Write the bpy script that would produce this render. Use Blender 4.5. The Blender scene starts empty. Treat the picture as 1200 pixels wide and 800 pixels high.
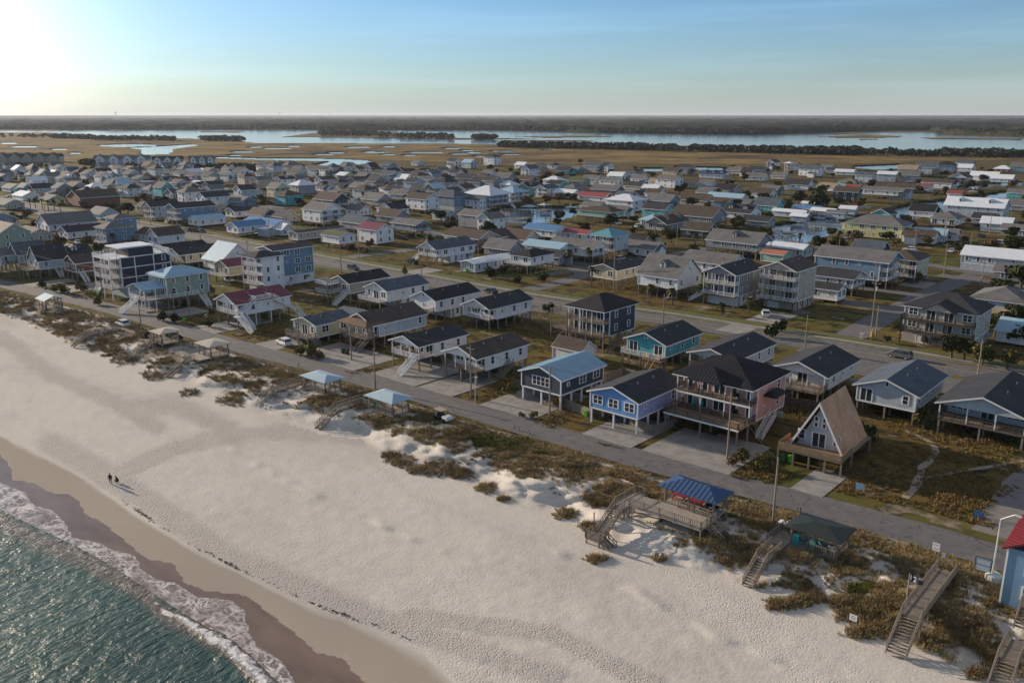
import bpy, bmesh, math, random
import numpy as np
from mathutils import Vector, Matrix, noise as mn
R=math.radians
rnd=random.Random(7)
S=bpy.context.scene; COL=S.collection
# ---------------- camera, sky, sun, exposure ----------------
CH=50.0; FP=1000.0; PT=math.atan(265/FP); TH=R(41.5)      # height, focal length in 1200-wide pixels, pitch, heading against the street grid
cd=bpy.data.cameras.new('camera'); cam=bpy.data.objects.new('camera',cd); COL.objects.link(cam)
cam.location=(0,0,CH); cam.rotation_euler=(R(90)-PT,0,TH)
cd.sensor_width=36; cd.lens=36*FP/1200; cd.clip_start=1; cd.clip_end=120000
S.camera=cam
SUN_EL=R(14.5)
def h2w(az):  # heading (clockwise from camera forward, degrees) -> world unit vector
    r,f=math.sin(R(az)),math.cos(R(az)); return Vector((r*math.cos(TH)-f*math.sin(TH), r*math.sin(TH)+f*math.cos(TH),0))
sd=h2w(-56)                                # towards the sun
sv=Vector((sd.x*math.cos(SUN_EL),sd.y*math.cos(SUN_EL),math.sin(SUN_EL)))
W=bpy.data.worlds.new('World'); S.world=W; W.use_nodes=True
nt=W.node_tree; nt.nodes.clear()
wo=nt.nodes.new('ShaderNodeOutputWorld'); bg=nt.nodes.new('ShaderNodeBackground'); sk=nt.nodes.new('ShaderNodeTexSky')
sk.sky_type='NISHITA'; sk.sun_disc=False; sk.sun_elevation=SUN_EL; sk.sun_rotation=math.atan2(sd.x,sd.y)
sk.altitude=20; sk.air_density=1.0; sk.dust_density=.35; sk.ozone_density=2.2
bg.inputs['Strength'].default_value=0.105
# thin streaks of cirrus mixed into the sky
tc=nt.nodes.new('ShaderNodeTexCoord'); mp=nt.nodes.new('ShaderNodeMapping'); mp.inputs['Scale'].default_value=(1.2,1.2,20); mp.inputs['Rotation'].default_value=(R(7),R(-5),0)
nz=nt.nodes.new('ShaderNodeTexNoise'); nz.inputs['Scale'].default_value=1.6; nz.inputs['Detail'].default_value=6; nz.inputs['Roughness'].default_value=.55
rp=nt.nodes.new('ShaderNodeValToRGB'); rp.color_ramp.elements[0].position=.47; rp.color_ramp.elements[1].position=.85
rp.color_ramp.elements[1].color=(.52,.52,.52,1)
mx=nt.nodes.new('ShaderNodeMixRGB'); mx.blend_type='ADD'; mx.inputs[2].default_value=(1,1,1,1)
sc_=nt.nodes.new('ShaderNodeMixRGB'); sc_.blend_type='MULTIPLY'; sc_.inputs[0].default_value=1; sc_.inputs[2].default_value=(3.2,3.0,2.9,1)
nt.links.new(tc.outputs['Generated'],mp.inputs['Vector']); nt.links.new(mp.outputs[0],nz.inputs['Vector']); nt.links.new(nz.outputs['Fac'],rp.inputs[0])
nt.links.new(rp.outputs[0],sc_.inputs[1]); nt.links.new(sk.outputs[0],mx.inputs[1]); nt.links.new(sc_.outputs[0],mx.inputs[2]); mx.inputs[0].default_value=1
# sun glare painted into the sky as a bright glow low on the left
vd=nt.nodes.new('ShaderNodeVectorMath'); vd.operation='DOT_PRODUCT'; nv=nt.nodes.new('ShaderNodeVectorMath'); nv.operation='NORMALIZE'
gd=h2w(-34); vd.inputs[1].default_value=Vector((gd.x*math.cos(R(5.5)),gd.y*math.cos(R(5.5)),math.sin(R(5.5))))
nt.links.new(tc.outputs['Generated'],nv.inputs[0]); nt.links.new(nv.outputs[0],vd.inputs[0])
def wm(op,a,b):
    n=nt.nodes.new('ShaderNodeMath'); n.operation=op
    for i,x in enumerate((a,b)):
        if hasattr(x,'is_output'): nt.links.new(x,n.inputs[i])
        else: n.inputs[i].default_value=x
    return n.outputs[0]
gl=wm('ADD',wm('MULTIPLY',wm('POWER',wm('MAXIMUM',vd.outputs['Value'],0),110),4.4),wm('MULTIPLY',wm('POWER',wm('MAXIMUM',vd.outputs['Value'],0),16),1.0))
mg=nt.nodes.new('ShaderNodeMixRGB'); mg.blend_type='ADD'; mg.inputs[0].default_value=1; gc=nt.nodes.new('ShaderNodeMixRGB'); gc.blend_type='MULTIPLY'; gc.inputs[0].default_value=1; gc.inputs[1].default_value=(1,.90,.70,1)
nt.links.new(gl,gc.inputs[2]); nt.links.new(gc.outputs[0],mg.inputs[2]); nt.links.new(mx.outputs[0],mg.inputs[1])
# humid pale layer above the horizon, deeper blue higher up
sx_=nt.nodes.new('ShaderNodeSeparateXYZ'); nt.links.new(nv.outputs[0],sx_.inputs[0])
hf=wm('MULTIPLY',wm('POWER',2.718,wm('MULTIPLY',wm('MAXIMUM',sx_.outputs[2],0),-24)),.88)
mh=nt.nodes.new('ShaderNodeMixRGB'); mh.inputs[2].default_value=(3.7,3.9,3.8,1); nt.links.new(hf,mh.inputs[0])
ml=nt.nodes.new('ShaderNodeMixRGB'); ml.blend_type='MULTIPLY'; ml.inputs[0].default_value=1; ml.inputs[2].default_value=(.52,.74,1.02,1); nt.links.new(mx.outputs[0],ml.inputs[1]); nt.links.new(ml.outputs[0],mh.inputs[1]); mz=nt.nodes.new('ShaderNodeMixRGB'); mz.inputs[2].default_value=(2.25,2.3,2.3,1); rz_=nt.nodes.new('ShaderNodeMapRange'); nt.links.new(sx_.outputs[2],rz_.inputs[0]); rz_.inputs[1].default_value=.15; rz_.inputs[2].default_value=.5; rz_.inputs[4].default_value=.7  # high sky out of view is whitened, added to make the fill light less blue
nt.links.new(rz_.outputs[0],mz.inputs[0]); nt.links.new(mh.outputs[0],mz.inputs[1]); nt.links.new(mz.outputs[0],mg.inputs[1])
nt.links.new(mg.outputs[0],bg.inputs['Color']); nt.links.new(bg.outputs[0],wo.inputs['Surface'])
sl=bpy.data.lights.new('sun','SUN'); sl.energy=5.0; sl.angle=R(.5); sl.color=(1,.83,.65)
so=bpy.data.objects.new('sun',sl); COL.objects.link(so); so.rotation_euler=sv.to_track_quat('Z','Y').to_euler()
S.view_settings.view_transform='Standard'; S.view_settings.look='None'; S.view_settings.exposure=0.43; S.view_settings.gamma=1
S.view_settings.use_curve_mapping=False
# ---------------- survey: photo measurements to ground positions ----------------
cp,sp_=math.cos(PT),math.sin(PT); ct,st_=math.cos(TH),math.sin(TH)
def G(u,v,z=0.0):
    x=(u-600)/FP; y=(400-v)/FP
    dy=cp+y*sp_; dz=-sp_+y*cp; t=(z-CH)/dz; r=x*t; f=dy*t
    return Vector((r*ct-f*st_, r*st_+f*ct, z))
def PX(X,Y,Z=0.0):
    r=X*ct+Y*st_; f=-X*st_+Y*ct; dz=Z-CH
    d=f*cp-dz*sp_; up=f*sp_+dz*cp
    if d<1: return (-9999,-9999)
    return (600+FP*r/d, 400-FP*up/d)
def interp(pts,x):
    if x<=pts[0][0]:
        (a,b),(c,d)=pts[0],pts[1]; return b+(x-a)*(d-b)/(c-a)
    for (a,b),(c,d) in zip(pts,pts[1:]):
        if x<=c: return b+(x-a)*(d-b)/(c-a)
    (a,b),(c,d)=pts[-2],pts[-1]; return d+(x-c)*(d-b)/(c-a)
def sst(a,b,x):
    t=max(0,min(1,(x-a)/(b-a))); return t*t*(3-2*t)
def fb(x,y,s=1.,o=3):
    v=0;a=1;n=0
    for i in range(o):
        v+=a*mn.noise(Vector((x*s,y*s,i*7.3))); n+=a; a*=.5; s*=2.1
    return v/n
ROADC=[(-420,240),(-150,297),(0,332),(100,354),(175,374),(225,390),(275,404),(300,411),(400,436),(500,465),(600,495),(775,545),(900,577),(1000,603),(1100,631),(1150,646),(1300,692),(1700,830)]
ROADE=[(-420,244),(-150,303),(0,339),(100,362),(175,382),(225,399),(275,412),(300,420),(400,446),(500,475),(600,505),(775,556),(900,588),(1000,614),(1100,643),(1150,658),(1300,706),(1700,850)]
TOE=[(-420,264),(-150,325),(0,368),(50,388),(100,412),(150,430),(215,450),(290,482),(370,507),(420,514),(450,532),(520,556),(600,592),(660,608),(700,634),(745,652),(870,690),(950,712),(1050,757),(1150,797),(1300,860),(1700,1030)]
WETT=[(-420,355),(-150,445),(0,508),(50,531),(100,558),(140,586),(180,613),(230,643),(300,679),(370,711),(440,735),(500,760),(545,800),(640,900),(900,1150)]
SWA=[(-420,375),(-150,465),(0,532),(10,541),(16,562),(40,566),(60,577),(84,580),(94,588),(99,602),(120,612),(140,628),(160,645),(172,655),(203,660),(216,682),(240,692),(285,697),(300,706),(320,722),(350,745),(370,764),(403,772),(414,788),(430,800),(520,920),(700,1150)]
FOA=[(-420,392),(-150,490),(0,566),(28,577),(38,592),(60,598),(75,612),(84,630),(115,636),(132,645),(158,651),(164,667),(185,680),(205,683),(230,700),(270,703),(285,715),(290,740),(300,757),(330,775),(345,800),(420,900),(600,1150)]
WAT=[(-420,430),(-150,535),(0,607),(15,615),(40,628),(70,640),(100,652),(130,670),(150,680),(175,698),(190,715),(230,735),(265,755),(290,780),(315,805),(400,900),(560,1150)]
SEA=-3.3
# ---------------- materials ----------------
def newmat(name):
    m=bpy.data.materials.new(name); m.use_nodes=True; return m,m.node_tree,m.node_tree.nodes['Principled BSDF']
def nd(t,k,**kw):
    n=t.nodes.new('ShaderNode'+k)
    for a,b in kw.items():
        if a in n.inputs: n.inputs[a].default_value=b
        else: setattr(n,a,b)
    return n
def rgb(t,a,b,fac,bl='MIX'):
    n=t.nodes.new('ShaderNodeMixRGB'); n.blend_type=bl
    for i,x in ((0,fac),(1,a),(2,b)):
        if hasattr(x,'is_output') : t.links.new(x,n.inputs[i])
        elif isinstance(x,tuple): n.inputs[i].default_value=x if len(x)==4 else (*x,1)
        else: n.inputs[i].default_value=x
    return n.outputs[0]
def mth(t,op,a,b=0,c=None):
    n=t.nodes.new('ShaderNodeMath'); n.operation=op
    for i,x in enumerate((a,b,c)):
        if x is None: continue
        if hasattr(x,'is_output'): t.links.new(x,n.inputs[i])
        else: n.inputs[i].default_value=x
    return n.outputs[0]
def pos(t,scale=(1,1,1)):
    g=t.nodes.new('ShaderNodeNewGeometry'); m=t.nodes.new('ShaderNodeMapping'); m.inputs['Scale'].default_value=scale
    t.links.new(g.outputs['Position'],m.inputs[0]); return m.outputs[0]
def nois(t,vec,s,d=4,r=.5,dist=0):
    n=nd(t,'TexNoise',Scale=s,Detail=d,Roughness=r,Distortion=dist); t.links.new(vec,n.inputs['Vector']); return n.outputs['Fac']
def ramp(t,x,lo,hi):
    n=t.nodes.new('ShaderNodeMapRange'); n.clamp=True; t.links.new(x,n.inputs[0]); n.inputs[1].default_value=lo; n.inputs[2].default_value=hi; return n.outputs[0]
def bump(t,b,h,strength,dist=.1):
    n=nd(t,'Bump',Strength=strength,Distance=dist); t.links.new(h,n.inputs['Height'])
    t.links.new(n.outputs[0],b.inputs['Normal']); return n
MC={}
def M(name,c,rough=.7,var=.12,sc=.6,metal=0,streak=0,spec=.3):
    if name in MC: return MC[name]
    m,t,b=newmat(name); p=pos(t,(1,1,.35) if streak else (1,1,1))
    n1=nois(t,p,sc,5,.6); n2=nois(t,p,sc*9,3,.6)
    f=mth(t,'ADD',mth(t,'MULTIPLY',n1,.6),mth(t,'MULTIPLY',n2,.4))
    f=ramp(t,f,.3,.7)
    oi=t.nodes.new('ShaderNodeObjectInfo')
    lo=tuple(x*(1-var*1.4) for x in c); hi=tuple(min(1,x*(1+var)) for x in c)
    col=rgb(t,lo,hi,f)
    if streak: col=rgb(t,col,tuple(x*.55 for x in c),ramp(t,nois(t,p,1.7,6,.7),.58,.85))
    t.links.new(col,b.inputs['Base Color']); b.inputs['Roughness'].default_value=rough; b.inputs['Metallic'].default_value=metal
    b.inputs['Specular IOR Level'].default_value=spec
    MC[name]=m; return m
def siding(name,c):
    if name in MC: return MC[name]
    m,t,b=newmat(name); p=pos(t); sx=nd(t,'SeparateXYZ'); t.links.new(p,sx.inputs[0])
    fr=mth(t,'FRACT',mth(t,'MULTIPLY',sx.outputs[2],5.0))
    lap=ramp(t,fr,0,.22)
    n1=nois(t,pos(t,(1,1,.4)),.7,5,.65)
    col=rgb(t,tuple(x*.80 for x in c),tuple(min(1,x*1.06) for x in c),ramp(t,n1,.3,.62))
    col=rgb(t,tuple(x*.72 for x in c),col,lap)
    t.links.new(col,b.inputs['Base Color']); b.inputs['Roughness'].default_value=.62; b.inputs['Specular IOR Level'].default_value=.25
    bump(t,b,fr,.5,.02); MC[name]=m; return m
def shingle(name,c):
    if name in MC: return MC[name]
    m,t,b=newmat(name); p=pos(t)
    n1=nois(t,p,.35,4,.6); n2=nois(t,pos(t,(1,1,3)),3.2,3,.7)
    v=nd(t,'TexVoronoi',Scale=3.0); t.links.new(p,v.inputs['Vector'])
    f=mth(t,'ADD',mth(t,'MULTIPLY',n1,.5),mth(t,'MULTIPLY',n2,.5))
    col=rgb(t,tuple(x*.66 for x in c),tuple(min(1,x*1.35) for x in c),ramp(t,f,.36,.62))
    col=rgb(t,col,tuple(x*1.5+.02 for x in c),mth(t,'MULTIPLY',ramp(t,nois(t,pos(t,(.6,.6,.6)),.9,6,.75),.56,.72),.5))
    sx=nd(t,'SeparateXYZ'); t.links.new(v.outputs['Color'],sx.inputs[0])
    col=rgb(t,col,tuple(x*.75 for x in c),mth(t,'MULTIPLY',sx.outputs[0],.5))
    t.links.new(col,b.inputs['Base Color']); b.inputs['Roughness'].default_value=.75; b.inputs['Specular IOR Level'].default_value=.2
    bump(t,b,n2,.35,.03); MC[name]=m; return m
def metalroof(name,c):
    m=M(name,c,.55,.10,.4,0,0,.4); return m
WALL=dict(W=('white',(.80,.80,.80)),C=('cream',(.62,.54,.36)),G=('grey',(.27,.285,.31)),B=('blue',(.18,.27,.37)),N=('dark slate',(.055,.075,.095)),T=('turquoise',(.10,.42,.44)),
 Y=('pale yellow',(.60,.58,.30)),S=('sage green',(.30,.38,.32)),P=('pink',(.62,.36,.31)),L=('pale blue',(.47,.53,.57)),K=('beige',(.46,.42,.36)),R=('red-brown',(.22,.10,.07)),
 M=('mint green',(.36,.56,.46)),V=('lavender blue',(.36,.40,.66)),D=('navy blue',(.040,.044,.068)),E=('bright blue',(.14,.32,.62)))
ROOF=dict(d=('charcoal',(.042,.043,.048)),b=('brown',(.085,.064,.052)),s=('slate blue',(.085,.105,.13)),g=('grey',(.15,.148,.145)),n=('olive green',(.10,.11,.06)),t=('tan',(.30,.24,.17)),k=('black',(.024,.024,.028)))
MROOF=dict(l=('light blue metal',(.30,.45,.56)),w=('white metal',(.66,.70,.74)),r=('red metal',(.26,.06,.055)),m=('maroon',(.16,.03,.05)),u=('bright blue metal',(.08,.20,.38)),q=('teal metal',(.10,.30,.35)),o=('orange',(.42,.15,.07)))
def WM(k): return siding(WALL[k][0]+' siding',WALL[k][1])
def RM(k): return shingle(ROOF[k][0]+' shingles',ROOF[k][1]) if k in ROOF else metalroof(MROOF[k][0]+' roofing',MROOF[k][1])
def RN(k): return (ROOF.get(k) or MROOF[k])[0]
trim=M('white trim paint',(.76,.77,.78),.5,.06)
wood=M('weathered grey wood',(.25,.21,.17),.8,.3,1.4)
newwood=M('brown deck wood',(.27,.19,.12),.75,.25,1.4)
darkwood=M('dark wood',(.10,.075,.06),.8,.3,1.2)
conc=M('concrete',(.29,.275,.255),.85,.32,.45,0,1)
dark=M('dark interior',(.02,.02,.022),.8)
black=M('black rubber',(.02,.02,.02),.7)
mglass,_t,_b=newmat('window glass'); _b.inputs['Base Color'].default_value=(.03,.04,.05,1); _b.inputs['Roughness'].default_value=.08; _b.inputs['Specular IOR Level'].default_value=.6
MC['window glass']=mglass
# ---------------- mesh helpers ----------------
class MB:
    def __init__(s): s.v=[];s.f=[];s.m=[]
    def add(s,vs,fs,mi=0):
        o=len(s.v); s.v+= [tuple(x) for x in vs]; s.f+=[tuple(i+o for i in f) for f in fs]; s.m+=[mi]*len(fs)
    def box(s,x0,y0,z0,x1,y1,z1,mi=0):
        s.add([(x0,y0,z0),(x1,y0,z0),(x1,y1,z0),(x0,y1,z0),(x0,y0,z1),(x1,y0,z1),(x1,y1,z1),(x0,y1,z1)],
              [(0,3,2,1),(4,5,6,7),(0,1,5,4),(1,2,6,5),(2,3,7,6),(3,0,4,7)],mi)
    def bar(s,a,b,w,h=None,mi=0):      # square bar between two points
        a=Vector(a);b=Vector(b);d=(b-a); 
        if d.length<1e-4: return
        d.normalize(); up=Vector((0,0,1)) if abs(d.z)<.95 else Vector((0,1,0))
        sx=d.cross(up).normalized(); sz=sx.cross(d).normalized(); h=h or w
        c=[sx*(i*w/2)+sz*(j*h/2) for i,j in ((-1,-1),(1,-1),(1,1),(-1,1))]
        s.add([a+k for k in c]+[b+k for k in c],[(0,3,2,1),(4,5,6,7),(0,1,5,4),(1,2,6,5),(2,3,7,6),(3,0,4,7)],mi)
    def tube(s,a,b,r0,r1=None,n=8,mi=0):
        a=Vector(a);b=Vector(b);d=(b-a).normalized(); up=Vector((0,0,1)) if abs(d.z)<.9 else Vector((0,1,0))
        x=d.cross(up).normalized();y=x.cross(d); r1=r0 if r1 is None else r1
        vs=[a+(x*math.cos(k*2*math.pi/n)+y*math.sin(k*2*math.pi/n))*r0 for k in range(n)]+[b+(x*math.cos(k*2*math.pi/n)+y*math.sin(k*2*math.pi/n))*r1 for k in range(n)]
        s.add(vs,[(k,(k+1)%n,n+(k+1)%n,n+k) for k in range(n)]+[tuple(range(n))[::-1],tuple(range(n,2*n))],mi)
    def prism(s,poly,y0,y1,mi=0,ax='y'):   # poly in (x,z) extruded along y (or in (y,z) along x)
        n=len(poly)
        f=(lambda p,q:(p[0],q,p[1])) if ax=='y' else (lambda p,q:(q,p[0],p[1]))
        s.add([f(p,y0) for p in poly]+[f(p,y1) for p in poly],[tuple(range(n)),tuple(range(2*n-1,n-1,-1))]+[(k,n+k,n+(k+1)%n,(k+1)%n) for k in range(n)],mi)
    def mesh(s,name,mats):
        me=bpy.data.meshes.new(name); me.from_pydata(s.v,[],s.f)
        for m in (mats if isinstance(mats,(list,tuple)) else [mats]): me.materials.append(m)
        if any(s.m): me.polygons.foreach_set('material_index',s.m)
        return me
    def build(s,name,mats,parent=None,loc=None,rz=0,fix=True):
        me=s.mesh(name,mats)
        if fix:
            bm=bmesh.new(); bm.from_mesh(me); bmesh.ops.recalc_face_normals(bm,faces=bm.faces); bm.to_mesh(me); bm.free()
        return link(name,me,parent,loc,rz)
def link(name,me,parent=None,loc=None,rz=0,scale=None):
    o=bpy.data.objects.new(name,me); COL.objects.link(o)
    if parent is not None: o.parent=parent
    if loc is not None: o.location=loc
    if rz: o.rotation_euler=(0,0,rz)
    if scale is not None: o.scale=scale
    return o
def tag(o,label,cat,group=None):
    o['label']=label; o['category']=cat
    if group: o['group']=group
    return o
def thing(name,label,cat,loc=(0,0,0),rz=0,group=None):
    return tag(link(name,None,None,loc,rz),label,cat,group)
def struct(o,kind='structure'): o['kind']=kind; return o
def copy_tree(o,loc=None,rz=None,label=None,scale=None):
    c=o.copy(); COL.objects.link(c)
    for ch in o.children:
        d=ch.copy(); COL.objects.link(d); d.parent=c
        for g in ch.children:
            e=g.copy(); COL.objects.link(e); e.parent=d
    if loc is not None: c.location=loc
    if rz is not None: c.rotation_euler=(0,0,rz)
    if scale is not None: c.scale=scale
    if label: c['label']=label
    return c
CUBE={}
def cube(m):
    if m.name not in CUBE:
        b=MB(); b.box(-.5,-.5,0,.5,.5,1); CUBE[m.name]=b.mesh('post',m)
    return CUBE[m.name]
def post(name,parent,x,y,z0,z1,w,m): return link(name,cube(m),parent,(x,y,z0),0,(w,w,z1-z0))
def blk(name,parent,x0,y0,z0,x1,y1,z1,m): return link(name,cube(m),parent,((x0+x1)/2,(y0+y1)/2,z0),0,(x1-x0,y1-y0,z1-z0))
# ---------------- ground ----------------
def inpoly(u,v,P):
    c=False;j=len(P)-1
    for i in range(len(P)):
        a,b=P[i];d,e=P[j]
        if (b>v)!=(e>v) and u<(d-a)*(v-b)/(e-b)+a: c=not c
        j=i
    return c
SOUND=[(-800,153.3),(60,153),(85,151.8),(300,152),(420,152.2),(600,153.5),(700,156),(860,158),(1000,157),(1020,155.5),(1110,155.5),(1120,158),(1200,160.5),(2000,164),(2000,181),(1200,178),(1100,176.5),(900,173),(750,169.5),(660,168.5),(600,169.5),(540,168.5),(300,167.5),(225,162.5),(120,160.5),(85,158),(60,155.5),(-800,155.5)]
BARS=[[(372,155.5),(400,151.5),(440,153),(530,160),(540,163),(430,161.5),(330,160.5),(345,158.5)],[(600,159.8),(690,158.6),(720,160.5),(640,161.8)],[(570,164.2),(680,164),(700,165.6),(600,165.8)],[(960,160.5),(1010,157.5),(1060,159.6),(1050,161.4),(985,162)],[(1005,162.6),(1042,163.2),(1005,164.2)],[(1075,161),(1200,162.5),(1200,164.2),(1090,163)],[(120,151),(165,151.8),(130,153.2)],[(232,154),(290,154),(280,155.6),(236,155.3)],[(500,161.5),(600,162),(640,163.4),(520,163.6)]]
POOLS=[[(116,170),(150,168.6),(186,169.6),(180,171.6),(140,172.4),(120,171.5)],[(150,173),(180,172),(225,169),(235,170.5),(205,174),(198,180.5),(165,181.5),(168,176)],[(80,178.6),(97,178.6),(95,180.4),(82,180.2)],[(253,183.6),(300,185),(395,185.6),(440,188),(430,191.5),(400,196),(370,193),(385,189),(300,187),(253,185.5)],
 [(212,200),(250,200.5),(262,197.5),(300,199),(300,204),(240,203.5)],[(752,197),(782,196.5),(783,201),(754,200.6)],[(800,195),(850,196),(875,197),(870,199.6),(820,199)],[(1000,194.6),(1060,192),(1058,197),(1030,199),(1003,197)],
 [(1016,200),(1030,201),(1024,204),(1012,203)]]
for a,b,w in [(325,174,22),(380,181,14),(395,179,12),(455,181,10),(440,178.3,18),(500,178.5,26),(540,180.5,12),(548,176.5,8),(555,178.8,10),(590,177,16),(600,181,12),(480,182,10),(455,172,8),(345,171.5,8),(530,174,12),(565,183,9),(30,172,20),(10,168,14),(70,175,10),(420,172.6,16),(285,178,16),(275,182,9),(640,176,6),(300,172.4,10)]:
    POOLS.append([(a-w,b),(a-w*.4,b-.9),(a+w*.6,b-.6),(a+w,b+.2),(a+w*.3,b+.9),(a-w*.6,b+.7)])
CANAL=[[(588,243),(640,244),(690,240),(735,241),(742,246),(700,250),(676,252),(640,262),(588,262)],[(900,272),(930,268),(950,262),(985,258),(1010,262),(1004,268),(975,274),(948,284),(905,286)],[(1030,252),(1052,243),(1075,238),(1112,238),(1112,243),(1095,250),(1070,256),(1035,259)],
 [(1060,243),(1100,236),(1150,229),(1192,223),(1300,218),(1300,224),(1195,232),(1150,237),(1110,243)],[(1100,222),(1150,216),(1200,212),(1200,216),(1150,221)],[(880,266),(905,264),(960,256),(1000,250),(1008,254),(960,262),(905,272)]]
def smooth(P,r=70):
    us=list(range(-900,2101,10)); a=np.interp(us,[p[0] for p in P],[p[1] for p in P]) if False else np.array([interp(P,u) for u in us])
    k=np.hanning(2*r//10+3); k/=k.sum(); b=np.convolve(np.pad(a,len(k)//2,mode='reflect',reflect_type='odd'),k,'valid'); return lambda u:float(np.interp(u,us,b))
sT,sW,sS,sA=smooth(TOE,30),smooth(WETT),smooth(SWA),smooth(WAT)
def segd(u,v,P):
    b=1e9
    for (x0,y0),(x1,y1) in zip(P,P[1:]):
        dx,dy=x1-x0,y1-y0; t=max(0,min(1,((u-x0)*dx+(v-y0)*dy)/(dx*dx+dy*dy))); b=min(b,math.hypot(u-x0-t*dx,(v-y0-t*dy)*1.6))
    return b
TROD=[([(110,565),(150,548),(200,525),(260,510),(330,505),(420,512)],22),([(60,520),(130,560),(250,640),(400,710),(520,750),(640,790)],30),([(150,480),(200,470),(260,500)],26),([(480,720),(640,740),(760,800)],24),([(0,395),(60,440),(130,470),(180,500)],20)]
MOUND=[([(255,515),(330,560),(400,595),(470,625),(555,662)],9),([(640,640),(700,668),(760,700),(840,745),(930,780)],13)]
def hgt(u,v):
    """returns height, sand, wet, foam, veg, marsh"""
    re=interp(ROADE,u); toe=interp(TOE,u)
    if v<=re-.5:
        sand=0;marsh=0;h=0
        lim=interp([(-500,190),(0,190),(300,190),(450,187),(600,193),(700,191),(900,193),(1060,190),(1200,186),(1700,183)],u)
        if v<lim: marsh=1; h=-.25
        if v<215:
            for P in POOLS:
                if inpoly(u,v,P): h=-1.6;marsh=0
        if v<182 and inpoly(u,v,SOUND):
            h=-1.6; marsh=0
            for P in BARS:
                if inpoly(u,v,P): h=-.35; marsh=1
        if v<157 and h>-1: marsh=1
        if 210<v<290:
            for P in CANAL:
                if inpoly(u,v,P): h=-1.9
        return h,0,0,0,0,marsh
    g=G(u,v,0)
    if v<toe:
        s=(v-re)/(toe-re); n=fb(g.x,g.y,.12,3); n2=fb(g.x+50,g.y,.45,2)
        hh=sst(0,.25,s)*(.55+.8*n+.3*n2)
        h=hh*(1-sst(.5,.95,s))-1.5*sst(.5,.97,s)+(.35*n+.22*n2+.12*fb(g.x,g.y,1.1,2))*sst(.35,.55,s)*(1-sst(.85,1,s))
        base=interp([(-400,1.0),(150,.92),(230,.66),(330,.62),(420,.66),(470,.56),(560,.54),(700,.62),(760,.6),(840,.8),(940,.85),(1100,.86),(1300,.8)],u)
        veg=sst(.02,.14,s)*(1-sst(base-.14,base+.08,s+ .22*n2))
        k_=interp([(-400,.1),(150,.05),(240,-.02),(400,-.04),(520,-.10),(640,-.06),(760,-.16),(850,-.05),(1160,-.04),(1400,-.05)],u)
        if s>.18: veg*= .12+.88*sst(-.12,.10,fb(g.x+9,g.y+31,.20,3)+k_+.10*(1-s))
        return h,sst(.0,.12,s)*.999,0,0,veg,0
    wt=interp(WETT,u); sw=interp(SWA,u); wa=interp(WAT,u)
    n=fb(g.x,g.y,.07,3); n2=fb(g.x,g.y,.3,2)
    trod=0
    for P_,w_ in TROD: trod=max(trod,1-sst(w_*.35,w_,segd(u,v,P_)+8*n2))
    mo=0
    for P_,w_ in MOUND: mo=max(mo,(1-sst(0,w_,segd(u,v,P_)))*max(0,.25+mn.noise(Vector((g.x*.30,g.y*.12,8)))*1.6))
    ht,hw,hs,ha=sT(u),sW(u),sS(u),sA(u)
    if v<hw: q=(v-ht)/(hw-ht); hz=-1.5-.9*q
    elif v<hs: hz=-2.4-.6*(v-hw)/max(1,hs-hw)
    else: q=(v-hs)/max(1,ha-hs); hz=-3.0-.36*q if q<1 else -3.36-.03*(v-ha)
    hz=max(hz,-7)
    if v<wt:
        s=(v-toe)/(wt-toe); env=sst(0,.12,s)*(1-sst(.85,1,s))
        return min(hz,-1.45)+env*.22*mo+env*(.06*n+.04*fb(g.x*1.0,g.y*1.8,.16,2)+.035*n2+.04*fb(g.x,g.y,.8,2)),1,0,0,0,trod
    if v<sw:
        s=(v-wt)/max(1,sw-wt); return hz,1,.35*sst(0,.25,s)+.001,0,0,trod*.5*(1-sst(0,.3,s))
    fo=interp(FOA,u)
    s=(v-sw)/max(1,wa-sw)
    h=-3.0-.36*s if s<1 else -3.36-.03*(v-wa)
    foam=0
    if v>=fo-1: foam=sst(fo-1,fo+2,v)
    return hz,1,1,foam,0,0
us=np.concatenate([np.arange(-900,-120,20),np.arange(-120,1320,4),np.arange(1320,2100,20)])
vs=np.concatenate([[135.35,135.6,136,136.5],np.arange(137,150,1.0),np.arange(150,206,.5),np.arange(206,330,2.0),np.arange(330,860,2.6),np.arange(860,1500,20)])
NU,NV=len(us),len(vs)
co=np.zeros((NV,NU,3)); at=np.zeros((5,NV,NU))
for j,v in enumerate(vs):
    for i,u in enumerate(us):
        r=hgt(float(u),float(v)); p=G(float(u),float(v),r[0]); co[j,i]=p; at[:,j,i]=r[1:]
idx=np.arange(NU*NV).reshape(NV,NU)
fs=np.stack([idx[:-1,:-1],idx[1:,:-1],idx[1:,1:],idx[:-1,1:]],-1).reshape(-1,4)
def fastmesh(name,co,fs):
    me=bpy.data.meshes.new(name); n=len(co); me.vertices.add(n); me.vertices.foreach_set('co',np.asarray(co,np.float32).ravel())
    k=fs.shape[1]; me.loops.add(fs.size); me.loops.foreach_set('vertex_index',fs.ravel().astype(np.int32))
    me.polygons.add(len(fs)); me.polygons.foreach_set('loop_start',np.arange(0,fs.size,k,dtype=np.int32)); me.polygons.foreach_set('loop_total',np.full(len(fs),k,np.int32))
    me.update(calc_edges=True); return me
me=fastmesh('ground',co.reshape(-1,3),fs)
for k,nm in enumerate(('sand','wet','foam','veg','marsh')):
    a=me.attributes.new(nm,'FLOAT','POINT'); a.data.foreach_set('value',at[k].ravel().astype(np.float32))
me.polygons.foreach_set('use_smooth',np.ones(len(fs),bool))
m,t,b=newmat('ground cover'); me.materials.append(m)
def attr(t,n):
    a=t.nodes.new('ShaderNodeAttribute'); a.attribute_name=n; return a.outputs['Fac']
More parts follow.
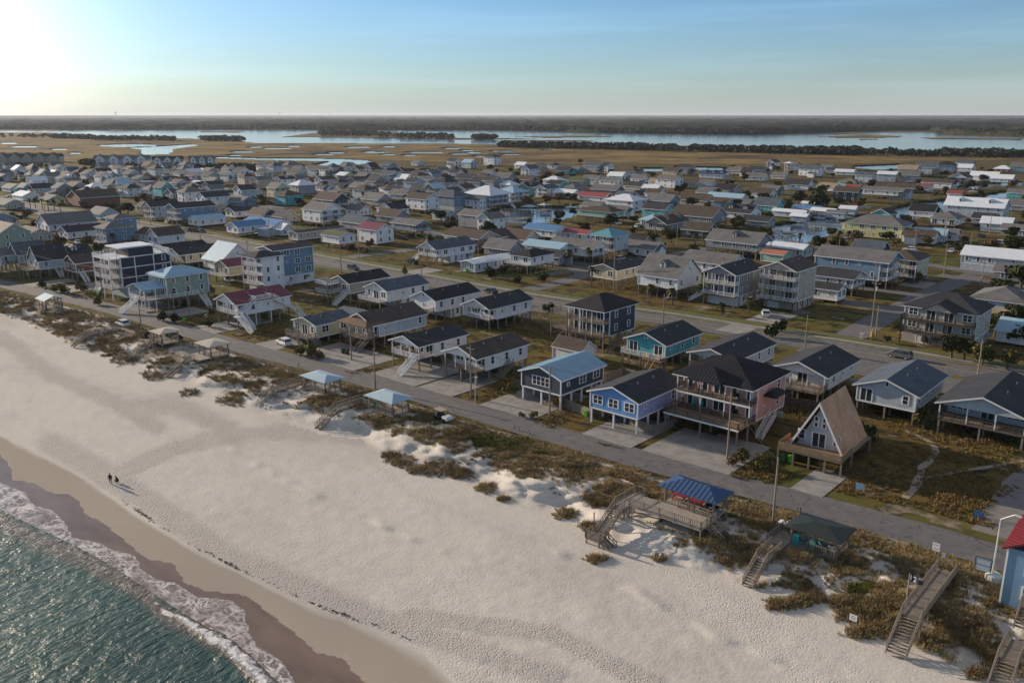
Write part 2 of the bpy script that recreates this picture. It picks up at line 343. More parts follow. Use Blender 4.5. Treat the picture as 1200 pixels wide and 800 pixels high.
P0=pos(t); sand,wet,foam,veg,marsh=[attr(t,n) for n in ('sand','wet','foam','veg','marsh')]
nA=nois(t,P0,.035,5,.6); nB=nois(t,P0,.25,5,.65); nC=nois(t,P0,2.2,4,.7); nD=nois(t,pos(t,(.35,1,1)),.12,5,.6)
# town soil: dry lawn, greener lawn, sandy dirt
gr=rgb(t,(.095,.066,.024),(.18,.125,.042),ramp(t,nC,.35,.65))
gr=rgb(t,gr,rgb(t,(.075,.082,.022),(.13,.125,.035),nC),ramp(t,nA,.47,.58))
gr=rgb(t,gr,(.030,.026,.014),ramp(t,nB,.47,.60))
dirt=rgb(t,(.22,.17,.12),(.33,.27,.20),nC)
town=rgb(t,gr,dirt,ramp(t,mth(t,'ADD',mth(t,'MULTIPLY',nB,.6),mth(t,'MULTIPLY',nD,.5)),.60,.68))
ms=rgb(t,(.15,.105,.042),(.27,.19,.07),ramp(t,nois(t,pos(t,(1,.6,1)),.02,5,.65),.4,.6))
ms=rgb(t,ms,(.085,.06,.04),ramp(t,nois(t,pos(t,(.7,.7,1)),.012,6,.7),.48,.60))
town=rgb(t,town,ms,marsh)
trod=marsh
# beach sand with trampled belts
sd1=rgb(t,(.57,.525,.465),(.61,.57,.51),ramp(t,nB,.3,.7))
sd1=rgb(t,sd1,(.40,.36,.33),mth(t,'MULTIPLY',ramp(t,nois(t,pos(t,(.4,1.4,1)),.055,5,.65),.46,.66),.45))
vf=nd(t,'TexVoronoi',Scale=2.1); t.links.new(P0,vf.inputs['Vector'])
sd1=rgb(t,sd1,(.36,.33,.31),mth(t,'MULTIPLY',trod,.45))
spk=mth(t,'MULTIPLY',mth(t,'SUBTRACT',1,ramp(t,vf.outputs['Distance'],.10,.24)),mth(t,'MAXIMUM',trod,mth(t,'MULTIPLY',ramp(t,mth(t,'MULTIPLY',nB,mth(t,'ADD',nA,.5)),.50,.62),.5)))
sd1=rgb(t,sd1,(.22,.185,.16),mth(t,'MULTIPLY',spk,.75))  # shade of the footprint pits painted into the sand colour as dark dots
litter=rgb(t,sd1,(.17,.125,.075),mth(t,'MULTIPLY',ramp(t,mth(t,'MULTIPLY',veg,mth(t,'ADD',nB,.35)),.35,.75),.8))
damp=rgb(t,(.34,.29,.235),(.40,.35,.29),nD)
c1=rgb(t,litter,damp,ramp(t,mth(t,'ADD',wet,mth(t,'MULTIPLY',mth(t,'SUBTRACT',nB,.5),.35)),.03,.30))
wetc=rgb(t,(.14,.098,.078),(.21,.15,.115),ramp(t,nois(t,pos(t,(.4,1.2,1)),.3,4,.6),.35,.65))
c2=rgb(t,c1,wetc,ramp(t,wet,.42,.75))
vo=nd(t,'TexVoronoi',Scale=1.0); vo.feature='DISTANCE_TO_EDGE'
mpv=nd(t,'Mapping'); mpv.inputs['Scale'].default_value=(.55,1.0,1); mpv.inputs['Rotation'].default_value=(0,0,R(12))
wn=nd(t,'TexNoise',Scale=.5,Detail=4); t.links.new(P0,wn.inputs['Vector'])
ad=t.nodes.new('ShaderNodeVectorMath'); ad.operation='MULTIPLY_ADD'; t.links.new(wn.outputs['Color'],ad.inputs[0]); ad.inputs[1].default_value=(5,5,0); t.links.new(P0,ad.inputs[2])
t.links.new(ad.outputs[0],mpv.inputs[0]); t.links.new(mpv.outputs[0],vo.inputs['Vector'])
lace=mth(t,'SUBTRACT',1,ramp(t,vo.outputs['Distance'],.02,.20))
lace=mth(t,'MULTIPLY',mth(t,'ADD',lace,mth(t,'MULTIPLY',ramp(t,nC,.45,.7),.4)),ramp(t,nB,.3,.6))
edge=mth(t,'MULTIPLY',ramp(t,foam,.02,.4),mth(t,'SUBTRACT',1,ramp(t,foam,.6,.98)))
fm=mth(t,'MAXIMUM',mth(t,'MULTIPLY',mth(t,'MULTIPLY',ramp(t,foam,.4,1),lace),.95),mth(t,'MULTIPLY',mth(t,'MULTIPLY',edge,ramp(t,nC,.35,.6)),.9))
fm=mth(t,'MAXIMUM',fm,mth(t,'MULTIPLY',mth(t,'MULTIPLY',ramp(t,foam,.5,1),ramp(t,nois(t,pos(t,(.5,1.6,1)),1.3,6,.75,1.5),.52,.62)),.7))
c3=rgb(t,c2,(.62,.60,.60),fm)
col=rgb(t,town,c3,ramp(t,mth(t,'ADD',sand,mth(t,'MULTIPLY',mth(t,'SUBTRACT',nB,.5),.6)),.3,.7))
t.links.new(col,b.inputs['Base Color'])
rg=mth(t,'SUBTRACT',.9,mth(t,'MULTIPLY',ramp(t,wet,.4,.8),.62)); t.links.new(mth(t,'MAXIMUM',rg,mth(t,'MULTIPLY',fm,.8)),b.inputs['Roughness'])
t.links.new(mth(t,'ADD',.06,mth(t,'MULTIPLY',ramp(t,wet,.4,.8),.4)),b.inputs['Specular IOR Level'])
# footprints and pits in the dry sand
v2=nd(t,'TexVoronoi',Scale=3.4); t.links.new(P0,v2.inputs['Vector'])
pits=ramp(t,v2.outputs['Distance'],.0,.42)
dens=mth(t,'MAXIMUM',trod,ramp(t,nois(t,pos(t,(.55,1.2,1)),.06,4,.6),.48,.68))
hb=mth(t,'ADD',mth(t,'MULTIPLY',mth(t,'MULTIPLY',pits,dens),.8),mth(t,'ADD',mth(t,'MULTIPLY',nC,.5),mth(t,'MULTIPLY',nB,.5)))
dry=mth(t,'SUBTRACT',1,ramp(t,wet,0,.1))
hb=mth(t,'MULTIPLY',hb,mth(t,'MAXIMUM',dry,.06))
bump(t,b,hb,.65,.16)
ground=struct(link('ground',me))
# ---------------- water ----------------
us2=np.concatenate([np.arange(-1500,-60,40),np.arange(-60,480,3.0),np.arange(480,900,30)]); vs2=np.concatenate([np.arange(330,560,12),np.arange(560,830,2.0),np.arange(830,1500,25)])
co2=[];fo2=[]
for v in vs2:
    for u in us2:
        u=float(u);v=float(v); p=G(u,v,SEA); w=interp(WAT,u); d=v-w
        f=0; jag=4*mn.noise(Vector((p.x*.35,p.y*.35,1)))+2.5*mn.noise(Vector((p.x*1.1,p.y*1.1,4)))
        if 180<u<420: # the breaking wave along the edge
            bw=interp([(180,0),(200,5),(240,9),(290,15),(345,22),(420,26)],u); c=w+interp([(180,-2),(240,0),(300,-2),(345,6),(420,4)],u)
            f=max(0,1-((v-c+jag)/max(1,bw))**2)
        k=sst(-14,0,d)*(1-sst(3,26,d))*.5
        z=SEA+.22*f*sst(180,230,u)*(.8+.5*mn.noise(Vector((p.x*1.3,p.y*1.3,2))))+.05*fb(p.x,p.y,.35,2)*sst(0,40,d)
        co2.append((p.x,p.y,z)); fo2.append(max(f,k*.75))
nu,nv=len(us2),len(vs2); idx=np.arange(nu*nv).reshape(nv,nu)
fs2=np.stack([idx[:-1,:-1],idx[1:,:-1],idx[1:,1:],idx[:-1,1:]],-1).reshape(-1,4)
me=fastmesh('sea_water',co2,fs2); a=me.attributes.new('foam','FLOAT','POINT'); a.data.foreach_set('value',np.array(fo2,np.float32))
me.polygons.foreach_set('use_smooth',np.ones(len(fs2),bool))
m,t,b=newmat('sea'); me.materials.append(m); P0=pos(t)
pw=pos(t,(1,.45,1)); w1=nois(t,pw,.8,4,.6,.4); w2=nois(t,pw,2.6,4,.65,.6)
fo=attr(t,'foam')
cc=rgb(t,(.026,.066,.058),(.052,.105,.090),ramp(t,nois(t,P0,.05,4,.6),.35,.7))
nf=nois(t,P0,1.1,6,.75,.8)
fmask=ramp(t,mth(t,'ADD',mth(t,'MULTIPLY',fo,1.0),mth(t,'MULTIPLY',mth(t,'SUBTRACT',nf,.5),3.0)),.55,.85)
caps=mth(t,'MULTIPLY',ramp(t,mth(t,'MULTIPLY',w2,w1),.40,.47),.45)
fmask=mth(t,'MAXIMUM',fmask,caps)
shal=rgb(t,cc,(.16,.12,.10),mth(t,'MULTIPLY',ramp(t,fo,.02,.35),.75))
t.links.new(rgb(t,shal,(.74,.74,.75),fmask),b.inputs['Base Color'])
t.links.new(mth(t,'ADD',.36,mth(t,'MULTIPLY',fmask,.5)),b.inputs['Roughness']); b.inputs['IOR'].default_value=1.33; b.inputs['Specular IOR Level'].default_value=.35
bump(t,b,mth(t,'ADD',mth(t,'ADD',mth(t,'MULTIPLY',w1,1.6),mth(t,'MULTIPLY',w2,.5)),mth(t,'MULTIPLY',mth(t,'MULTIPLY',fmask,nf),1.2)),.8,.5)
struct(link('sea_water',me))
mw,t,b=newmat('sound water'); b.inputs['Base Color'].default_value=(.16,.21,.26,1); b.inputs['Roughness'].default_value=.12
bump(t,b,nois(t,pos(t),.8,3,.6),.25,.1)
cs=[G(-900,300,-.8),G(2100,300,-.8),G(2100,136.2,-.8),G(-900,136.2,-.8)]
mb=MB(); mb.add(cs,[(0,1,2,3)]); struct(mb.build('sound_water',mw,fix=False))
# ---------------- roads ----------------
asph,t,b=newmat('asphalt'); P0=pos(t)
c=rgb(t,(.105,.10,.098),(.15,.143,.14),ramp(t,nois(t,P0,.5,5,.65),.3,.7)); c=rgb(t,c,(.26,.225,.185),ramp(t,nois(t,P0,.16,5,.7),.60,.75)); c=rgb(t,c,(.055,.055,.055),ramp(t,nois(t,P0,1.3,2,.5,2.5),.70,.74))
vc=nd(t,'TexVoronoi',Scale=.28); vc.feature='DISTANCE_TO_EDGE'; wv=nd(t,'TexNoise',Scale=1.2,Detail=4); t.links.new(P0,wv.inputs['Vector']); av=t.nodes.new('ShaderNodeVectorMath'); av.operation='MULTIPLY_ADD'; t.links.new(wv.outputs['Color'],av.inputs[0]); av.inputs[1].default_value=(2,2,0); t.links.new(P0,av.inputs[2]); t.links.new(av.outputs[0],vc.inputs['Vector'])
c=rgb(t,(.05,.048,.046),c,ramp(t,vc.outputs['Distance'],.004,.014))
t.links.new(c,b.inputs['Base Color']); b.inputs['Roughness'].default_value=.85
bump(t,b,nois(t,P0,5,2),.3,.02)
def resample(pts,step=3.0):
    out=[]
    for a,b in zip(pts,pts[1:]):
        n=max(1,int((b-a).length/step)); out+=[a.lerp(b,k/n) for k in range(n)]
    out.append(pts[-1])
    for _ in range(6):
        out=[out[0]]+[(out[i-1]+out[i]*2+out[i+1])/4 for i in range(1,len(out)-1)]+[out[-1]]
    return out
def strip(name,pts,w,z,mat,off=0,jit=0,thick=0):
    mb=MB(); P=[Vector(p) for p in pts]; L=[];Rr=[]
    for i,p in enumerate(P):
        d=(P[min(i+1,len(P)-1)]-P[max(i-1,0)]); d.z=0; d.normalize(); n=Vector((-d.y,d.x,0))
        j=jit*mn.noise(Vector((p.x*.35,p.y*.35,3))); k=jit*mn.noise(Vector((p.x*.35,p.y*.35,9)))
        c=p+n*off; L.append(c+n*(w/2+j)); Rr.append(c-n*(w/2+k))
    n=len(P); vs=[(q.x,q.y,z) for q in L]+[(q.x,q.y,z) for q in Rr]; fs=[(i,n+i,n+i+1,i+1) for i in range(n-1)]
    if thick:
        vs+=[(q.x,q.y,z-thick) for q in L]+[(q.x,q.y,z-thick) for q in Rr]
        fs+=[(i,i+1,2*n+i+1,2*n+i) for i in range(n-1)]+[(n+i,3*n+i,3*n+i+1,n+i+1) for i in range(n-1)]
    mb.add(vs,fs); return struct(mb.build(name,mat,fix=False))
RC=resample([G(*p) for p in ROADC if -421<p[0]<1701])
strip('beach_road',RC,6.6,.03,asph,jit=.35)
MS=resample([G(*p) for p in [(-300,185),(-100,217),(0,236),(60,247),(130,259),(200,272),(295,291),(415,314),(500,330),(600,349),(690,363),(775,374),(900,395),(1055,420),(1150,438),(1210,449),(1400,486)]])
strip('main_street',MS,9.5,.03,asph,jit=.2)
strip('sidewalk',MS,1.5,.13,conc,off=7.6,thick=.13); strip('kerb',MS,.25,.12,conc,off=5.6,thick=.13)
verge=M('grass verge',(.115,.115,.035),.9,.35,.8)
strip('grass_verge',MS,1.3,.05,verge,off=6.4,jit=.35); strip('grass_verge',MS,3.6,.04,verge,off=10.6,jit=1.2); strip('grass_verge',MS,1.6,.04,verge,off=-6.4,jit=.8)
paint=M('worn white road paint',(.42,.40,.36),.7,.3,1)
yel=M('worn yellow road paint',(.42,.30,.08),.7,.3,1)
strip('road_marking',MS,.12,.034,yel,off=.1); strip('road_marking',MS,.12,.034,yel,off=-.15)
RZ=[.010]
def road(pts,w,z=.026,name='side_street'):
    RZ[0]+=.0016; z=RZ[0]
    return strip(name,resample([G(*p) for p in pts]),w,z,asph,jit=.2)
road([(983,402),(1012,384),(1050,364),(1085,345),(1120,331),(1165,313),(1215,296)],7)
road([(1100,322),(1030,309),(1150,320),(1230,330)][0:1]+[(1160,331),(1240,343)],6)
road([(1195,330),(1160,322),(1110,314),(1070,307),(1000,296)],6,.022)
road([(915,345),(975,350),(1040,362)],6,.022); road([(985,334),(1035,340),(1100,350),(1150,358)],6,.022)
road([(590,346),(640,335),(690,322),(675,312),(640,305),(600,300)],6,.022)
road([(372,306),(420,300),(485,292),(560,280),(600,270)],6,.022)
road([(640,322),(700,313),(780,300),(840,288)],5,.018)
road([(180,270),(235,258),(300,246)],6,.022); road([(20,238),(80,262)],6,.02)
road([(560,287),(640,300),(720,316),(800,332)],5,.014)
road([(300,246),(380,256),(470,266),(560,282)],5,.014)
road([(-50,215),(60,218),(180,230),(300,244)],5,.014)
road([(740,266),(800,262),(880,280),(960,290)],5,.014)
road([(400,206),(520,216),(640,228)],5,.014); road([(780,222),(900,226),(1000,232)],5,.014)
# driveways and parking pads: front edge centre at the road (px), width, length inland
pads=[(66,341,11,14),(40,334,7,13),(135,366,12,10),(175,373,9,12),(228,389,10,16),(300,409,8,10),(370,426,20,12),(449,448,13,14),(497,463,9,16),(580,487,12,17),(645,470,0,0),(700,521,9.5,13),(768,540,8,13),(812,552,9,14),(935,585,4.5,9)]
PADR=[]
for u,v,w,l in pads:
    if not w: continue
    p=G(u,v); mb=MB(); y0=p.y
    PADR.append((p.x-w/2-.4,p.x+w/2+.4,w,l))
    # start where the road edge is
    k=min(RC,key=lambda q:abs(q.x-p.x)); y0=k.y+3.0; PADR[-1]=(p.x-w/2-.3,y0-1,p.x+w/2+.3,y0+l+.3)
    mb.box(-w/2,0,-.1,w/2,l,.036+.007*(int(u)%6)); struct(mb.build('driveway',conc,None,(p.x,y0,0)))
for u,v,w,l in [(865,385,7,10),(905,372,8,14),(800,384,8,8),(640,362,6,8),(1010,430,9,12),(1120,452,10,12),(690,352,5,12),(560,352,6,6),(520,300,10,9),(495,318,8,12),(560,309,9,9),(880,402,8,6),(960,411,8,7),(320,322,20,16),(1075,333,8,12),(940,366,4,4)]:
    p=G(u,v); mb=MB(); mb.box(-w/2,-l/2,-.1,w/2,l/2,.038+.007*(int(u)%7)); struct(mb.build('driveway',conc if int(u)%2 else asph,None,(p.x,p.y,0)))
# sandy foot path across the open lot
strip('path',resample([G(*p) for p in [(1062,584),(1075,570),(1077,556),(1082,545),(1096,533),(1098,525),(1085,512),(1060,505)]],1),1.0,.03,M('pale path sand',(.30,.26,.2),.9,.2,1),jit=.5)
strip('path',resample([G(*p) for p in [(1088,560),(1120,553),(1150,548),(1200,540)]],1),.8,.026,M('pale path sand',(.30,.26,.2)),jit=.5)
strip('path',resample([G(*p) for p in [(1168,628),(1185,598),(1200,570),(1230,540)]],2),5.5,.022,M('gravel lane',(.22,.2,.18),.9,.2,1),jit=.6)
# ---------------- house parts ----------------
WMS={}
def winmesh(kind):
    if kind in WMS: return WMS[kind]
    w,h,nx={'s':(1.0,1.35,1),'d':(1.9,1.35,2),'t':(2.9,1.45,3),'q':(3.9,1.5,4),'p':(2.0,2.1,2),'e':(1.0,2.1,1),'k':(.6,.6,1),'g':(2.9,2.2,1)}[kind]
    f=MB(); f.box(-w/2-.1,-.07,-.1,w/2+.1,0,0); f.box(-w/2-.1,-.07,h,w/2+.1,0,h+.12)
    for i in range(nx+1):
        x=-w/2+w*i/nx; a=.1 if i in (0,nx) else .07; f.box(x-a,-.066,0,x+a,0,h)
    if kind in 'sdtq': f.box(-w/2,-.05,h/2-.03,w/2,0,h/2+.03)
    g=MB()
    if kind=='g':
        g.box(-w/2,-.03,0,w/2,.01,h); gm=trim
    else: g.box(-w/2,-.035,0,w/2,.012,h); gm=mglass
    nm={'p':'sliding_door','e':'door','g':'garage_door'}.get(kind,'window')
    WMS[kind]=(nm,f.mesh('window_frame',trim),g.mesh('pane',gm)); return WMS[kind]
BOTH={}
def window(root,kind,x,y,z,side,near):
    nm,f,g=winmesh(kind); rz=(0,R(90),R(180),R(-90))[side]
    if near:
        o=link(nm,f,root,(x,y,z),rz); link('pane' if kind!='g' else 'panel',g,o); return
    if kind not in BOTH:
        bm=bmesh.new(); bm.from_mesh(f); k=len(bm.faces); bm.from_mesh(g); bm.faces.ensure_lookup_table()
        for fc in bm.faces[k:]: fc.material_index=1
        me=bpy.data.meshes.new(nm); bm.to_mesh(me); bm.free(); me.materials.append(trim); me.materials.append(g.materials[0]); BOTH[kind]=me
    link(nm,BOTH[kind],root,(x,y,z),rz)
RAILS={}
def railing(root,a,b,z,m,near,h=1.0):
    a=Vector((*a,z));b=Vector((*b,z)); L=(b-a).length
    if L<.3: return
    key=(round(L,1),m.name,near)
    if key not in RAILS:
        L=key[0]; s=.28 if near else .5; k=MB(); k.bar((0,0,h),(L,0,h),.1,.07); k.bar((0,0,.12),(L,0,.12),.06,.06)
        n=max(1,int(L/s))
        for i in range(n+1): k.bar((L*i/n,0,.0),(L*i/n,0,h),.075 if near else .14,.04)
        for i in range(int(L/2.2)+2):
            x=min(L,i*2.2); k.box(x-.06,-.06,-.05,x+.06,.06,h+.08)
        RAILS[key]=k.mesh('railing',m)
    d=b-a; link('railing',RAILS[key],root,a,math.atan2(d.y,d.x))
STS={}
def stairs(root,x,y,z,az,w,m,near,zb=0.0,run=.30,rise=.19):
    """flight going down from (x,y,z) in direction az (local radians)"""
    key=(round(z-zb,1),w,m.name,near)
    if key not in STS:
        H=key[0]; n=max(2,int(H/rise)); k=MB()
        for i in range(n): k.box(i*run,-w/2,-H*(i+1)/(n+1)-.05,i*run+.3,w/2,-H*(i+1)/(n+1))
        for s in (-1,1): k.bar((0,s*w/2,-.1),(n*run+.1,s*w/2,-H+.02),.07,.28)
        h=MB()
        for s in (-1,1):
            h.bar((0,s*w/2,1.0),(n*run,s*w/2,-H+1.0),.09,.1); h.bar((0,s*w/2,.55),(n*run,s*w/2,-H+.55),.05,.09)
            q=max(2,int(n*run/ (.5 if near else 1.2)))
            for i in range(q+1): h.bar((n*run*i/q,s*w/2,-H*i/q),(n*run*i/q,s*w/2,-H*i/q+1.0),.08 if i%3==0 else .05)
        STS[key]=(k.mesh('stairs',m),h.mesh('handrail',m))
    o=link('stairs',STS[key][0],root,(x,y,z),az); link('handrail',STS[key][1],o)
def roof_gable(mb,w,y0,y1,ze,rise,o=.5,t=.22,asym=0,ribs=0,mi=0):
    """slabs of a gable roof, ridge along y"""
    s=rise/(w/2); xo=w/2+o; zo=ze-s*o
    for sg in (-1,1):
        mb.prism([(0,ze+rise),(sg*xo,zo),(sg*xo,zo+t),(0,ze+rise+t)],y0-o,y1+o,mi)
        if ribs:
            n=int((y1-y0+2*o)/.55)
            for i in range(n+1):
                y=y0-o+(y1-y0+2*o)*i/n; mb.bar((0,y,ze+rise+t+.02),(sg*xo,y,zo+t+.02),.06,.07,mi)
def roof_hip(mb,x0,y0,x1,y1,ze,rise,o=.6,t=.2,mi=0,ribs=0):
    a,b,c,d=x0-o,y0-o,x1+o,y1+o; w=c-a;l=d-b; ze=ze-.08
    if w<=l: r0=((a+c)/2,b+w/2,ze+rise);r1=((a+c)/2,d-w/2,ze+rise)
    else: r0=(a+l/2,(b+d)/2,ze+rise);r1=(c-l/2,(b+d)/2,ze+rise)
    vs=[(a,b,ze),(c,b,ze),(c,d,ze),(a,d,ze),(a,b,ze+t),(c,b,ze+t),(c,d,ze+t),(a,d,ze+t),(r0[0],r0[1],r0[2]+t),(r1[0],r1[1],r1[2]+t)]
    f=[(0,3,2,1),(0,1,5,4),(1,2,6,5),(2,3,7,6),(3,0,4,7)]
    if w<=l: f+=[(4,5,8),(5,6,9,8),(6,7,9),(7,4,8,9)]
    else: f+=[(4,5,9,8),(5,6,9),(6,7,8,9),(7,4,8)]
    mb.add(vs,f,mi)
    if ribs:
        R0=Vector(r0)+Vector((0,0,t)); z0=ze+t
        n=int(w/.6)
        for i in range(1,n):
            x=a+w*i/n; q=min(x-a,c-x, l/2); s=rise/(min(w,l)/2)
            for yb,sg in ((b,1),(d,-1)): mb.bar((x,yb,z0+.02),(x,yb+sg*q,z0+q*s+.02),.05,.05,mi)
        n=int(l/.6)
        for i in range(1,n):
            y=b+l*i/n; q=min(y-b,d-y,w/2); s=rise/(min(w,l)/2)
            for xb,sg in ((a,1),(c,-1)): mb.bar((xb,y,z0+.02),(xb+sg*q,y,z0+q*s+.02),.05,.05,mi)
HOUSES=[]
def house(loc,rz,w,d,fl,st,rt,wc,rc,label,near=True,slope=.42,fh=2.75,porch=0,deck=0,stair=None,enc=0,dorm=0,kind='house',ribs=0,wc2=None,rail=None,postm=None,ov=.5,stm=None,wins=True,sidewin='s',frontwin=None,group=None,porch_floors=None,deckm=None,xgable=0,skirt=None,brise=None,cat='house'):
    """front is -y.  porch: depth of covered porch cut out of the front; deck: depth of open deck beyond the front"""
    root=thing(kind,label,cat,loc,rz,group)
    wm=WM(wc); rm=RM(rc); rail=rail or trim; postm=postm or wood; stm=stm or rail; deckm=deckm or wood
    x0,x1=-w/2,w/2; y0,y1=-d/2,d/2; yb=y0+porch; H=fl*fh; ze=st+H; rise=brise or slope*w/2
    # walls
    mb=MB()
    if rt=='h' or rt=='f': mb.box(x0,yb,st,x1,y1,ze)
    else: mb.prism([(x0,st),(x1,st),(x1,ze),(0,ze+rise),(x0,ze)],yb,y1)
    mb.build('wall',wm,root)
    if wc2:
        mb=MB()
        mb.prism([(x0+.02,st+.02),(x1-.02,st+.02),(x1-.02,ze),(0,ze+rise-.05),(x0+.02,ze)] if rt=='g' else [(x0,st),(x1,st),(x1,ze),(x0,ze)],yb-.03,yb-.001); mb.build('front_wall',WM(wc2),root)
    if near:
        mb=MB()
        for x,y in ((x0,yb),(x1,yb),(x1,y1),(x0,y1)): mb.box(x-.1,y-.1,st-.02,x+.1,y+.1,ze-.12)
        mb.box(x0-.06,yb-.06,st-.25,x1+.06,y1+.06,st+.0)
        mb.build('corner_trim',trim,root)
    # roof
    mb=MB()
    if rt=='g':
        roof_gable(mb,w,y0,y1,ze,rise,ov,ribs=ribs)
        r=mb.build('roof',rm,root)
        fb_=MB(); s=rise/(w/2); xo=w/2+ov; zo=ze-s*ov
        for y in (y0-ov-.05,y1+ov+.01):
            for sg in (-1,1): fb_.prism([(0,ze+rise-.06),(sg*xo,zo-.06),(sg*xo,zo+.2),(0,ze+rise+.2)],y,y+.04)
        for sg in (-1,1): fb_.box(min(sg*xo,sg*(xo+.03)),y0-ov,zo-.08,max(sg*xo,sg*(xo+.03)),y1+ov,zo+.17)
        fb_.build('fascia',trim,r)
        if porch:
            g=MB(); g.prism([(x0,ze-.25),(x1,ze-.25),(x1,ze),(0,ze+rise),(x0,ze)],y0,y0+.1); g.build('porch_gable',WM(wc2 or wc),root)
    elif rt=='h':
        roof_hip(mb,x0,y0,x1,y1,ze,rise,ribs=ribs); r=mb.build('roof',rm,root)
        fb_=MB(); o=.62
        for a in ((x0-o,y0-o,x1+o,y0-o+.05),(x0-o,y1+o-.05,x1+o,y1+o),(x0-o,y0-o+.05,x0-o+.05,y1+o-.05),(x1+o-.05,y0-o+.05,x1+o,y1+o-.05)): fb_.box(a[0],a[1],ze-.24,a[2],a[3],ze-.083)
        fb_.build('fascia',trim,r)
    else:
        mb.box(x0-.3,y0-.3,ze,x1+.3,y1+.3,ze+.25); r=mb.build('roof',rm,root)
    if xgable: # cross gable over the front, facing -x and +x sides or the front
        g=MB(); gw=xgable; gr=slope*gw/2*1.05; zz=ze+ .02
        g.prism([(-gw/2,zz),(gw/2,zz),(0,zz+gr)],y0-.35,0,0); g.build('front_gable',wm,root)
        q=MB(); roof_gable(q,gw,y0-.3,-.1,zz,gr,.35); q.build('gable_roof',rm,root)
    for i in range(dorm):
        # dormers on both slopes
        yy=y0+d*(i+.5)/dorm; D=MB(); Dr=MB(); s=rise/(w/2)
        for sg in (-1,1):
            xx=sg*w*.30; zb=ze+rise-s*abs(xx); 
            D.prism([(yy-.9,zb-.3),(yy+.9,zb-.3),(yy+.9,zb+1.3),(yy,zb+2.0),(yy-.9,zb+1.3)],min(xx,xx-sg*2.6),max(xx,xx-sg*2.6),0,'x')
            a,b_=min(xx+sg*.2,xx-sg*3.0),max(xx+sg*.2,xx-sg*3.0)
            for q in (-1,1): Dr.prism([(yy,zb+2.02),(yy+q*1.2,zb+1.15),(yy+q*1.2,zb+1.3),(yy,zb+2.2)],a,b_,0,'x')
            window(root,'s',xx+sg*.03,yy,zb+.05,1 if sg>0 else 3,False)
        D.build('dormer',wm,root); Dr.build('dormer_roof',rm,root)
    # below: stilts / enclosed ground floor
    if enc:
        ex0,ex1,ey0,ey1=(x0+.25,x1-.25,yb+.3 if enc<2 else y0+d*.35,y1-.3)
        if enc==3: ex0,ex1,ey0,ey1=x0+.02,x1-.02,yb+.02,y1-.02
        mb=MB(); mb.box(ex0,ey0,-.1,ex1,ey1,st-.03); mb.build('ground_floor_wall',WM(skirt or wc),root)
        if near and st>2.2: window(root,'g',x0+w*.3,ey0-.01,.1,0,near); 
        if st>2.2:
            for yy in (ey0+(ey1-ey0)*.25,ey0+(ey1-ey0)*.7): window(root,'s',ex1+.01,yy,.9,1,near)
    if st>.5:
        nxp=3 if w>6 else 2; sp=3.0 if near else 5.0; nyp=max(2,int(d/sp)+1)
        pw=.28 if near else .35
        for j in range(nyp):
            y=y0+.2+(d-.4)*j/(nyp-1)
            if enc and y>yb+.3 and not near: continue
            for i in range(nxp):
                if enc and 0<i<nxp-1: continue
                x=x0+.2+(w-.4)*i/(nxp-1)
                post('stilt',root,x,y,-.2,st,pw,postm)
        if enc<1: blk('floor_beam',root,x0,y0,st-.3,x1,y1,st,darkwood)
        elif porch: blk('floor_beam',root,x0,y0,st-.3,x1,yb,st,darkwood)
    # covered porch
    nf=porch_floors or fl
    if porch:
        for k in range(fl):
            z=st+k*fh
            blk('porch_floor',root,x0,y0,z-.2,x1,yb,z+.02,deckm)
            if k>=fl-nf:
                railing(root,(x0,y0+.05),(x1,y0+.05),z,rail,near); railing(root,(x0+.05,y0),(x0+.05,yb),z,rail,near); railing(root,(x1-.05,y0),(x1-.05,yb),z,rail,near)
        n=4 if near else 3
        for i in range(n): post('porch_post',root,x0+.1+(w-.2)*i/(n-1),y0+.1,st,ze-.2 if rt=='g' else ze,.18 if near else .25,trim if postm is wood and near else postm)
    if deck:
        dw=w; zz=st
        blk('deck',root,x0-.1,y0-deck,zz-.22,x1+.1,y0,zz+.01,deckm)
        railing(root,(x0-.05,y0-deck),(x1+.05,y0-deck),zz,rail,near); railing(root,(x0,y0-deck),(x0,y0),zz,rail,near); railing(root,(x1,y0-deck),(x1,y0),zz,rail,near)
        for i in range(3): post('deck_post',root,x0+.2+(w-.4)*i/2,y0-deck+.2,-.2,zz-.2,.25,postm)
    if stair:
        yy=y0-deck; 
        for sname in stair:
            if sname=='f': stairs(root,x1-1.2,yy,st,R(-90),1.3,stm,near)
            elif sname=='c': stairs(root,0,yy,st,R(-90),1.4,stm,near)
            elif sname=='l': stairs(root,x0+1.2,yy,st,R(-90),1.3,stm,near)
            elif sname=='r': stairs(root,x1+.1,yy+1.2,st,0,1.2,stm,near)
            elif sname=='b': stairs(root,x1+.75,y1-5.5,st,R(-90),1.1,stm,near)
            elif sname=='L': stairs(root,x0-.1,yy+1.2,st,R(180),1.2,stm,near)
    # windows
    if wins:
        for k in range(fl):
            z=st+k*fh
            fw=frontwin or ('p s p' if porch or deck else 'd d')
            fw=fw.split(); 
            for i,kk in enumerate(fw):
                if kk=='-': continue
                window(root,kk,x0+w*(i+.5)/len(fw),yb-.035 if wc2 else yb-.005,z+(.08 if kk in 'pe' else .85),0,near)
            n=max(2,int((d-porch)/(3.4 if near else 4.2)))
            for i in range(n):
                y=yb+(d-porch)*(i+.5)/n; h=(hash((round(loc[0]),i,k))%7)
                if h==0: continue
                kk='k' if h==3 else sidewin
                window(root,kk,x1+.005,y,z+(1.2 if kk=='k' else .85),1,near); 
                window(root,kk,x0-.005,y,z+(1.2 if kk=='k' else .85),3,near)
            window(root,'d',0,y1+.005,z+.85,2,near)
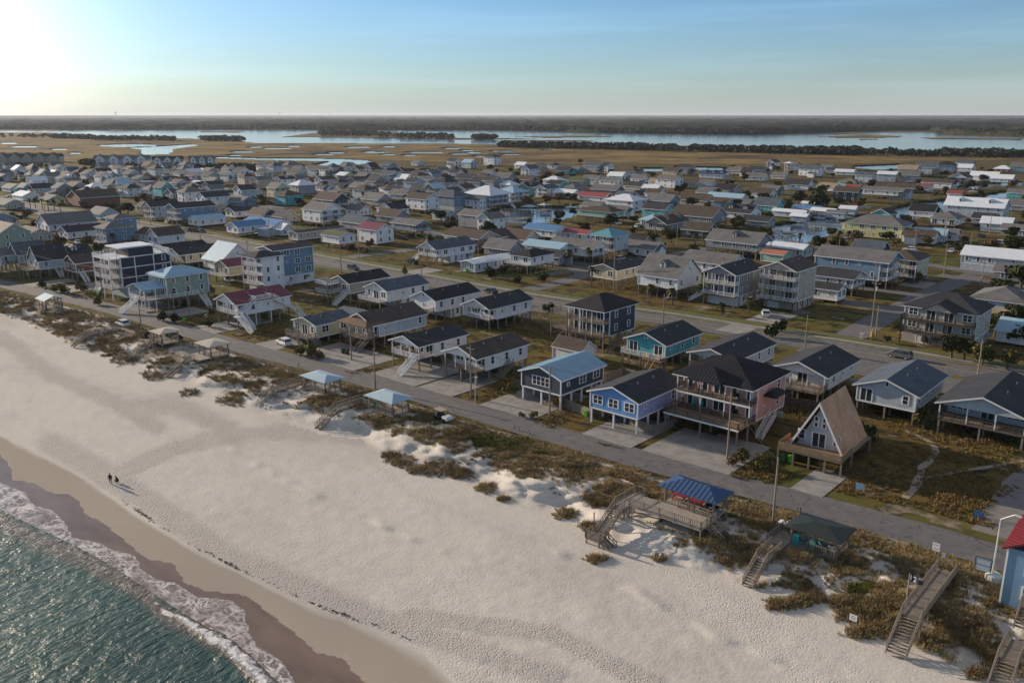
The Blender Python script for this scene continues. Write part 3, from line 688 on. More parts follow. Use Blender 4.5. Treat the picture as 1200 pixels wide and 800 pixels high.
        if rt=='g' and not porch and rise>1.6: window(root,'k',0,yb-.035 if wc2 else yb-.005,ze+rise*.35,0,near)
    if near:
        ac=blk('air_conditioner',root,x1+.3,y1-3,0.0 if st<.5 else max(.3,st-1.2),x1+1.1,y1-2.2,(0.8 if st<.5 else max(.3,st-1.2)+.8),M('grey metal',(.35,.36,.37),.5))
        if rt=='g':
            s=rise/(w/2)
            for q in (.35,.7): 
                y=y0+d*q; x=w*.16; post('vent_pipe',root,x,y,ze+rise-s*x,ze+rise-s*x+.65,.12,M('grey metal',(.35,.36,.37),.5))
    HOUSES.append((root,loc[0],loc[1],wc,rc)); return root
def place(F,B,z,w=None,hip=False,dmin=6,dmax=26,yaw=0,d=None):
    P=G(*F,z);Q=G(*B,z); v=Q-P; L=v.length
    c=(P+Q)/2; 
    if abs(v.y)>=abs(v.x): rz=0
    else:
        rz=R(90)
        if v.x<0: pass
    if hip: L+= w
    L=max(dmin,min(dmax,d or L))
    return (c.x,c.y,0),rz+R(yaw),L
def H1(F,B,w,fl,st,rt,wc,rc,label,slope=.42,fh=2.75,ov=.5,d=None,yaw=0,hipc=False,**k):
    zr=st+fl*fh+slope*w/2+.2
    k.setdefault('near',F[1]>268)
    loc,rz,L=place(F,B,zr,w,rt=='h' and not hipc,d=d,yaw=yaw)
    if rt=='g' and not d: L-=2*ov
    if hipc: L=k.pop('dd'); rz=R(yaw)
    return house(loc,rz,w,L,fl,st,rt,wc,rc,label,slope=slope,fh=fh,ov=ov,**k)
bw=M('blue grey awning',(.3,.32,.35))
# ---------- front row along the beach road ----------
H1((472.5,393),(531,378),8.2,1,2.7,'g','W','d','white stilt house with charcoal roof, furnished gabled porch and white front stairs',porch=4.2,stair='f',slope=.36,frontwin='p p p')
H1((537.5,406),(600,388),8.6,1,2.7,'g','W','b','white stilt house with dark brown roof and screened grey front porch, gable low over windows',porch=2.5,slope=.36,frontwin='t d t',rail=wood,postm=wood,stair='b')
H1((632,429),(686,411),9.0,1,2.8,'g','N','l','dark slate stilt house with pale blue metal roof and white-framed bay windows',slope=.34,porch=0,frontwin='- q -',postm=trim,ribs=1,sidewin='d')
H1((716,452.5),(775,431),9.4,1,2.8,'g','V','d','bright blue fronted stilt house with lavender side and charcoal roof, parking underneath',slope=.34,wc2='E',frontwin='d d d',postm=trim,sidewin='d')
ph=H1((856,415),(862,415),13.2,2,3.0,'h','P','k','pink three-level house with black hip roof and two wide front terraces',slope=.44,fh=2.9,hipc=True,dd=12.5,porch=2.4,deck=3.6,frontwin='e e p e e',rail=M('dark railing',(.10,.085,.08),.6),stm=trim,stair='b',postm=wood,ribs=1,sidewin='s',deckm=newwood)
H1((434,364),(470,355),9.4,1,2.8,'g','L','b','pale blue-grey house with brown roof and wooden steps, two from the yellow bungalow end',slope=.42,porch=1.6,stair='f',frontwin='p p p',rail=wood,stm=wood,d=15.5)['label']='pale blue-grey stilt house with brown roof and wooden steps beside the yellow bungalow'
H1((353.7,371),(401,362),8.5,1,1.6,'g','C','s','low pale yellow bungalow with slate roof and cluttered front deck beside parked white SUV',slope=.28,frontwin='d p s',deck=2.4,rail=wood,stm=wood,stair='r',sidewin='d')
H1((403,363),(430,360),9,1,1.2,'g','C','s','squat cream annexe with slate roof behind the yellow bungalow',slope=.3,d=8,yaw=90,kind='outbuilding')
H1((1038,445),(1076,420),9.6,1,2.6,'g','L','s','pale blue-grey stilt house with slate roof, corner balcony and single front window',slope=.36,frontwin='p - s',d=15,ov=.7)
H1((1153,464),(1186,435),12.4,1,2.6,'g','L','d','wide house with screened gable porch under tan and charcoal roof at right',slope=.34,porch=4.5,frontwin='t p t',rail=darkwood,ov=.6,d=18)
H1((937.5,422.5),(975,404),9.6,1,2.7,'g','W','d','white stilt house with charcoal roof and low wooden terrace beyond the A-frame',slope=.36,porch=1.8,deck=2.4,rail=wood,stair='l',frontwin='s p -',d=14.5,ov=.7)
H1((834,407.5),(882.5,389),9.6,1,2.4,'g','L','d','low grey-white house with charcoal roof and open carport front behind the pink house',slope=.3,porch=4.0,frontwin='- e -',rail=wood,d=17,enc=0)
H1((756,387.5),(800,376),9.0,1,2.8,'g','T','d','turquoise stilt house with charcoal roof and white front balcony',slope=.38,porch=0,deck=2.2,frontwin='p - p',d=13.5,postm=wood,stair=None,ov=.7)
H1((702,342.5),(710,342.5),9.6,2,3.6,'h','N','k','dark blue-grey square house with black hip roof and timber scaffold stairs',slope=.5,fh=2.9,hipc=True,dd=12,porch=2.2,rail=wood,frontwin='p p',stair='b',stm=wood)
H1((659,394),(687,397),5.0,1,0,'g','W','b','small white shed with brown roof between the pale blue roof and dark square house',slope=.7,d=7.5,wins=False,fh=2.6,kind='shed',ov=.25,cat='shed')
H1((562,349.5),(603,339),8.8,1,2.6,'g','W','d','white stilt house with charcoal roof and glazed white balcony above bushes',porch=2.4,frontwin='t t',slope=.4,d=15.5,enc=0)
H1((501,340),(542.5,331),8.6,1,2.7,'g','W','k','white house with black roof, dark wooden side deck and cedar at its wall',frontwin='- k -',slope=.4,deck=3,rail=darkwood,d=15.5,enc=2)
H1((445,329),(484,322),8.8,1,2.8,'g','W','s','white stilt house with slate blue roof and rounded white front balcony',deck=2.6,frontwin='s p d',slope=.4,d=14.5,enc=2,stair=None)
H1((402,322),(440,314.5),8.2,1,2.9,'g','K','k','beige house with black roof behind a white-railed timber viewing tower',frontwin='d d',slope=.4,d=14,stair='f')
H1((259,346),(330,331),9.2,1,3.2,'g','W','m','white stilt house with maroon roof and long white outside stairs',porch=2.4,stair='r',slope=.42,frontwin='p p',d=15)
H1((203,312),(213,309),9.2,2,3.2,'h','S','l','sage green two-storey stilt house with pale blue metal roof and wraparound porch',slope=.38,hipc=True,dd=12,frontwin='s p',deck=0,wc2=None,stair=None)
rr=HOUSES[-1][0]
rr2=MB(); roof_gable(rr2,8.0,-12.2,-6.4,6.0,1.3,.5); rr2.build('porch_roof',RM('l'),rr)
blk('deck',rr,-4.6,-12.2,3.0,4.9,-6,3.2,wood)
for a,b in (((-4.5,-12.1),(4.8,-12.1)),((-4.5,-12.1),(-4.5,-6)),((4.8,-12.1),(4.8,-6))): railing(rr,a,b,3.2,trim,True)
for x in (-4.2,0,4.2):
    for y in (-12,-9): post('deck_post',rr,x,y,-.2,6.1 if x else 3.0,.22,trim)
stairs(rr,.5,-12.2,3.2,R(-90),1.5,trim,True); stairs(rr,5.0,3,3.2,0,1.2,trim,True)
blk('side_deck',rr,4.7,-6,3.0,5.9,6,3.2,wood); railing(rr,(5.85,-6),(5.85,2.2),3.2,trim,True)
mr=[r for r,*_ in HOUSES if 'maroon roof and long' in r['label']][0]
blk('roof_deck',mr,.2,-2.5,6.0,4.7,2.0,6.2,trim)
for a,b in (((.2,-2.5),(4.7,-2.5)),((.2,-2.5),(.2,2)),((4.7,-2.5),(4.7,2)),((.2,2),(4.7,2))): railing(mr,a,b,6.2,trim,True)
for x in (.35,4.6):
    for y in (-2.4,1.9): post('deck_post',mr,x,y,3.2 if x<4 else -.2,6.0,.2,trim)
stairs(mr,4.9,-2.6,6.2,R(-90),1.2,trim,True,zb=3.2); blk('landing',mr,4.7,-8.6,3.0,6.2,-7.1,3.2,trim); stairs(mr,6.2,-7.9,3.2,0,1.2,trim,True)
stairs(mr,5.4,2.2,6.2,R(90),1.2,trim,True,zb=3.0); stairs(mr,5.4,8.0,3.0,0,1.2,trim,True)
# left end of the front row
H1((46,288),(62,285),8.0,1,3.0,'g','L','d','steep dark-roofed stilt house with broad brown wooden deck, left of the navy tower house',slope=1.0,deck=3.5,rail=newwood,porch=0,frontwin='d d',d=9,dorm=0)
H1((72,290),(93,285),8.5,1,3.2,'g','L','d','pale stilt house with charcoal roof and white two-tier deck left of the navy tower house',slope=.55,deck=3.5,frontwin='d e d',stair='r',d=10,dorm=1)
H1((90,299),(110,294),8.0,1,3.0,'g','R','b','red-brown house with brown roof tucked behind the navy tower house',slope=.5,d=10,frontwin='d d',stair='r')
H1((24,284),(38,281),7.5,1,3.0,'g','L','s','grey-blue stilt house with steep slate roof near the left end of the front row',slope=.9,deck=3,rail=wood,d=9)
H1((2,291),(16,288),9,1,2.8,'g','L','g','pale house with grey roof at the left edge beside the beach road',slope=.4,deck=3,d=10)
H1((-35,296),(-18,292),9,1,2.8,'g','W','g','white beach road house just beyond the left edge',slope=.4,deck=3,d=10)
H1((0,262),(14,258),11,2,2.4,'g','S','b','green-grey two-storey house with brown roof at the left edge',slope=.6,enc=3,d=14,frontwin='s s')
bl_=[r for r,*_ in HOUSES if 'beside the yellow bungalow' in r['label'] and 'wooden steps' in r['label']][0]
g=MB(); roof_hip(g,-4.7,-9.8,4.7,-4.2,5.45,1.35,.5); g.build('front_roof',shingle('light brown shingles',(.16,.10,.07)),bl_)
for x in (-4.5,-1.5,1.5,4.5): post('porch_post',bl_,x,-9.6,2.8,5.4,.16,trim)
blk('porch_floor',bl_,-4.7,-9.8,2.6,4.7,-7.7,2.82,wood); railing(bl_,(-4.6,-9.75),(4.6,-9.75),2.8,wood,True)
# navy tower house
p=G(128,345.5,0); 
root=thing('tower_house','dark navy flat-roofed tower house with white stacked balconies and roof deck','house',(0,0,0),0)
c=G(150,300,11.2); c=G(112,346,0)+Vector((5.5,7.5,0)); root.location=(c.x,c.y,0)
x0,x1,y0,y1=-5.2,5.2,-4.0,10.5
mb=MB(); mb.box(x0,y0,3,x1,y1,11.6); mb.build('wall',WM('D'),root)
mb=MB(); mb.box(x0+.1,y0-.04,3.1,x1-.1,y0-.003,11.4); mb.build('front_wall',WM('K'),root)
mb=MB(); mb.box(x0+.4,y0+1,-.1,x1-.4,y1-.4,2.97); mb.build('ground_floor_wall',WM('L'),root)
mb=MB(); mb.box(-3.2,y0-.2,14.0,x1+.3,y1-4.5,14.35); mb.build('roof',RM('w'),root)
mb=MB(); mb.box(-2.9,y0+2.5,11.6,x1,y1-4.8,14.0); mb.build('penthouse_wall',WM('D'),root)
mb=MB()
for z in (3,5.8,8.6,11.5): mb.box(x0-.05,y0-.05,z-.15,x1+.06,y1+.05,z+.12)
for x,y in ((x0,y0),(x1,y0),(x1,y1),(x1,0),(x1,5.5)): mb.box(x-.12,y-.12,3,x+.12,y+.12,11.6)
mb.build('corner_trim',trim,root)
for k,z in enumerate((3,5.8,8.6,11.4)):
    blk('balcony_floor',root,x0,y0-3.2,z-.2,x1,y0,z+.02,trim if k==3 else wood)
    for a,b in (((x0,y0-3.15),(x1,y0-3.15)),((x0+.05,y0-3.15),(x0+.05,y0)),((x1-.05,y0-3.15),(x1-.05,y0))): railing(root,a,b,z,trim,True)
    if k<3:
        for i,kk in enumerate('psp'): window(root,kk,x0+10.4*(i+.5)/3,y0-.045,z+(.1 if kk=='p' else .8),0,True)
        window(root,'s',x1+.01,y1-2,z+.9,1,True)
for a,b in (((x0,y0),(x0,y1)),((x1,y1-4.5),(x1,y1)),((x0,y1),(x1,y1))): railing(root,a,b,11.7,trim,True)
for x in (x0+.15,0,x1-.15): post('balcony_post',root,x,y0-3.05,-.2,11.4,.26,trim)
stairs(root,x1+.7,y1-5.5,14.2,R(90),1.3,trim,True,zb=9.5)
stairs(root,x0,y0-1.5,3.0,R(180),1.2,trim,True)
HOUSES.append((root,c.x,c.y,'D','w'))
for z,yy in ((3.02,-9.86),(5.92,-6.26)): blk('fascia',ph,-6.7,yy-.06,z-.3,6.7,yy-.0,z-.02,trim)
# pink house extras: awning over side door, small roof dormer
d_=MB(); roof_hip(d_,6.6,-1.5,8.4,2.5,6.6,.7,.25); d_.build('side_canopy',RM('k'),ph)
d_=MB(); roof_hip(d_,-3.2,-8.2,2.2,-3.0,9.0,1.9,.3,ribs=1); d_.build('front_canopy',RM('k'),ph)
# A-frame house
P=G(957,474,9.4);Q=G(994,452,9.4); c=(P+Q)/2
af=thing('a_frame_house','A-frame house with steep pinkish brown roof to its deck and dark glass doors','house',(c.x,c.y,0),R(2))
L=max(7.8,(P-Q).length-1.2); w=7.5; zf=2.3; za=9.2
mb=MB(); mb.prism([(-w/2+.5,zf),(w/2-.5,zf),(0,za-.5)],-L/2+1.1,L/2-.5); mb.build('wall',WM('L'),af)
rm=shingle('pinkish brown shingles',(.58,.33,.20)); mb=MB()
for s in (-1,1): mb.prism([(0,za),(s*(w/2+.25),zf-.35),(s*(w/2+.5),zf-.35),(0,za+.42)],-L/2,L/2)
r=mb.build('roof',rm,af); mb=MB()
for s in (-1,1): mb.prism([(0,za-.12),(s*(w/2+.15),zf-.4),(s*(w/2+.5),zf-.4),(0,za+.42)],-L/2-.07,-L/2-.01)
mb.build('fascia',trim,r)
for kk,x,z in (('p',0,zf+.1),('s',-2.6,zf+.9),('s',2.6,zf+.9),('k',-.6,zf+4.1),('k',.6,zf+4.1),('k',-.6,zf+3.2),('k',.6,zf+3.2)): window(af,kk,x,-L/2+1.08,z,0,True)
blk('deck',af,-w/2-.9,-L/2-2.6,zf-.25,w/2+.9,L/2,zf-.02,newwood)
for a,b in (((-w/2-.9,-L/2-2.6),(w/2+.9,-L/2-2.6)),((-w/2-.9,-L/2-2.6),(-w/2-.9,-L/2+2)),((w/2+.9,-L/2-2.6),(w/2+.9,-L/2+2))):
    g=MB(); g.bar((*a,zf+.5),(*b,zf+.5),.08,.95); g.build('deck_skirt',newwood,af)
for i in range(5):
    for y in (-L/2-2.4,-L/2+2,L/2-.5): post('stilt',af,-w/2-.9+(w+1.8)*i/4,y,-.2,zf-.2,.25,wood)
HOUSES.append((af,c.x,c.y,'L','b'))
# scaffold stair tower beside dark square house, and white-railed viewing tower
def scaff(u,v,w,d,h,levels,label,m,rm_,name='viewing_tower'):
    p=G(u,v); t=thing(name,label,'tower',(p.x,p.y,0),0)
    for x in (-w/2,w/2):
        for y in (-d/2,d/2): post('post',t,x,y,-.2,h,.22,m)
    for z in levels:
        blk('platform',t,-w/2,-d/2,z-.2,w/2,d/2,z,m)
        for a,b in (((-w/2,-d/2),(w/2,-d/2)),((w/2,-d/2),(w/2,d/2)),((-w/2,-d/2),(-w/2,d/2))): railing(t,a,b,z,rm_,True)
    for za,zb in zip((0,)+tuple(levels),levels):
        g=MB(); g.bar((-w/2,-d/2,za),(w/2,-d/2,zb),.1,.14); g.bar((w/2,-d/2,za),(w/2,d/2,zb),.1,.14); g.build('brace',m,t)
    return t
scaff(660,398,4.5,3.5,7.5,(3.2,6.3),'open timber scaffold tower beside the dark square house',wood,wood)
scaff(385,353,5.5,4.5,5.6,(2.8,5.2),'timber viewing tower with white rails before the black-roofed beige house',wood,trim)
# blue four-level building left of centre
H1((322,287),(345,283),8.6,3,2.8,'g','B','d','tall blue four-level house with stacked white porches and dark roof by parking lot',slope=.22,fh=2.7,porch=2.6,enc=3,skirt='W',d=14,frontwin='d d d',sidewin='d',stair='b')
H1((303,294),(310,292),7.5,3,2.8,'h','W','d','white narrow four-level wing with dark roof attached left of the tall blue house',hipc=True,dd=9,slope=.3,fh=2.7,enc=3,porch=2,frontwin='d d')
# right side heroes
H1((912,307),(938,298),9.6,3,2.6,'g','K','b','tall beige condominium with white stacked balconies and brown roof, white car parked in front',slope=.42,porch=2.3,enc=1,d=13,frontwin='d p',wc2=None,sidewin='k',postm=darkwood,stair=None)
H1((844,311),(876,302),9.4,2,3.0,'g','G','d','tall grey house with white stacked balconies and white stairs on its left',slope=.42,fh=3.0,porch=2.3,enc=1,skirt='W',d=16,frontwin='p p',stair='L')
H1((771,297),(801,301),13,1,3.2,'g','W','g','white saltbox stilt house with big grey roof, dormer and wide gable wall',slope=.75,d=13,porch=0,frontwin='s - s',dorm=1,fh=3)
H1((815,292),(860,298),12,1,1.5,'g','W','g','low white house with broad grey roof behind the white saltbox house',slope=.42,d=17,frontwin='s d s')
H1((708,308),(745,301),9.5,1,3.0,'g','C','d','cream stilt house with long charcoal roof across main street',slope=.3,d=17,frontwin='d d',rail=wood)
H1((980,288),(1035,292.5),12,2,2.6,'g','B','g','big blue two-storey stilt house with grey roof and white end porches',slope=.42,porch=2.4,d=22,frontwin='p p',enc=0)
H1((1012,279),(1030,283),9,2,2.6,'g','N','s','dark gabled rear wing with slate roof behind the big blue house',slope=.6,d=9)
H1((1060,292),(1066,292),10,2,1.8,'h','C','b','cream two-storey house with brown hip roof and white porches',hipc=True,dd=12,slope=.42,porch=2,d=12)
H1((1016,251),(1046,252),13,2,.6,'h','Y','g','large pale yellow house with grey hip roof beside the canal',slope=.5,sidewin='d',frontwin='s d s',enc=0)
H1((1000,256),(1006,256),8,1,2.0,'h','Y','g','pale yellow side wing with grey hip roof left of the yellow house',hipc=True,dd=9)
H1((1109,340),(1119,341),15,2,2.8,'h','K','d','beige three-level house with dark hip roof, twin dark balconies and palm in front',hipc=True,dd=12,brise=2.9,porch=0,deck=0,enc=3,frontwin='d p p d',sidewin='s',d=12)
bh=HOUSES[-1][0]
for z in (2.8,5.55):
    blk('balcony_floor',bh,-7.5,-8.2,z-.2,7.5,-6,z+.02,darkwood); railing(bh,(-7.5,-8.15),(7.5,-8.15),z,darkwood,True); railing(bh,(-7.45,-8.15),(-7.45,-6),z,darkwood,True); railing(bh,(7.45,-8.15),(7.45,-6),z,darkwood,True)
for x in (-7.3,-2,2,7.3): post('balcony_post',bh,x,-8.05,-.2,5.5 if abs(x)>3 else 8.2,.22,darkwood)
g=MB(); g.prism([(-3.2,8.2),(3.2,8.2),(0,10.0)],-8.2,-4); g.build('front_gable',WM('K'),bh)
g=MB(); roof_gable(g,6.4,-8.2,-2.5,8.2,1.8,.4); g.build('gable_roof',RM('d'),bh)
H1((1117,230),(1176,233),12,2,2.4,'g','L','w','big pale house with white roof, two dormers and long side by the canal',slope=.6,dorm=2,fh=2.6,d=26,porch=0,frontwin='s s')
H1((1108,247),(1116,247),11,1,1.6,'h','W','g','white house with grey hip roof in front of the white-roofed dormer house',hipc=True,dd=14,slope=.5,deck=2,rail=wood)
H1((1155,289),(1205,293),9.5,1,2.4,'g','L','w','pale blue house with long white metal roof at the right edge',slope=.5,d=24,enc=3,frontwin='s s')
H1((1175,335),(1184,335),12,1,2.4,'h','L','g','pale house with grey hip roof and blue window awnings at the right edge',hipc=True,dd=14,slope=.4,enc=3)
H1((915,283),(936,285),9,1,.5,'g','L','w','pale blue house with white metal roof behind the tall beige condominium',slope=.3,d=14)
H1((905,292),(914,293),6,1,.5,'g','M','o','small mint shed with orange roof beside the tall beige condominium',slope=.3,d=8,wins=False,kind='shed',cat='shed')
H1((962,311),(990,316),9.5,1,2.2,'g','L','d','low grey-blue house with dark roof behind the empty corner lawn',slope=.35,d=16,porch=2,enc=0)
H1((966,330),(975,331),6,1,1.0,'g','W','d','small white cottage with dark roof at the edge of the corner lawn',slope=.4,d=8)
# centre heroes
H1((504,281),(542.5,278),9,1,2.7,'g','W','s','white raised house with long navy roof, bay porch and outside stairs',slope=.5,porch=2.4,enc=2,d=19,stair='L',frontwin='t d',sidewin='d')
H1((484,223),(506,229),10,2,2.2,'g','W','b','bright white two-storey house with brown roof standing over a dry lawn',slope=.5,d=15,frontwin='s - s')
H1((520,222),(535,222),13,2,2.5,'h','B','s','pale blue three-level house with slate hip roof and white corner porches',slope=.42,enc=3,skirt='L',d=19,frontwin='d p',porch=0)
H1((563,217),(579,217),17,2,3.0,'h','B','w','large blue-grey house with white hip roof, dormer and dark outside stairs',slope=.5,enc=0,porch=2.2,d=20,stair='r')
H1((466,255),(496,257),8.5,1,2.6,'g','G','g','small grey stilt house with white deck and red-brown posts',slope=.38,porch=2,stair='f',d=16)
H1((386,269),(406,271),7.5,1,2.2,'g','W','n','small white house with olive green roof and dark space under it',slope=.35,d=11.5,frontwin='s s',enc=0,postm=darkwood)
H1((346,270),(396,264),6,1,.8,'g','K','d','long beige mobile home with dark roof behind the olive-roofed house',slope=.2,d=24)
H1((365,236),(391,237),12,2,2.2,'g','W','g','large white house with grey roof and double-decked gable porch',slope=.5,porch=2.4,d=16,frontwin='d d')
H1((375,224),(402,226),11,2,2.2,'g','N','b','dark slate house with broad brown roof and white gable balcony',slope=.6,porch=2,d=17)
H1((335,223),(340,222),11,2,.3,'h','T','b','turquoise two-storey block with brown hip roof',hipc=True,dd=12,slope=.45,sidewin='k',frontwin='s s')
H1((290,254),(335,256),9,1,1.8,'g','W','u','long white building with bright steel blue roof',slope=.4,d=24,enc=3)
H1((546,245),(565,245),8.5,2,.5,'g','G','g','tan-grey two-storey house with grey gable roof beside the dark hedge',slope=.5,d=12,frontwin='d s')
H1((571,250),(580,247),7.5,2,.5,'g','W','g','white gable house with grey roof right of the dark hedge',slope=.6,d=10)
H1((538,267),(566,268),11,1,3.0,'g','K','b','tan raised house with brown roof and dark wooden porch',slope=.45,porch=2.5,d=18,rail=wood)
H1((575,268),(605,266),10,1,2.6,'g','L','b','pale grey house with wide brown roof right of the tan raised house',slope=.42,d=18)
H1((408,252),(430,253),9,1,2.4,'g','G','s','grey raised house with slate blue roof left of the maroon roof',slope=.5,d=15)
H1((431,259),(448,262),9,2,.6,'g','W','m','white two-storey house with maroon roof near the bend in the street',slope=.45,d=12,frontwin='s s')
H1((548,304),(596,297),6.5,1,.5,'g','L','w','long pale blue mobile home with white roof and covered side porch',slope=.2,d=20)
H1((556,301),(585,299),5,1,.8,'g','W','w','white metal carport lean-to behind the pale blue mobile home',slope=.2,d=7,wins=False,kind='shed',cat='shed')
H1((620,292),(628,290),8.5,1,2.8,'h','W','k','white stilt house with black hip roof and white balcony at street corner',hipc=True,dd=12,slope=.35,porch=0,deck=1.6,frontwin='d d')
H1((708,267),(722,266),9,2,2.5,'h','L','q','pale three-level house with teal roof and white stacked porches',hipc=True,dd=11,slope=.5,porch=2.2)
H1((653,278),(702,281),9,1,2.4,'g','W','g','white stilt house with long grey roof and gable porch beside palms',slope=.45,porch=2,d=20)
H1((623,281),(662,283),8,1,2.0,'g','W','l','white house with pale blue metal roof beside palms',slope=.35,d=17)
H1((622,261),(658,264),9,1,1.5,'g','W','u','white house with vivid blue roof next to the bare golden lot',slope=.35,d=17)
H1((668,267),(690,269),7,1,.8,'g','W','r','low white house with red metal roof behind the teal-roofed house',slope=.35,d=12)
H1((690,241),(718,242),11,1,3.0,'h','M','b','mint green stilt house with brown hip roof and white truck beneath',slope=.3,d=20,enc=0,sidewin='k')
H1((758,252),(806,251),11,1,2.2,'g','G','b','grey raised house with brown roof and two dormers above cross-braced stilts',slope=.5,dorm=2,d=19,porch=2)
H1((800,240),(840,242),14,1,2.6,'g','G','b','large dark-roofed grey house with lattice windows behind the dormered grey house',slope=.55,d=21,fh=3)
H1((855,238),(884,240),12,1,2.6,'g','W','d','white house with charcoal roof and gable dormers near round trees',slope=.55,dorm=2,d=15)
H1((842,268),(892,272),12,1,2.8,'g','G','g','slate grey raised house with grey roof and one big dormer',slope=.55,dorm=1,d=20,porch=2)
H1((726,227),(742,227),14,2,.6,'h','W','w','big bright white house with white roof and upper row of windows',slope=.4,d=18,sidewin='d')
H1((765,237),(778,239),9,2,.5,'g','T','d','turquoise gable house with dark roof beside the big white house',slope=.5,d=13)
H1((595,218),(604,218),11,2,2.2,'h','W','l','white three-level house with pale blue metal roof and wraparound porches at the canal end',slope=.5,d=13,porch=2.2)
# left-centre heroes
H1((129,260),(134,259),9,2,1.2,'h','B','g','pale blue house with grey hip roofs and white front deck behind the navy tower house',hipc=True,dd=10,slope=.4,deck=3)
H1((138,250),(143,249),8.5,3,1.4,'h','B','g','tallest pale blue house block with small grey hip roof and band of windows',hipc=True,dd=9,slope=.35,fh=2.6)
H1((61,250),(92,247),13,1,2.4,'g','W','g','white house with large grey gable roof over a long side wall',slope=.6,d=20,deck=3)
H1((81,264),(108,262),9,1,.6,'g','W','d','low white house with charcoal roof in front of the large grey gable',slope=.45,d=15)
H1((204,238),(241,235),9.5,2,2.5,'g','B','d','blue three-level house with dark roof and white stacked corner porches',slope=.4,porch=2.4,d=20,enc=0,frontwin='d d',stair='L')
H1((178,236),(198,233),9,2,1.5,'g','L','d','pale house with dark roof and white tiered porches left of the blue porch house',slope=.5,porch=2.2,d=15)
H1((91,223),(126,221),17,1,1.0,'g','R','b','wide brown-roofed store building with tan walls near palms',slope=.4,fh=4.5,d=22,wins=False,kind='store_building',cat='building')
H1((254,283),(279,284),12,1,2.4,'g','W','l','white gabled house with steep pale blue metal roof beside main street',slope=.8,d=11,frontwin='s s')
H1((211,289),(246,286),8.5,1,2.5,'g','C','d','cream house with dark roof and front porch left of the blue gabled roof',slope=.4,porch=2,d=16,rail=wood)
H1((197,286),(228,281),9,1,2.2,'g','W','k','white house with black roof behind the navy tower house',slope=.35,d=15)
H1((269,303),(299,298.5),8,1,2.6,'g','C','m','cream house with maroon roof and curved white deck',slope=.4,deck=2.4,d=15)
H1((186,267),(200,264),9,1,.6,'g','W','b','white gable-fronted cottage with brown roof beside the grassy verge',slope=.6,d=11,fh=3.2)
H1((168,266),(183,267),8,1,.6,'g','W','b','white side cottage with brown roof joined left of the gable-fronted cottage',slope=.5,d=9)
H1((235,225),(262,223),10,2,.4,'g','W','d','white two-storey house with dark roof and plain gable front',slope=.5,d=15)
H1((230,252),(254,250),9,1,.8,'g','W','l','white bungalow with pale blue roof in front of the blue porch house',slope=.35,d=14)
H1((272,243),(298,241),9,1,1.0,'g','W','d','white bungalow with dark roof right of the pale blue bungalow roof',slope=.35,d=15)
H1((277,260),(300,256),9,1,1.6,'g','W','u','white house with steel blue roof beside main street utility poles',slope=.4,d=14)
# right-edge blue building by the beach
p=G(1166,722,-.9); root=thing('house','sky blue beach house with ribbed maroon metal roof and white windows at the right edge','house',(p.x+.2,p.y,0),R(1))
mb=MB(); mb.box(0,0,.6,9,8.5,7.2); mb.build('wall',siding('sky blue siding',(.20,.33,.46)),root)
mb=MB(); mb.prism([(-.5,7.0),(4.2,9.6),(9.5,7.0),(9.5,7.2),(4.2,9.85),(-.5,7.2)],-.5,9)
for i in range(22):
    y=-.5+9.5*i/21; mb.bar((-.5,y,7.25),(4.2,y,9.9),.1,.09); mb.bar((4.2,y,9.9),(9.5,y,7.25),.1,.09)
mb.build('roof',metalroof('maroon ridged',(.22,.03,.04)),root)
for z in (2.0,4.7):
    for x in (2.3,5.5): window(root,'s',x,-.01,z,0,True)
    for y in (2.5,6): window(root,'s',-.01,y,z,3,True)
for x in (.2,3,6,8.8):
    for y in (.2,4,8.3): post('stilt',root,x,y,-2.5,.6,.28,wood)
g=MB()
for x in (.2,3,6): g.bar((x,.15,-1.6),(x+2.8,.15,.6),.06,.14); g.bar((x,.1,.6),(x+2.8,.1,-1.6),.06,.14)
g.build('lattice',trim,root)
for x,y in ((0,0),(9,0),(0,8.5)): blk('corner_trim',root,x-.09,y-.09,.55,x+.09,y+.09,7.1,trim)
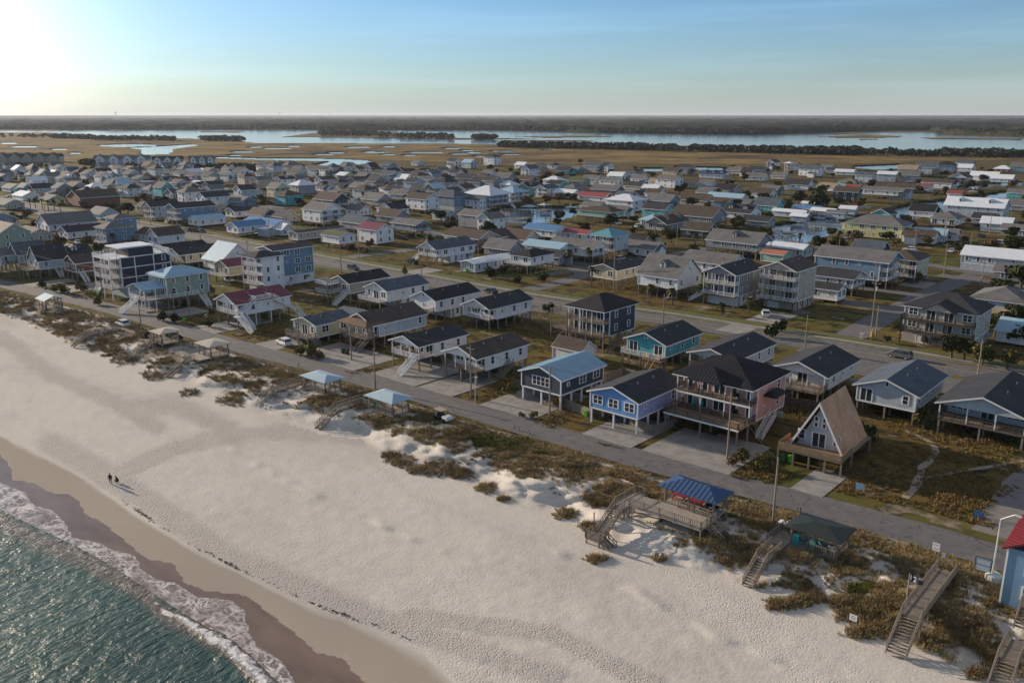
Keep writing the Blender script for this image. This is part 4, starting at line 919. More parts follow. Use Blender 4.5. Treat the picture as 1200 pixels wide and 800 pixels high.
# ---------------- middle distance and far houses ----------------
FAR="""354 211 y 10 12 2 2.5 h G w|404 201 x 9 11 2 .5 g Y w|372 206 x 8 12 2 .5 g L b|422 214 x 9 13 1 2 g L g|441 227 x 10 15 1 2.2 g G g|306 206 y 10 12 2 1 g K g|331 209 y 9 12 1 1 g G g
306 245 x 8 12 1 .5 g W b|330 246 x 9 14 1 .5 g K d|312 235 x 14 18 1 .5 f G g|470 222 x 9 13 1 2 g L g|468 211 y 10 14 1 2 h W g|502 206 x 9 13 2 1 g L s|523 208 y 10 13 2 2 h L d|548 204 x 10 14 2 1 g G d|572 205 x 10 16 1 2 g C b
559 229 x 8 11 2 .5 g W s|310 198 x 9 12 2 1 g W d|350 195 x 8 11 2 .5 g L s|368 195 x 9 14 1 1 g G d|455 190 x 9 12 2 1 g B s|447 199 x 9 13 2 2 g N d|476 199 x 8 11 1 1 g W b|532 186 x 8 11 2 1.5 g W d|550 187 x 9 12 2 1 g L l|577 180 x 11 14 3 1 h W d|518 196 y 8 12 1 1 g G g
527 200 x 9 12 1 1 g L g|560 203 x 9 14 1 1 g K b|573 200 x 8 10 1 1 g W g|592 203 x 10 14 1 1 g G g|427 202 x 8 12 1 1 g B g|496 197 y 8 12 1 1 g G b|408 190 x 8 12 2 1 g W d|612 190 x 9 12 1 1 g W w|489 188 x 8 10 1 1 g L g
621 194 y 9 13 2 1 g W s|633 191 y 7 10 2 1 g K t|650 190 y 9 11 1 1 h W d|662 196 x 9 13 1 1 g T d|676 195 x 8 9 1 1 g T g|697 190 x 11 17 2 1.5 g G s|711 190 x 9 10 2 1.5 g W d|741 196 x 11 13 2 1.5 h B b|724 202 x 9 14 1 1 g W w|650 206 x 10 13 2 .5 h W w
678 207 x 10 14 1 1 g S n|694 205 x 9 13 1 1.5 g L g|716 207 x 10 14 1 1 g W g|641 215 y 10 13 2 .5 g W s|664 221 x 9 15 1 1 g W w|697 225 x 8 20 1 .5 g W r|712 217 x 9 19 1 2 g G g|625 214 y 9 12 1 1 g C b|618 206 x 9 13 1 1 g G b|745 213 x 9 14 1 1 g K d
785 205 x 11 16 2 .5 g W g|804 193 x 9 13 2 .5 g G d|788 197 x 9 14 1 1 g C b|838 200 x 10 22 1 2 g W D|862 196 x 9 12 1 2 g K g|876 199 x 8 10 1 1 g W d|889 195 x 10 16 1 1 g G d|887 203 x 9 16 1 .5 g W g|810 209 x 10 15 1 1 g C b|830 211 x 9 10 1 1 g L g|853 215 x 10 15 1 1 g G k
852 227 x 9 22 1 .5 g W l|892 221 x 9 17 1 .5 g W b|777 228 x 10 15 2 .5 g B g|817 228 x 10 18 1 .5 g K b|765 216 x 8 12 1 .5 g L w|771 209 x 8 11 1 .5 g W t|828 221 x 8 10 1 .5 g L g|750 205 x 9 11 1 1 g W g
906 187 y 9 13 2 1 g W b|925 189 y 6 7 3 .5 h C w|934 190 y 7 8 2 .5 h L g|951 194 x 10 17 2 1 g W s|970 192 x 8 11 1 1 g L g|978 196 x 9 12 1 1 g G d|991 198 x 8 16 1 .5 g W w|915 202 x 9 12 1 .5 g K g|937 211 x 10 17 1 1 g W d|996 208 x 10 13 1 1 h M g|1015 201 x 9 13 2 .5 g L s
1041 200 x 9 14 2 .5 g L w|994 219 x 9 14 2 .5 g D b|1037 218 x 9 24 1 2.4 g W g|1001 216 x 7 9 1 .5 g K r|971 214 x 9 13 1 .5 g W t|905 217 x 9 12 1 .5 g G g|1045 213 x 11 18 1 .5 g R b|925 245 x 4 16 1 .5 g L w|946 241 x 4 14 1 .6 g W u|966 244 x 4 12 1 .6 g G w
981 246 x 4 9 1 .5 g L g|995 241 x 5 8 1 .6 g W w|954 236 x 4 12 1 .4 g W w|938 250 x 4 8 1 .4 g B w|1066 193 x 12 15 2 1 g K t|1088 190 x 15 16 2 2 g L s|1110 189 x 11 15 2 2 h B k|1132 187 x 11 14 2 1 g G s|1131 193 x 9 14 1 1 g W w|1176 194 x 10 13 1 1 h R w
1196 190 x 12 13 2 1 g S g|1127 202 y 12 15 2 .5 g L b|1155 202 x 9 20 1 1 g W w|1176 205 x 9 15 1 1 g L w|1100 210 x 8 20 1 1.2 g W b|1060 214 x 11 18 1 .5 g R b|1083 215 x 6 9 1 .4 g W r|1055 221 x 8 13 1 1.5 g L g|1120 224 x 5 8 1 .3 g W r|1197 221 x 9 13 1 1 g T g
1190 233 x 11 16 1 .5 g G g|1069 201 x 9 12 2 .5 g G g|1092 267 x 8 12 1 .5 g W l|1080 269 x 8 12 1 .5 g W b|1110 268 x 6 9 1 .5 g W g|1165 361 x 4 12 1 .2 g R t|1205 375 x 8 10 1 .5 g W l|1200 342 x 10 12 1 1 g G g
3 203 x 9 13 1 1 g L g|43 207 y 9 10 2 .5 g W w|60 217 x 9 14 1 .5 g W b|88 213 x 9 14 1 .5 g G b|112 214 y 9 11 1 .5 h K w|140 208 x 9 12 2 .5 g W g|151 215 x 9 13 2 .5 h W d|172 208 x 10 12 2 1 f G g|196 215 x 9 13 1 .5 g L g|216 208 x 9 18 1 1 g W r|232 211 x 8 9 1 1 g W w
250 208 x 9 12 1 .5 g G g|266 200 x 9 15 2 .5 g W g|262 220 x 9 15 1 .5 g K g|281 229 x 10 18 1 .5 g B g|296 221 x 9 13 1 .5 g L g|296 208 x 8 12 1 .5 g G b|15 215 x 9 16 1 .5 g L g|61 227 x 10 12 1 .5 g Y g|172 236 x 8 10 1 1 g C b|30 223 x 10 16 1 .4 g W w|-5 247 x 12 14 2 .5 g B d|10 232 x 10 14 1 .5 g K g
38 265 x 10 15 1 .5 g K b|155 287 x 8 10 1 .5 g L d|120 243 x 9 13 1 .4 g L g|250 237 x 8 12 1 .4 g K b|325 262 x 6 14 1 .5 g L w|350 219 x 8 12 1 .5 g K g|420 240 x 8 11 1 .5 g W g|455 238 x 8 10 1 .5 g L d|460 246 x 9 13 1 1.5 g G b|520 246 x 7 9 1 .5 g L s|410 232 x 7 9 1 .5 g W g
610 270 x 9 13 1 2 g K b|590 282 x 8 12 1 1 g G g|650 292 x 7 9 1 .4 g G d|755 282 x 8 14 1 .4 g W g|745 277 x 7 10 1 .4 g C d|820 262 x 8 12 1 1 g N b|890 252 x 8 12 1 1 g G d|900 232 x 9 14 1 .5 g W g|870 232 x 8 12 1 .5 g L g|1170 255 x 8 12 1 1 g L w|1195 262 x 8 12 1 .5 g G g|1190 310 x 7 10 1 .5 g G g"""
DESC={1:'single-storey',2:'two-storey',3:'three-storey'}
used=[]
def near_label(x,y):
    best=None
    for r,a,b,wc,rc in HOUSES[:NHERO]:
        d=math.hypot(a-x,b-y)
        if best is None or d<best[0]: best=(d,r,a,b)
    return best
NHERO=len(HOUSES)
cnt={}
def far_label(u,v,fl,st,rt,wc,rc,w,d):
    wn=WALL[wc][0]; rn=RN(rc) if rc!='D' else 'navy'
    s=f"{wn} {DESC[fl]} house with {rn} {'hip' if rt=='h' else 'flat' if rt=='f' else 'gable'} roof"
    if st>=1.8: s=s.replace(' house',' stilt house')
    return s
MROOF['D']=('navy metal',(.04,.06,.12))
def word_place(u,v):
    a='far left' if u<130 else 'left' if u<330 else 'left of centre' if u<520 else 'centre' if u<690 else 'right of centre' if u<870 else 'right' if u<1060 else 'far right'
    b='beside the marsh' if v<197 else 'in the farthest streets' if v<212 else 'in the middle streets' if v<235 else 'in the nearer streets' if v<275 else 'near main street'
    return f"{b}, {a}"
LAB=[]
def wing(h,w,d,fl,st,wc,rc):
    if rnd.random()>.45 or w>12: return
    sd_=rnd.choice((-1,1)); ww=rnd.uniform(2.6,4); wd=rnd.uniform(4,6); y0=rnd.uniform(-d/2+.3,d/2-wd-.2); hh=st+2.5; a,b_=(w/2+.01,w/2+ww) if sd_>0 else (-w/2-ww,-w/2-.01)
    g=MB()
    if rnd.random()<.5:
        g.box(a,y0,0,b_,y0+wd,hh); g.build('wing_wall',WM(wc),h); g=MB(); o_=b_ if sd_>0 else a; i_=a if sd_>0 else b_
        g.prism([(i_,hh+.75),(o_+sd_*.4,hh-.02),(o_+sd_*.4,hh+.15),(i_,hh+.95)],y0-.3,y0+wd+.3); g.build('wing_roof',RM(rc),h)
    else:
        y0=-d/2-rnd.uniform(1.2,2.4); x=rnd.uniform(-w*.2,w*.2); g.prism([(x-ww/2,0),(x+ww/2,0),(x+ww/2,hh),(x,hh+ww*.4),(x-ww/2,hh)],y0,-d/2-.02); g.build('wing_wall',WM(wc),h)
        g=MB()
        for q in (-1,1): g.prism([(x,hh+ww*.4+.02),(x+q*(ww/2+.35),hh-.25),(x+q*(ww/2+.35),hh-.08),(x,hh+ww*.4+.2)],y0-.3,-d/2+.3)
        g.build('wing_roof',RM(rc),h)
pos_taken=[(a,b,10) for _,a,b,_,_ in HOUSES]
def add_far(u,v,o,w,d,fl,st,rt,wc,rc,near=False):
    zr=st+fl*2.75+.55*w/2
    p=G(u,v,zr); r_=rnd.random()
    porch=2.2 if (st>=2 or (fl>=2 and r_<.5)) and rt=='g' else 0
    rz={'x':R(90),'y':0}[o]+R(rnd.uniform(-3,3))
    h=house((p.x,p.y,0),rz,w,d,fl,st,rt,wc,rc,far_label(u,v,fl,st,rt,wc,rc,w,d),near=near,porch=porch,slope=.42+.28*rnd.random() if w<12 else .5,enc=1 if (st<1.8 and st>.6 and rnd.random()<.5) else 0,deck=rnd.choice((0,0,2.2)) if st>=1.5 and not porch else 0,dorm=3 if rc=='D' else 0,rail=rnd.choice((trim,trim,wood)),stair=rnd.choice(('f','r','')) if st>1.5 else None,frontwin=rnd.choice(('d d','s s','s p','p p','s s s')))
    wing(h,w,d,fl,st,wc,rc)
    LAB.append((h,u,v)); pos_taken.append((p.x,p.y,max(w,d)*.62)); return h
for row in FAR.replace('\n','|').split('|'):
    a=row.split(); add_far(float(a[0]),float(a[1]),a[2],float(a[3]),float(a[4]),int(a[5]),float(a[6]),a[7],a[8],a[9])
# the remaining lots of the far streets
roadpts=[]
def onroad(x,y):
    return min((q.x-x)**2+(q.y-y)**2 for q in MS)<16**2
XS=[p for p in range(-900,200,15)]
for gy in range(150,1000,21):
    for gx in XS:
        x=gx+rnd.uniform(-3,3)+ (8 if (gy//21)%2 else 0); y=gy+rnd.uniform(-2,2)
        u,v=PX(x,y)
        if not(-40<u<1240): continue
        lim=interp([(0,203),(220,203),(300,197),(450,190),(600,196),(700,194),(900,193),(1060,195),(1200,188)],u)
        if v<lim or v>268: continue
        if v>238 and rnd.random()<.72: continue
        if (gy//21)%4==3 and v>200: continue   # street corridors stay open
        if any((a-x)**2+(b-y)**2<(r+(7.0 if u<430 else 5.2))**2 for a,b,r in pos_taken): continue
        if onroad(x,y): continue
        if hgt(u,v)[0]<-.1 or hgt(u+6,v)[0]<-.1 or hgt(u-6,v)[0]<-.1 or hgt(u,v+2)[0]<-.1: continue
        if 560<u<650 and 243<v<262: continue
        if len(LAB)>350: continue
        w=rnd.uniform(7,9.5);d=rnd.uniform(8.5,12.5);fl=rnd.choice((1,1,2,2));st=rnd.choice((.5,1.2,2.4,2.4,2.7))
        wc=rnd.choice('WWWWWWLLLGGCKKSBT');rc=rnd.choice('dddddgggbbbsskwl')
        h_=st+fl*2.75+.45*w/2
        uu,vv=PX(x,y,h_)
        rt='h' if rnd.random()<.25 else 'g'
        h=house((x,y,0),(R(90) if rnd.random()<.6 else 0)+R(rnd.uniform(-3,3)),w,d,fl,st,rt,wc,rc,far_label(u,v,fl,st,rt,wc,rc,w,d),near=False,porch=2.2 if rt=='g' and rnd.random()<.4 else 0,slope=rnd.uniform(.42,.8),dorm=1 if rnd.random()<.08 and rt=='g' else 0,frontwin=rnd.choice(('d d','s s','s p','p p')),rail=rnd.choice((trim,wood)))
        wing(h,w,d,fl,st,wc,rc)
        LAB.append((h,uu,vv)); pos_taken.append((x,y,max(w,d)*.55))
# labels that single each far house out by look, then by place and neighbour
def hd(h):
    return h['label']
by={}
for h,u,v in LAB: by.setdefault(h['label']+', '+word_place(u,v),[]).append((h,u,v))
for k,L in by.items():
    if len(L)==1: L[0][0]['label']=k; continue
    L.sort(key=lambda q:q[1]); n=len(L)
    names={2:['left one','right one'],3:['left one','middle one','right one']}.get(n) or ['leftmost']+[f'{["second","third","fourth","fifth","sixth","seventh","eighth","ninth","tenth"][i]} from left' for i in range(n-2)]+['rightmost']
    for (h,u,v),nm in zip(L,names): h['label']=f"{k}, {nm}"
for h,u,v in LAB:
    h['group']='houses in the streets behind main street'
    w_=h['label'].split()
    if len(w_)>16: h['label']=' '.join(h['label'].replace('single-storey ','').replace('in the ','').replace(' house with','; house,' if 0 else ' house,').split()[:16])
# past three hundred houses the smallest in view become one mass
def depth(o):
    return -o.location.x*st_+o.location.y*ct
hs=sorted([r for r,*_ in HOUSES if r['category']=='house'],key=depth); rest=hs[296:]
if rest:
    vs=[];fs=[];mi=[];mats=[]
    KIDS={}; dead=[]
    for o_ in COL.objects:
        if o_.parent: KIDS.setdefault(o_.parent.name,[]).append(o_)
    for h in rest:
        T=Matrix.Translation(h.location)@Matrix.Rotation(h.rotation_euler.z,4,'Z')
        def walk(o,TT):
            if o.data:
                k=len(vs); vs.extend([tuple(TT@v.co) for v in o.data.vertices])
                for p in o.data.polygons:
                    m=o.data.materials[p.material_index]
                    if m not in mats: mats.append(m)
                    fs.append(tuple(i+k for i in p.vertices)); mi.append(mats.index(m))
            for c in KIDS.get(o.name,()):
                walk(c,TT@Matrix.LocRotScale(c.location,c.rotation_euler,c.scale)); dead.append(c)
        walk(h,T); dead.append(h)
    HOUSES=[q for q in HOUSES if q[0] not in rest]; LAB=[q for q in LAB if q[0] not in rest]; bpy.data.batch_remove(dead)
    me=bpy.data.meshes.new('distant_houses'); me.from_pydata(vs,[],fs); [me.materials.append(m) for m in mats]; me.polygons.foreach_set('material_index',mi)
    link('distant_houses',me)['kind']='stuff'
# townhouse rows beyond the houses on the left
def rowhouse(u0,v0,u1,v1,n,fl,wc,rc,label,z=0):
    P=G(u0,v0);Q=G(u1,v1); d=Q-P; L=d.length; az=math.atan2(d.y,d.x); c=(P+Q)/2
    t=thing('townhouse_row',label,'townhouses',(c.x,c.y,0),az)
    mb=MB(); mb.box(-L/2,-6,0,L/2,6,fl*2.9); mb.build('wall',WM(wc),t)
    mb=MB(); mb.prism([(-6.6,fl*2.9-.3),(0,fl*2.9+3),(6.6,fl*2.9-.3),(6.6,fl*2.9),(0,fl*2.9+3.35),(-6.6,fl*2.9)],-L/2-.5,L/2+.5,0,'x'); mb.build('roof',RM(rc),t)
    for i in range(n):
        x=-L/2+L*(i+.5)/n; g=MB(); w=L/n*.62
        g.prism([(x-w/2,.1),(x+w/2,.1),(x+w/2,fl*2.9+.3),(x,fl*2.9+w*.5),(x-w/2,fl*2.9+.3)],-8,-2); g.build('gable_wall',WM('W' if wc!='K' else 'K'),t)
        g=MB()
        for s in (-1,1): g.prism([(x,fl*2.9+w*.5),(x+s*(w/2+.5),fl*2.9+.1),(x+s*(w/2+.5),fl*2.9+.4),(x,fl*2.9+w*.5+.4)],-8.5,0)
        g.build('gable_roof',RM(rc),t)
        for k in range(fl): window(t,'d',x,-8.02,1+k*2.9,0,False); window(t,'s',x+L/n*.42,-6.02,1+k*2.9,0,False)
    return t
rowhouse(-60,190,73,189.5,9,2,'K','b','long brown-roofed townhouse row at the far left edge before the marsh')
rowhouse(112,192.5,176,192,4,2,'L','g','grey-roofed townhouse row with four white gables, left of the dark shrubs')
rowhouse(180,193.5,215,193,3,2,'L','d','short townhouse row with three gables between two longer rows')
rowhouse(222,193,252,192.5,3,2,'B','g','blue-grey townhouse row at the right end beside the creek')
# ---------------- water towers on the horizon ----------------
for i,(u,h,k) in enumerate(((136,62,1),(328,58,.8),(386,56,.6))):
    p=G(u,139.2); a=thing('water_tower',('bulbous water tower on the left horizon under the sunset glow','water tower on the horizon left of centre','smallest water tower on the horizon, nearest the centre')[i],'water tower',(p.x,p.y,0),0,'water towers on the horizon')
    m_=M('far grey steel',(.22,.24,.27),.7)
    g=MB(); g.tube((0,0,0),(0,0,h+20),4*k,3.2*k,8); g.build('leg',m_,a)
    bm=bmesh.new(); bmesh.ops.create_uvsphere(bm,u_segments=14,v_segments=8,radius=15*k); bmesh.ops.scale(bm,vec=(1,1,.62),verts=bm.verts); me=bpy.data.meshes.new('tank'); bm.to_mesh(me); bm.free(); me.materials.append(m_); link('tank',me,a,(0,0,h+24))
# ---------------- vegetation ----------------
def leafmat(name,a,b_):
    m,t,b=newmat(name); P=pos(t); n=nois(t,P,1.3,4,.7); n2=nois(t,P,.25,2)
    g=t.nodes.new('ShaderNodeObjectInfo'); c=rgb(t,a,b_,ramp(t,mth(t,'ADD',mth(t,'MULTIPLY',n,.6),mth(t,'MULTIPLY',n2,.4)),.35,.65))
    t.links.new(c,b.inputs['Base Color']); b.inputs['Roughness'].default_value=.75; b.inputs['Specular IOR Level'].default_value=.08; MC[name]=m; return m
lf_dark=leafmat('dark evergreen leaves',(.020,.028,.012),(.055,.060,.02)); lf_olive=leafmat('olive leaves',(.06,.06,.02),(.13,.11,.035)); lf_gold=leafmat('golden leaves',(.13,.08,.025),(.22,.14,.04))
lf_palm=leafmat('palm fronds',(.045,.06,.022),(.12,.12,.045)); bark=M('bark',(.12,.095,.075),.9,.3,2)
lf_brown=leafmat('brown scrub leaves',(.09,.06,.035),(.16,.11,.055)); far_leaf=leafmat('far forest',(.022,.030,.020),(.050,.048,.028))
def leaves(rx,ry,rz,z0,n,s,seed,lumps=9):
    r=random.Random(seed); L=[]; vs=[];fs=[]
    for i in range(lumps):
        a=r.uniform(0,6.28); q=r.uniform(.15,.62); L.append((math.cos(a)*q*rx,math.sin(a)*q*ry,z0+rz*r.uniform(-.35,.75),r.uniform(.32,.55)))
    for i in range(n):
        lx,ly,lz,lr=r.choice(L)
        d=Vector((r.gauss(0,1),r.gauss(0,1),r.gauss(0,1))).normalized(); k=r.uniform(.72,1.06)
        c=Vector((lx+d.x*rx*lr*k,ly+d.y*ry*lr*k,lz+d.z*rz*lr*k)); 
        if c.z<.1: continue
        nrm=(d+Vector((r.uniform(-1,1),r.uniform(-1,1),r.uniform(-1,1)))*.8).normalized(); a=nrm.orthogonal().normalized(); b=nrm.cross(a); ss=s*r.uniform(.6,1.4)
        o=len(vs); vs+=[c+a*ss,c+b*ss*.7,c-a*ss,c-b*ss*.7]; fs.append((o,o+1,o+2,o+3))
    return vs,fs
def mesh_of(name,vs,fs,m):
    me=bpy.data.meshes.new(name); me.from_pydata([tuple(v) for v in vs],[],fs); me.materials.append(m); return me
CR={}
def crown(kind,var):
    if (kind,var) in CR: return CR[kind,var]
    P={'shrub':(1,1,.75,.65,420,.13),'oak':(1,1,.62,.9,900,.11),'cedar':(.55,.55,1.1,1.15,600,.10)}[kind]
    vs,fs=leaves(*P[:5],P[5],{'shrub':31,'oak':57,'cedar':83}[kind]+var,11)
    if kind=='cedar':
        vs=[Vector((v.x*max(.08,1.15-v.z*.48)*1.3,v.y*max(.08,1.15-v.z*.48)*1.3,v.z)) for v in vs]
    CR[kind,var]=(vs,fs); return CR[kind,var]
TM={}
def tree(u,v,kind,r,mat,label,cat='tree',group='trees and shrubs among the houses',z=0.0,h=1.0,name=None):
    p=G(u,v,z); var=rnd.randrange(3); key=(kind,var,mat.name)
    if key not in TM: vs,fs=crown(kind,var); TM[key]=mesh_of('crown',vs,fs,mat)
    t=thing(name or {'shrub':'shrub','oak':'live_oak','cedar':'cedar_tree'}[kind],label,cat,(p.x,p.y,z),rnd.uniform(0,6),group); t.scale=(r,r,r*h)
    link('crown',TM[key],t)
    if 'tk' not in TM:
        g=MB(); g.tube((0,0,-.1),(.05,.03,.75),.09,.06,7)
        for a in range(4): g.tube((.05,.03,.5),(math.cos(a*1.6)*.35,math.sin(a*1.6)*.35,.95),.045,.02,5)
        TM['tk']=g.mesh('trunk',bark)
    link('trunk',TM['tk'],t); return t
# palms
def palmmesh(seed,n=26,L=1.9):
    r=random.Random(seed); vs=[];fs=[]
    for i in range(n):
        a=i*2.399+r.uniform(-.2,.2); el=r.uniform(-.7,1.2); l=L*r.uniform(.8,1.1); prev=None
        d=Vector((math.cos(a),math.sin(a),0)); s=Vector((-math.sin(a),math.cos(a),0))
        for k in range(6):
            q=k/5; pz=math.sin(el)*l*q-1.0*q*q*l*.55; pr=math.cos(el)*l*q*1.0
            c=d*pr+Vector((0,0,pz)); wd=.42*math.sin(min(1,q*1.15+.1)*math.pi)*l*.5+.02
            o=len(vs); vs+=[c-s*wd+Vector((0,0,-.12*wd)),c,c+s*wd+Vector((0,0,-.12*wd))]
            if k and (k%1==0): fs+=[(o-3,o-2,o+1,o),(o-2,o-1,o+2,o+1)]
    return vs,fs
PALM=[mesh_of('crown',*palmmesh(s),lf_palm) for s in (1,2,3)]
def palm(u,v,h,label,r=1.0,z=0.0):
    p=G(u,v,z); t=thing('palm_tree',label,'palm tree',(p.x,p.y,z),rnd.uniform(0,6),'palm trees')
    g=MB(); lx=rnd.uniform(-.3,.3); g.tube((0,0,-.2),(lx*.4,0,h*.5),.24,.19,8); g.tube((lx*.4,0,h*.5),(lx,0,h),.19,.23,8); g.build('trunk',bark,t)
    o=link('crown',rnd.choice(PALM),t,(lx,0,h)); o.scale=(r,r,r); return t
for u,v,h,l in [(1090,393,5.5,'single palm before the beige house with twin dark balconies'),(739,420,4.6,'slim palm between turquoise house and bright blue house'),(693,337,5.5,'broad round-headed palm at the main street corner'),(822,354,4.4,'palm left of the tall grey condominium stairs'),(877,367,3.6,'small palm in front of the tall grey condominium'),(846,368,2.2,'low palm at the foot of the tall grey condominium'),(198,402,2.6,'short palm beside the maroon-roofed stilt house yard'),(788,357,4,'palm in front of the white saltbox house'),(762,348,3,'little palm under the saltbox house balcony'),
 (248,377,2.8,'short palm near maroon-roofed house driveway'),(1082,317,5.2,'palm on the verge below the yellow house'),(952,303,6,'tall palm left of the big blue house'),(937,290,5,'palm by canal, behind pale blue metal roof'),(972,285,5,'left palm of a clump before the yellow house'),(983,287,5,'middle palm of a clump before the yellow house'),(993,288,5.2,'right palm of a clump before the yellow house'),(667,312,5,'palm before the pale blue metal roof, left'),(690,310,5,'palm before the grey gable porch, right'),(407,222,6,'palm behind the dark slate house'),(426,240,6.5,'tall palm over dry lawn, left of centre'),(452,224,5,'palm beside grey gable house, centre left'),(133,287,4,'palm close behind the navy tower house'),(36,245,5,'first palm in row by the store'),(42,244,5,'second palm in row by the store'),(50,246,5.5,'third palm in row by the store'),(57,247,5,'fourth palm in row by the store'),(64,247,5,'fifth palm in row by the store'),(71,248,4,'sixth palm in row by the store'),(105,262,5,'palm beside the large grey gable roof'),(1000,302,5,'palm between blue house and condominium'),(815,288,4,'palm on the verge beside the dormered raised house'),(825,290,4,'second palm beside the dormered raised house'),(572,203,5,'distant palm by brown roof'),(700,212,5,'distant palm before the golden marsh')]:
    palm(u,v,h,l,1.2)
oaks=[(897,245,9,lf_dark,'large dark round oak right of centre by the trailers'),(958,248,11,lf_dark,'huge dark spreading oak over the white trailers'),(935,240,8,lf_dark,'dark oak left of the huge spreading oak'),(1195,342,9,lf_dark,'dark dense thicket tree at right edge by main street'),(1175,350,6,lf_dark,'dark shrubby tree before the grey hip roof at right edge'),(865,268,6,lf_olive,'golden olive round tree beside white dormered house'),(899,262,5,lf_olive,'golden olive tree left of the big dark oak'),(192,241,5.5,lf_dark,'dark round tree left of blue porch house'),(215,233,5,lf_dark,'dark domed tree above the blue porch house'),(172,247,6,lf_dark,'dark thicket tree beside the store'),(150,251,6,lf_dark,'dark tree behind the brown store'),(138,254,5,lf_brown,'brown leafed tree by the brown store'),(20,283,3.5,lf_brown,'rusty bush behind the front row at left'),(290,214,4,lf_dark,'dark tree at left beyond blue roof'),(351,242,5,lf_dark,'dark tree right of the turquoise block'),(640,240,6,lf_brown,'bare brownish tree by canal house'),(655,238,6,lf_brown,'brown leafless tree over the canal'),(672,236,5,lf_dark,'dark tree at the canal bend'),(545,262,4,lf_dark,'left dark tree of the hedge before the grey house'),(556,260,4,lf_dark,'right dark tree of the hedge before the grey house'),(568,244,4,lf_dark,'dark tree beside the large blue-grey house'),
 (530,263,3.5,lf_dark,'small dark tree before the tan house'),(475,214,4,lf_dark,'dark tree among far centre roofs'),(1040,402,1.8,lf_dark,'dark bush at foot of the tall pole'),(1115,420,5,lf_dark,'large dark bush along the right sidewalk'),(1130,422,4.5,lf_dark,'second dark bush along the right sidewalk'),(1150,428,4.5,lf_olive,'olive bush behind the right sidewalk'),(1180,432,4,lf_olive,'bush at far right behind sidewalk'),(1195,405,5,lf_dark,'dark bush beside white shed at right edge'),(1165,395,6,lf_olive,'olive tree right of the beige house'),(1185,385,6,lf_dark,'dark tree at right edge above the bush row'),(1132,222,4,lf_dark,'dark tree before sage gable'),(1105,272,3,lf_dark,'tree beside the white hip-roofed house'),(1050,290,4,lf_olive,'tree at side of yellow house'),(960,292,4,lf_olive,'olive tree by the canal palms'),(1075,332,3.5,lf_olive,'round olive shrub tree on the verge'),(1155,300,3,lf_dark,'dark shrub by long white metal roof'),(1130,285,3,lf_olive,'olive shrub beside grassy verge, right'),(1180,285,3,lf_olive,'light bush near right edge poles'),(800,262,4,lf_dark,'dark bush beside grey dormered house'),(742,262,4,lf_dark,'dark tree right of the mint house'),(745,290,2,lf_olive,'shrub beside the white boat'),(775,294,2.6,lf_olive,'rounded bush before the saltbox house'),(590,205,3,lf_dark,'small dark far tree at centre'),(760,205,3,lf_dark,'small dark tree by white metal pier'),(885,210,4,lf_dark,'dark tree in far right streets'),(680,192,5,lf_dark,'dark bush by teal gables at the marsh'),(975,208,4,lf_dark,'dark yard tree far right'),(1030,212,4,lf_dark,'dark pine-like tree by pale gable')]
for u,v,r,m_,l in oaks: tree(u,v,'oak',r*.62,m_,l,z=0,h=1.0)
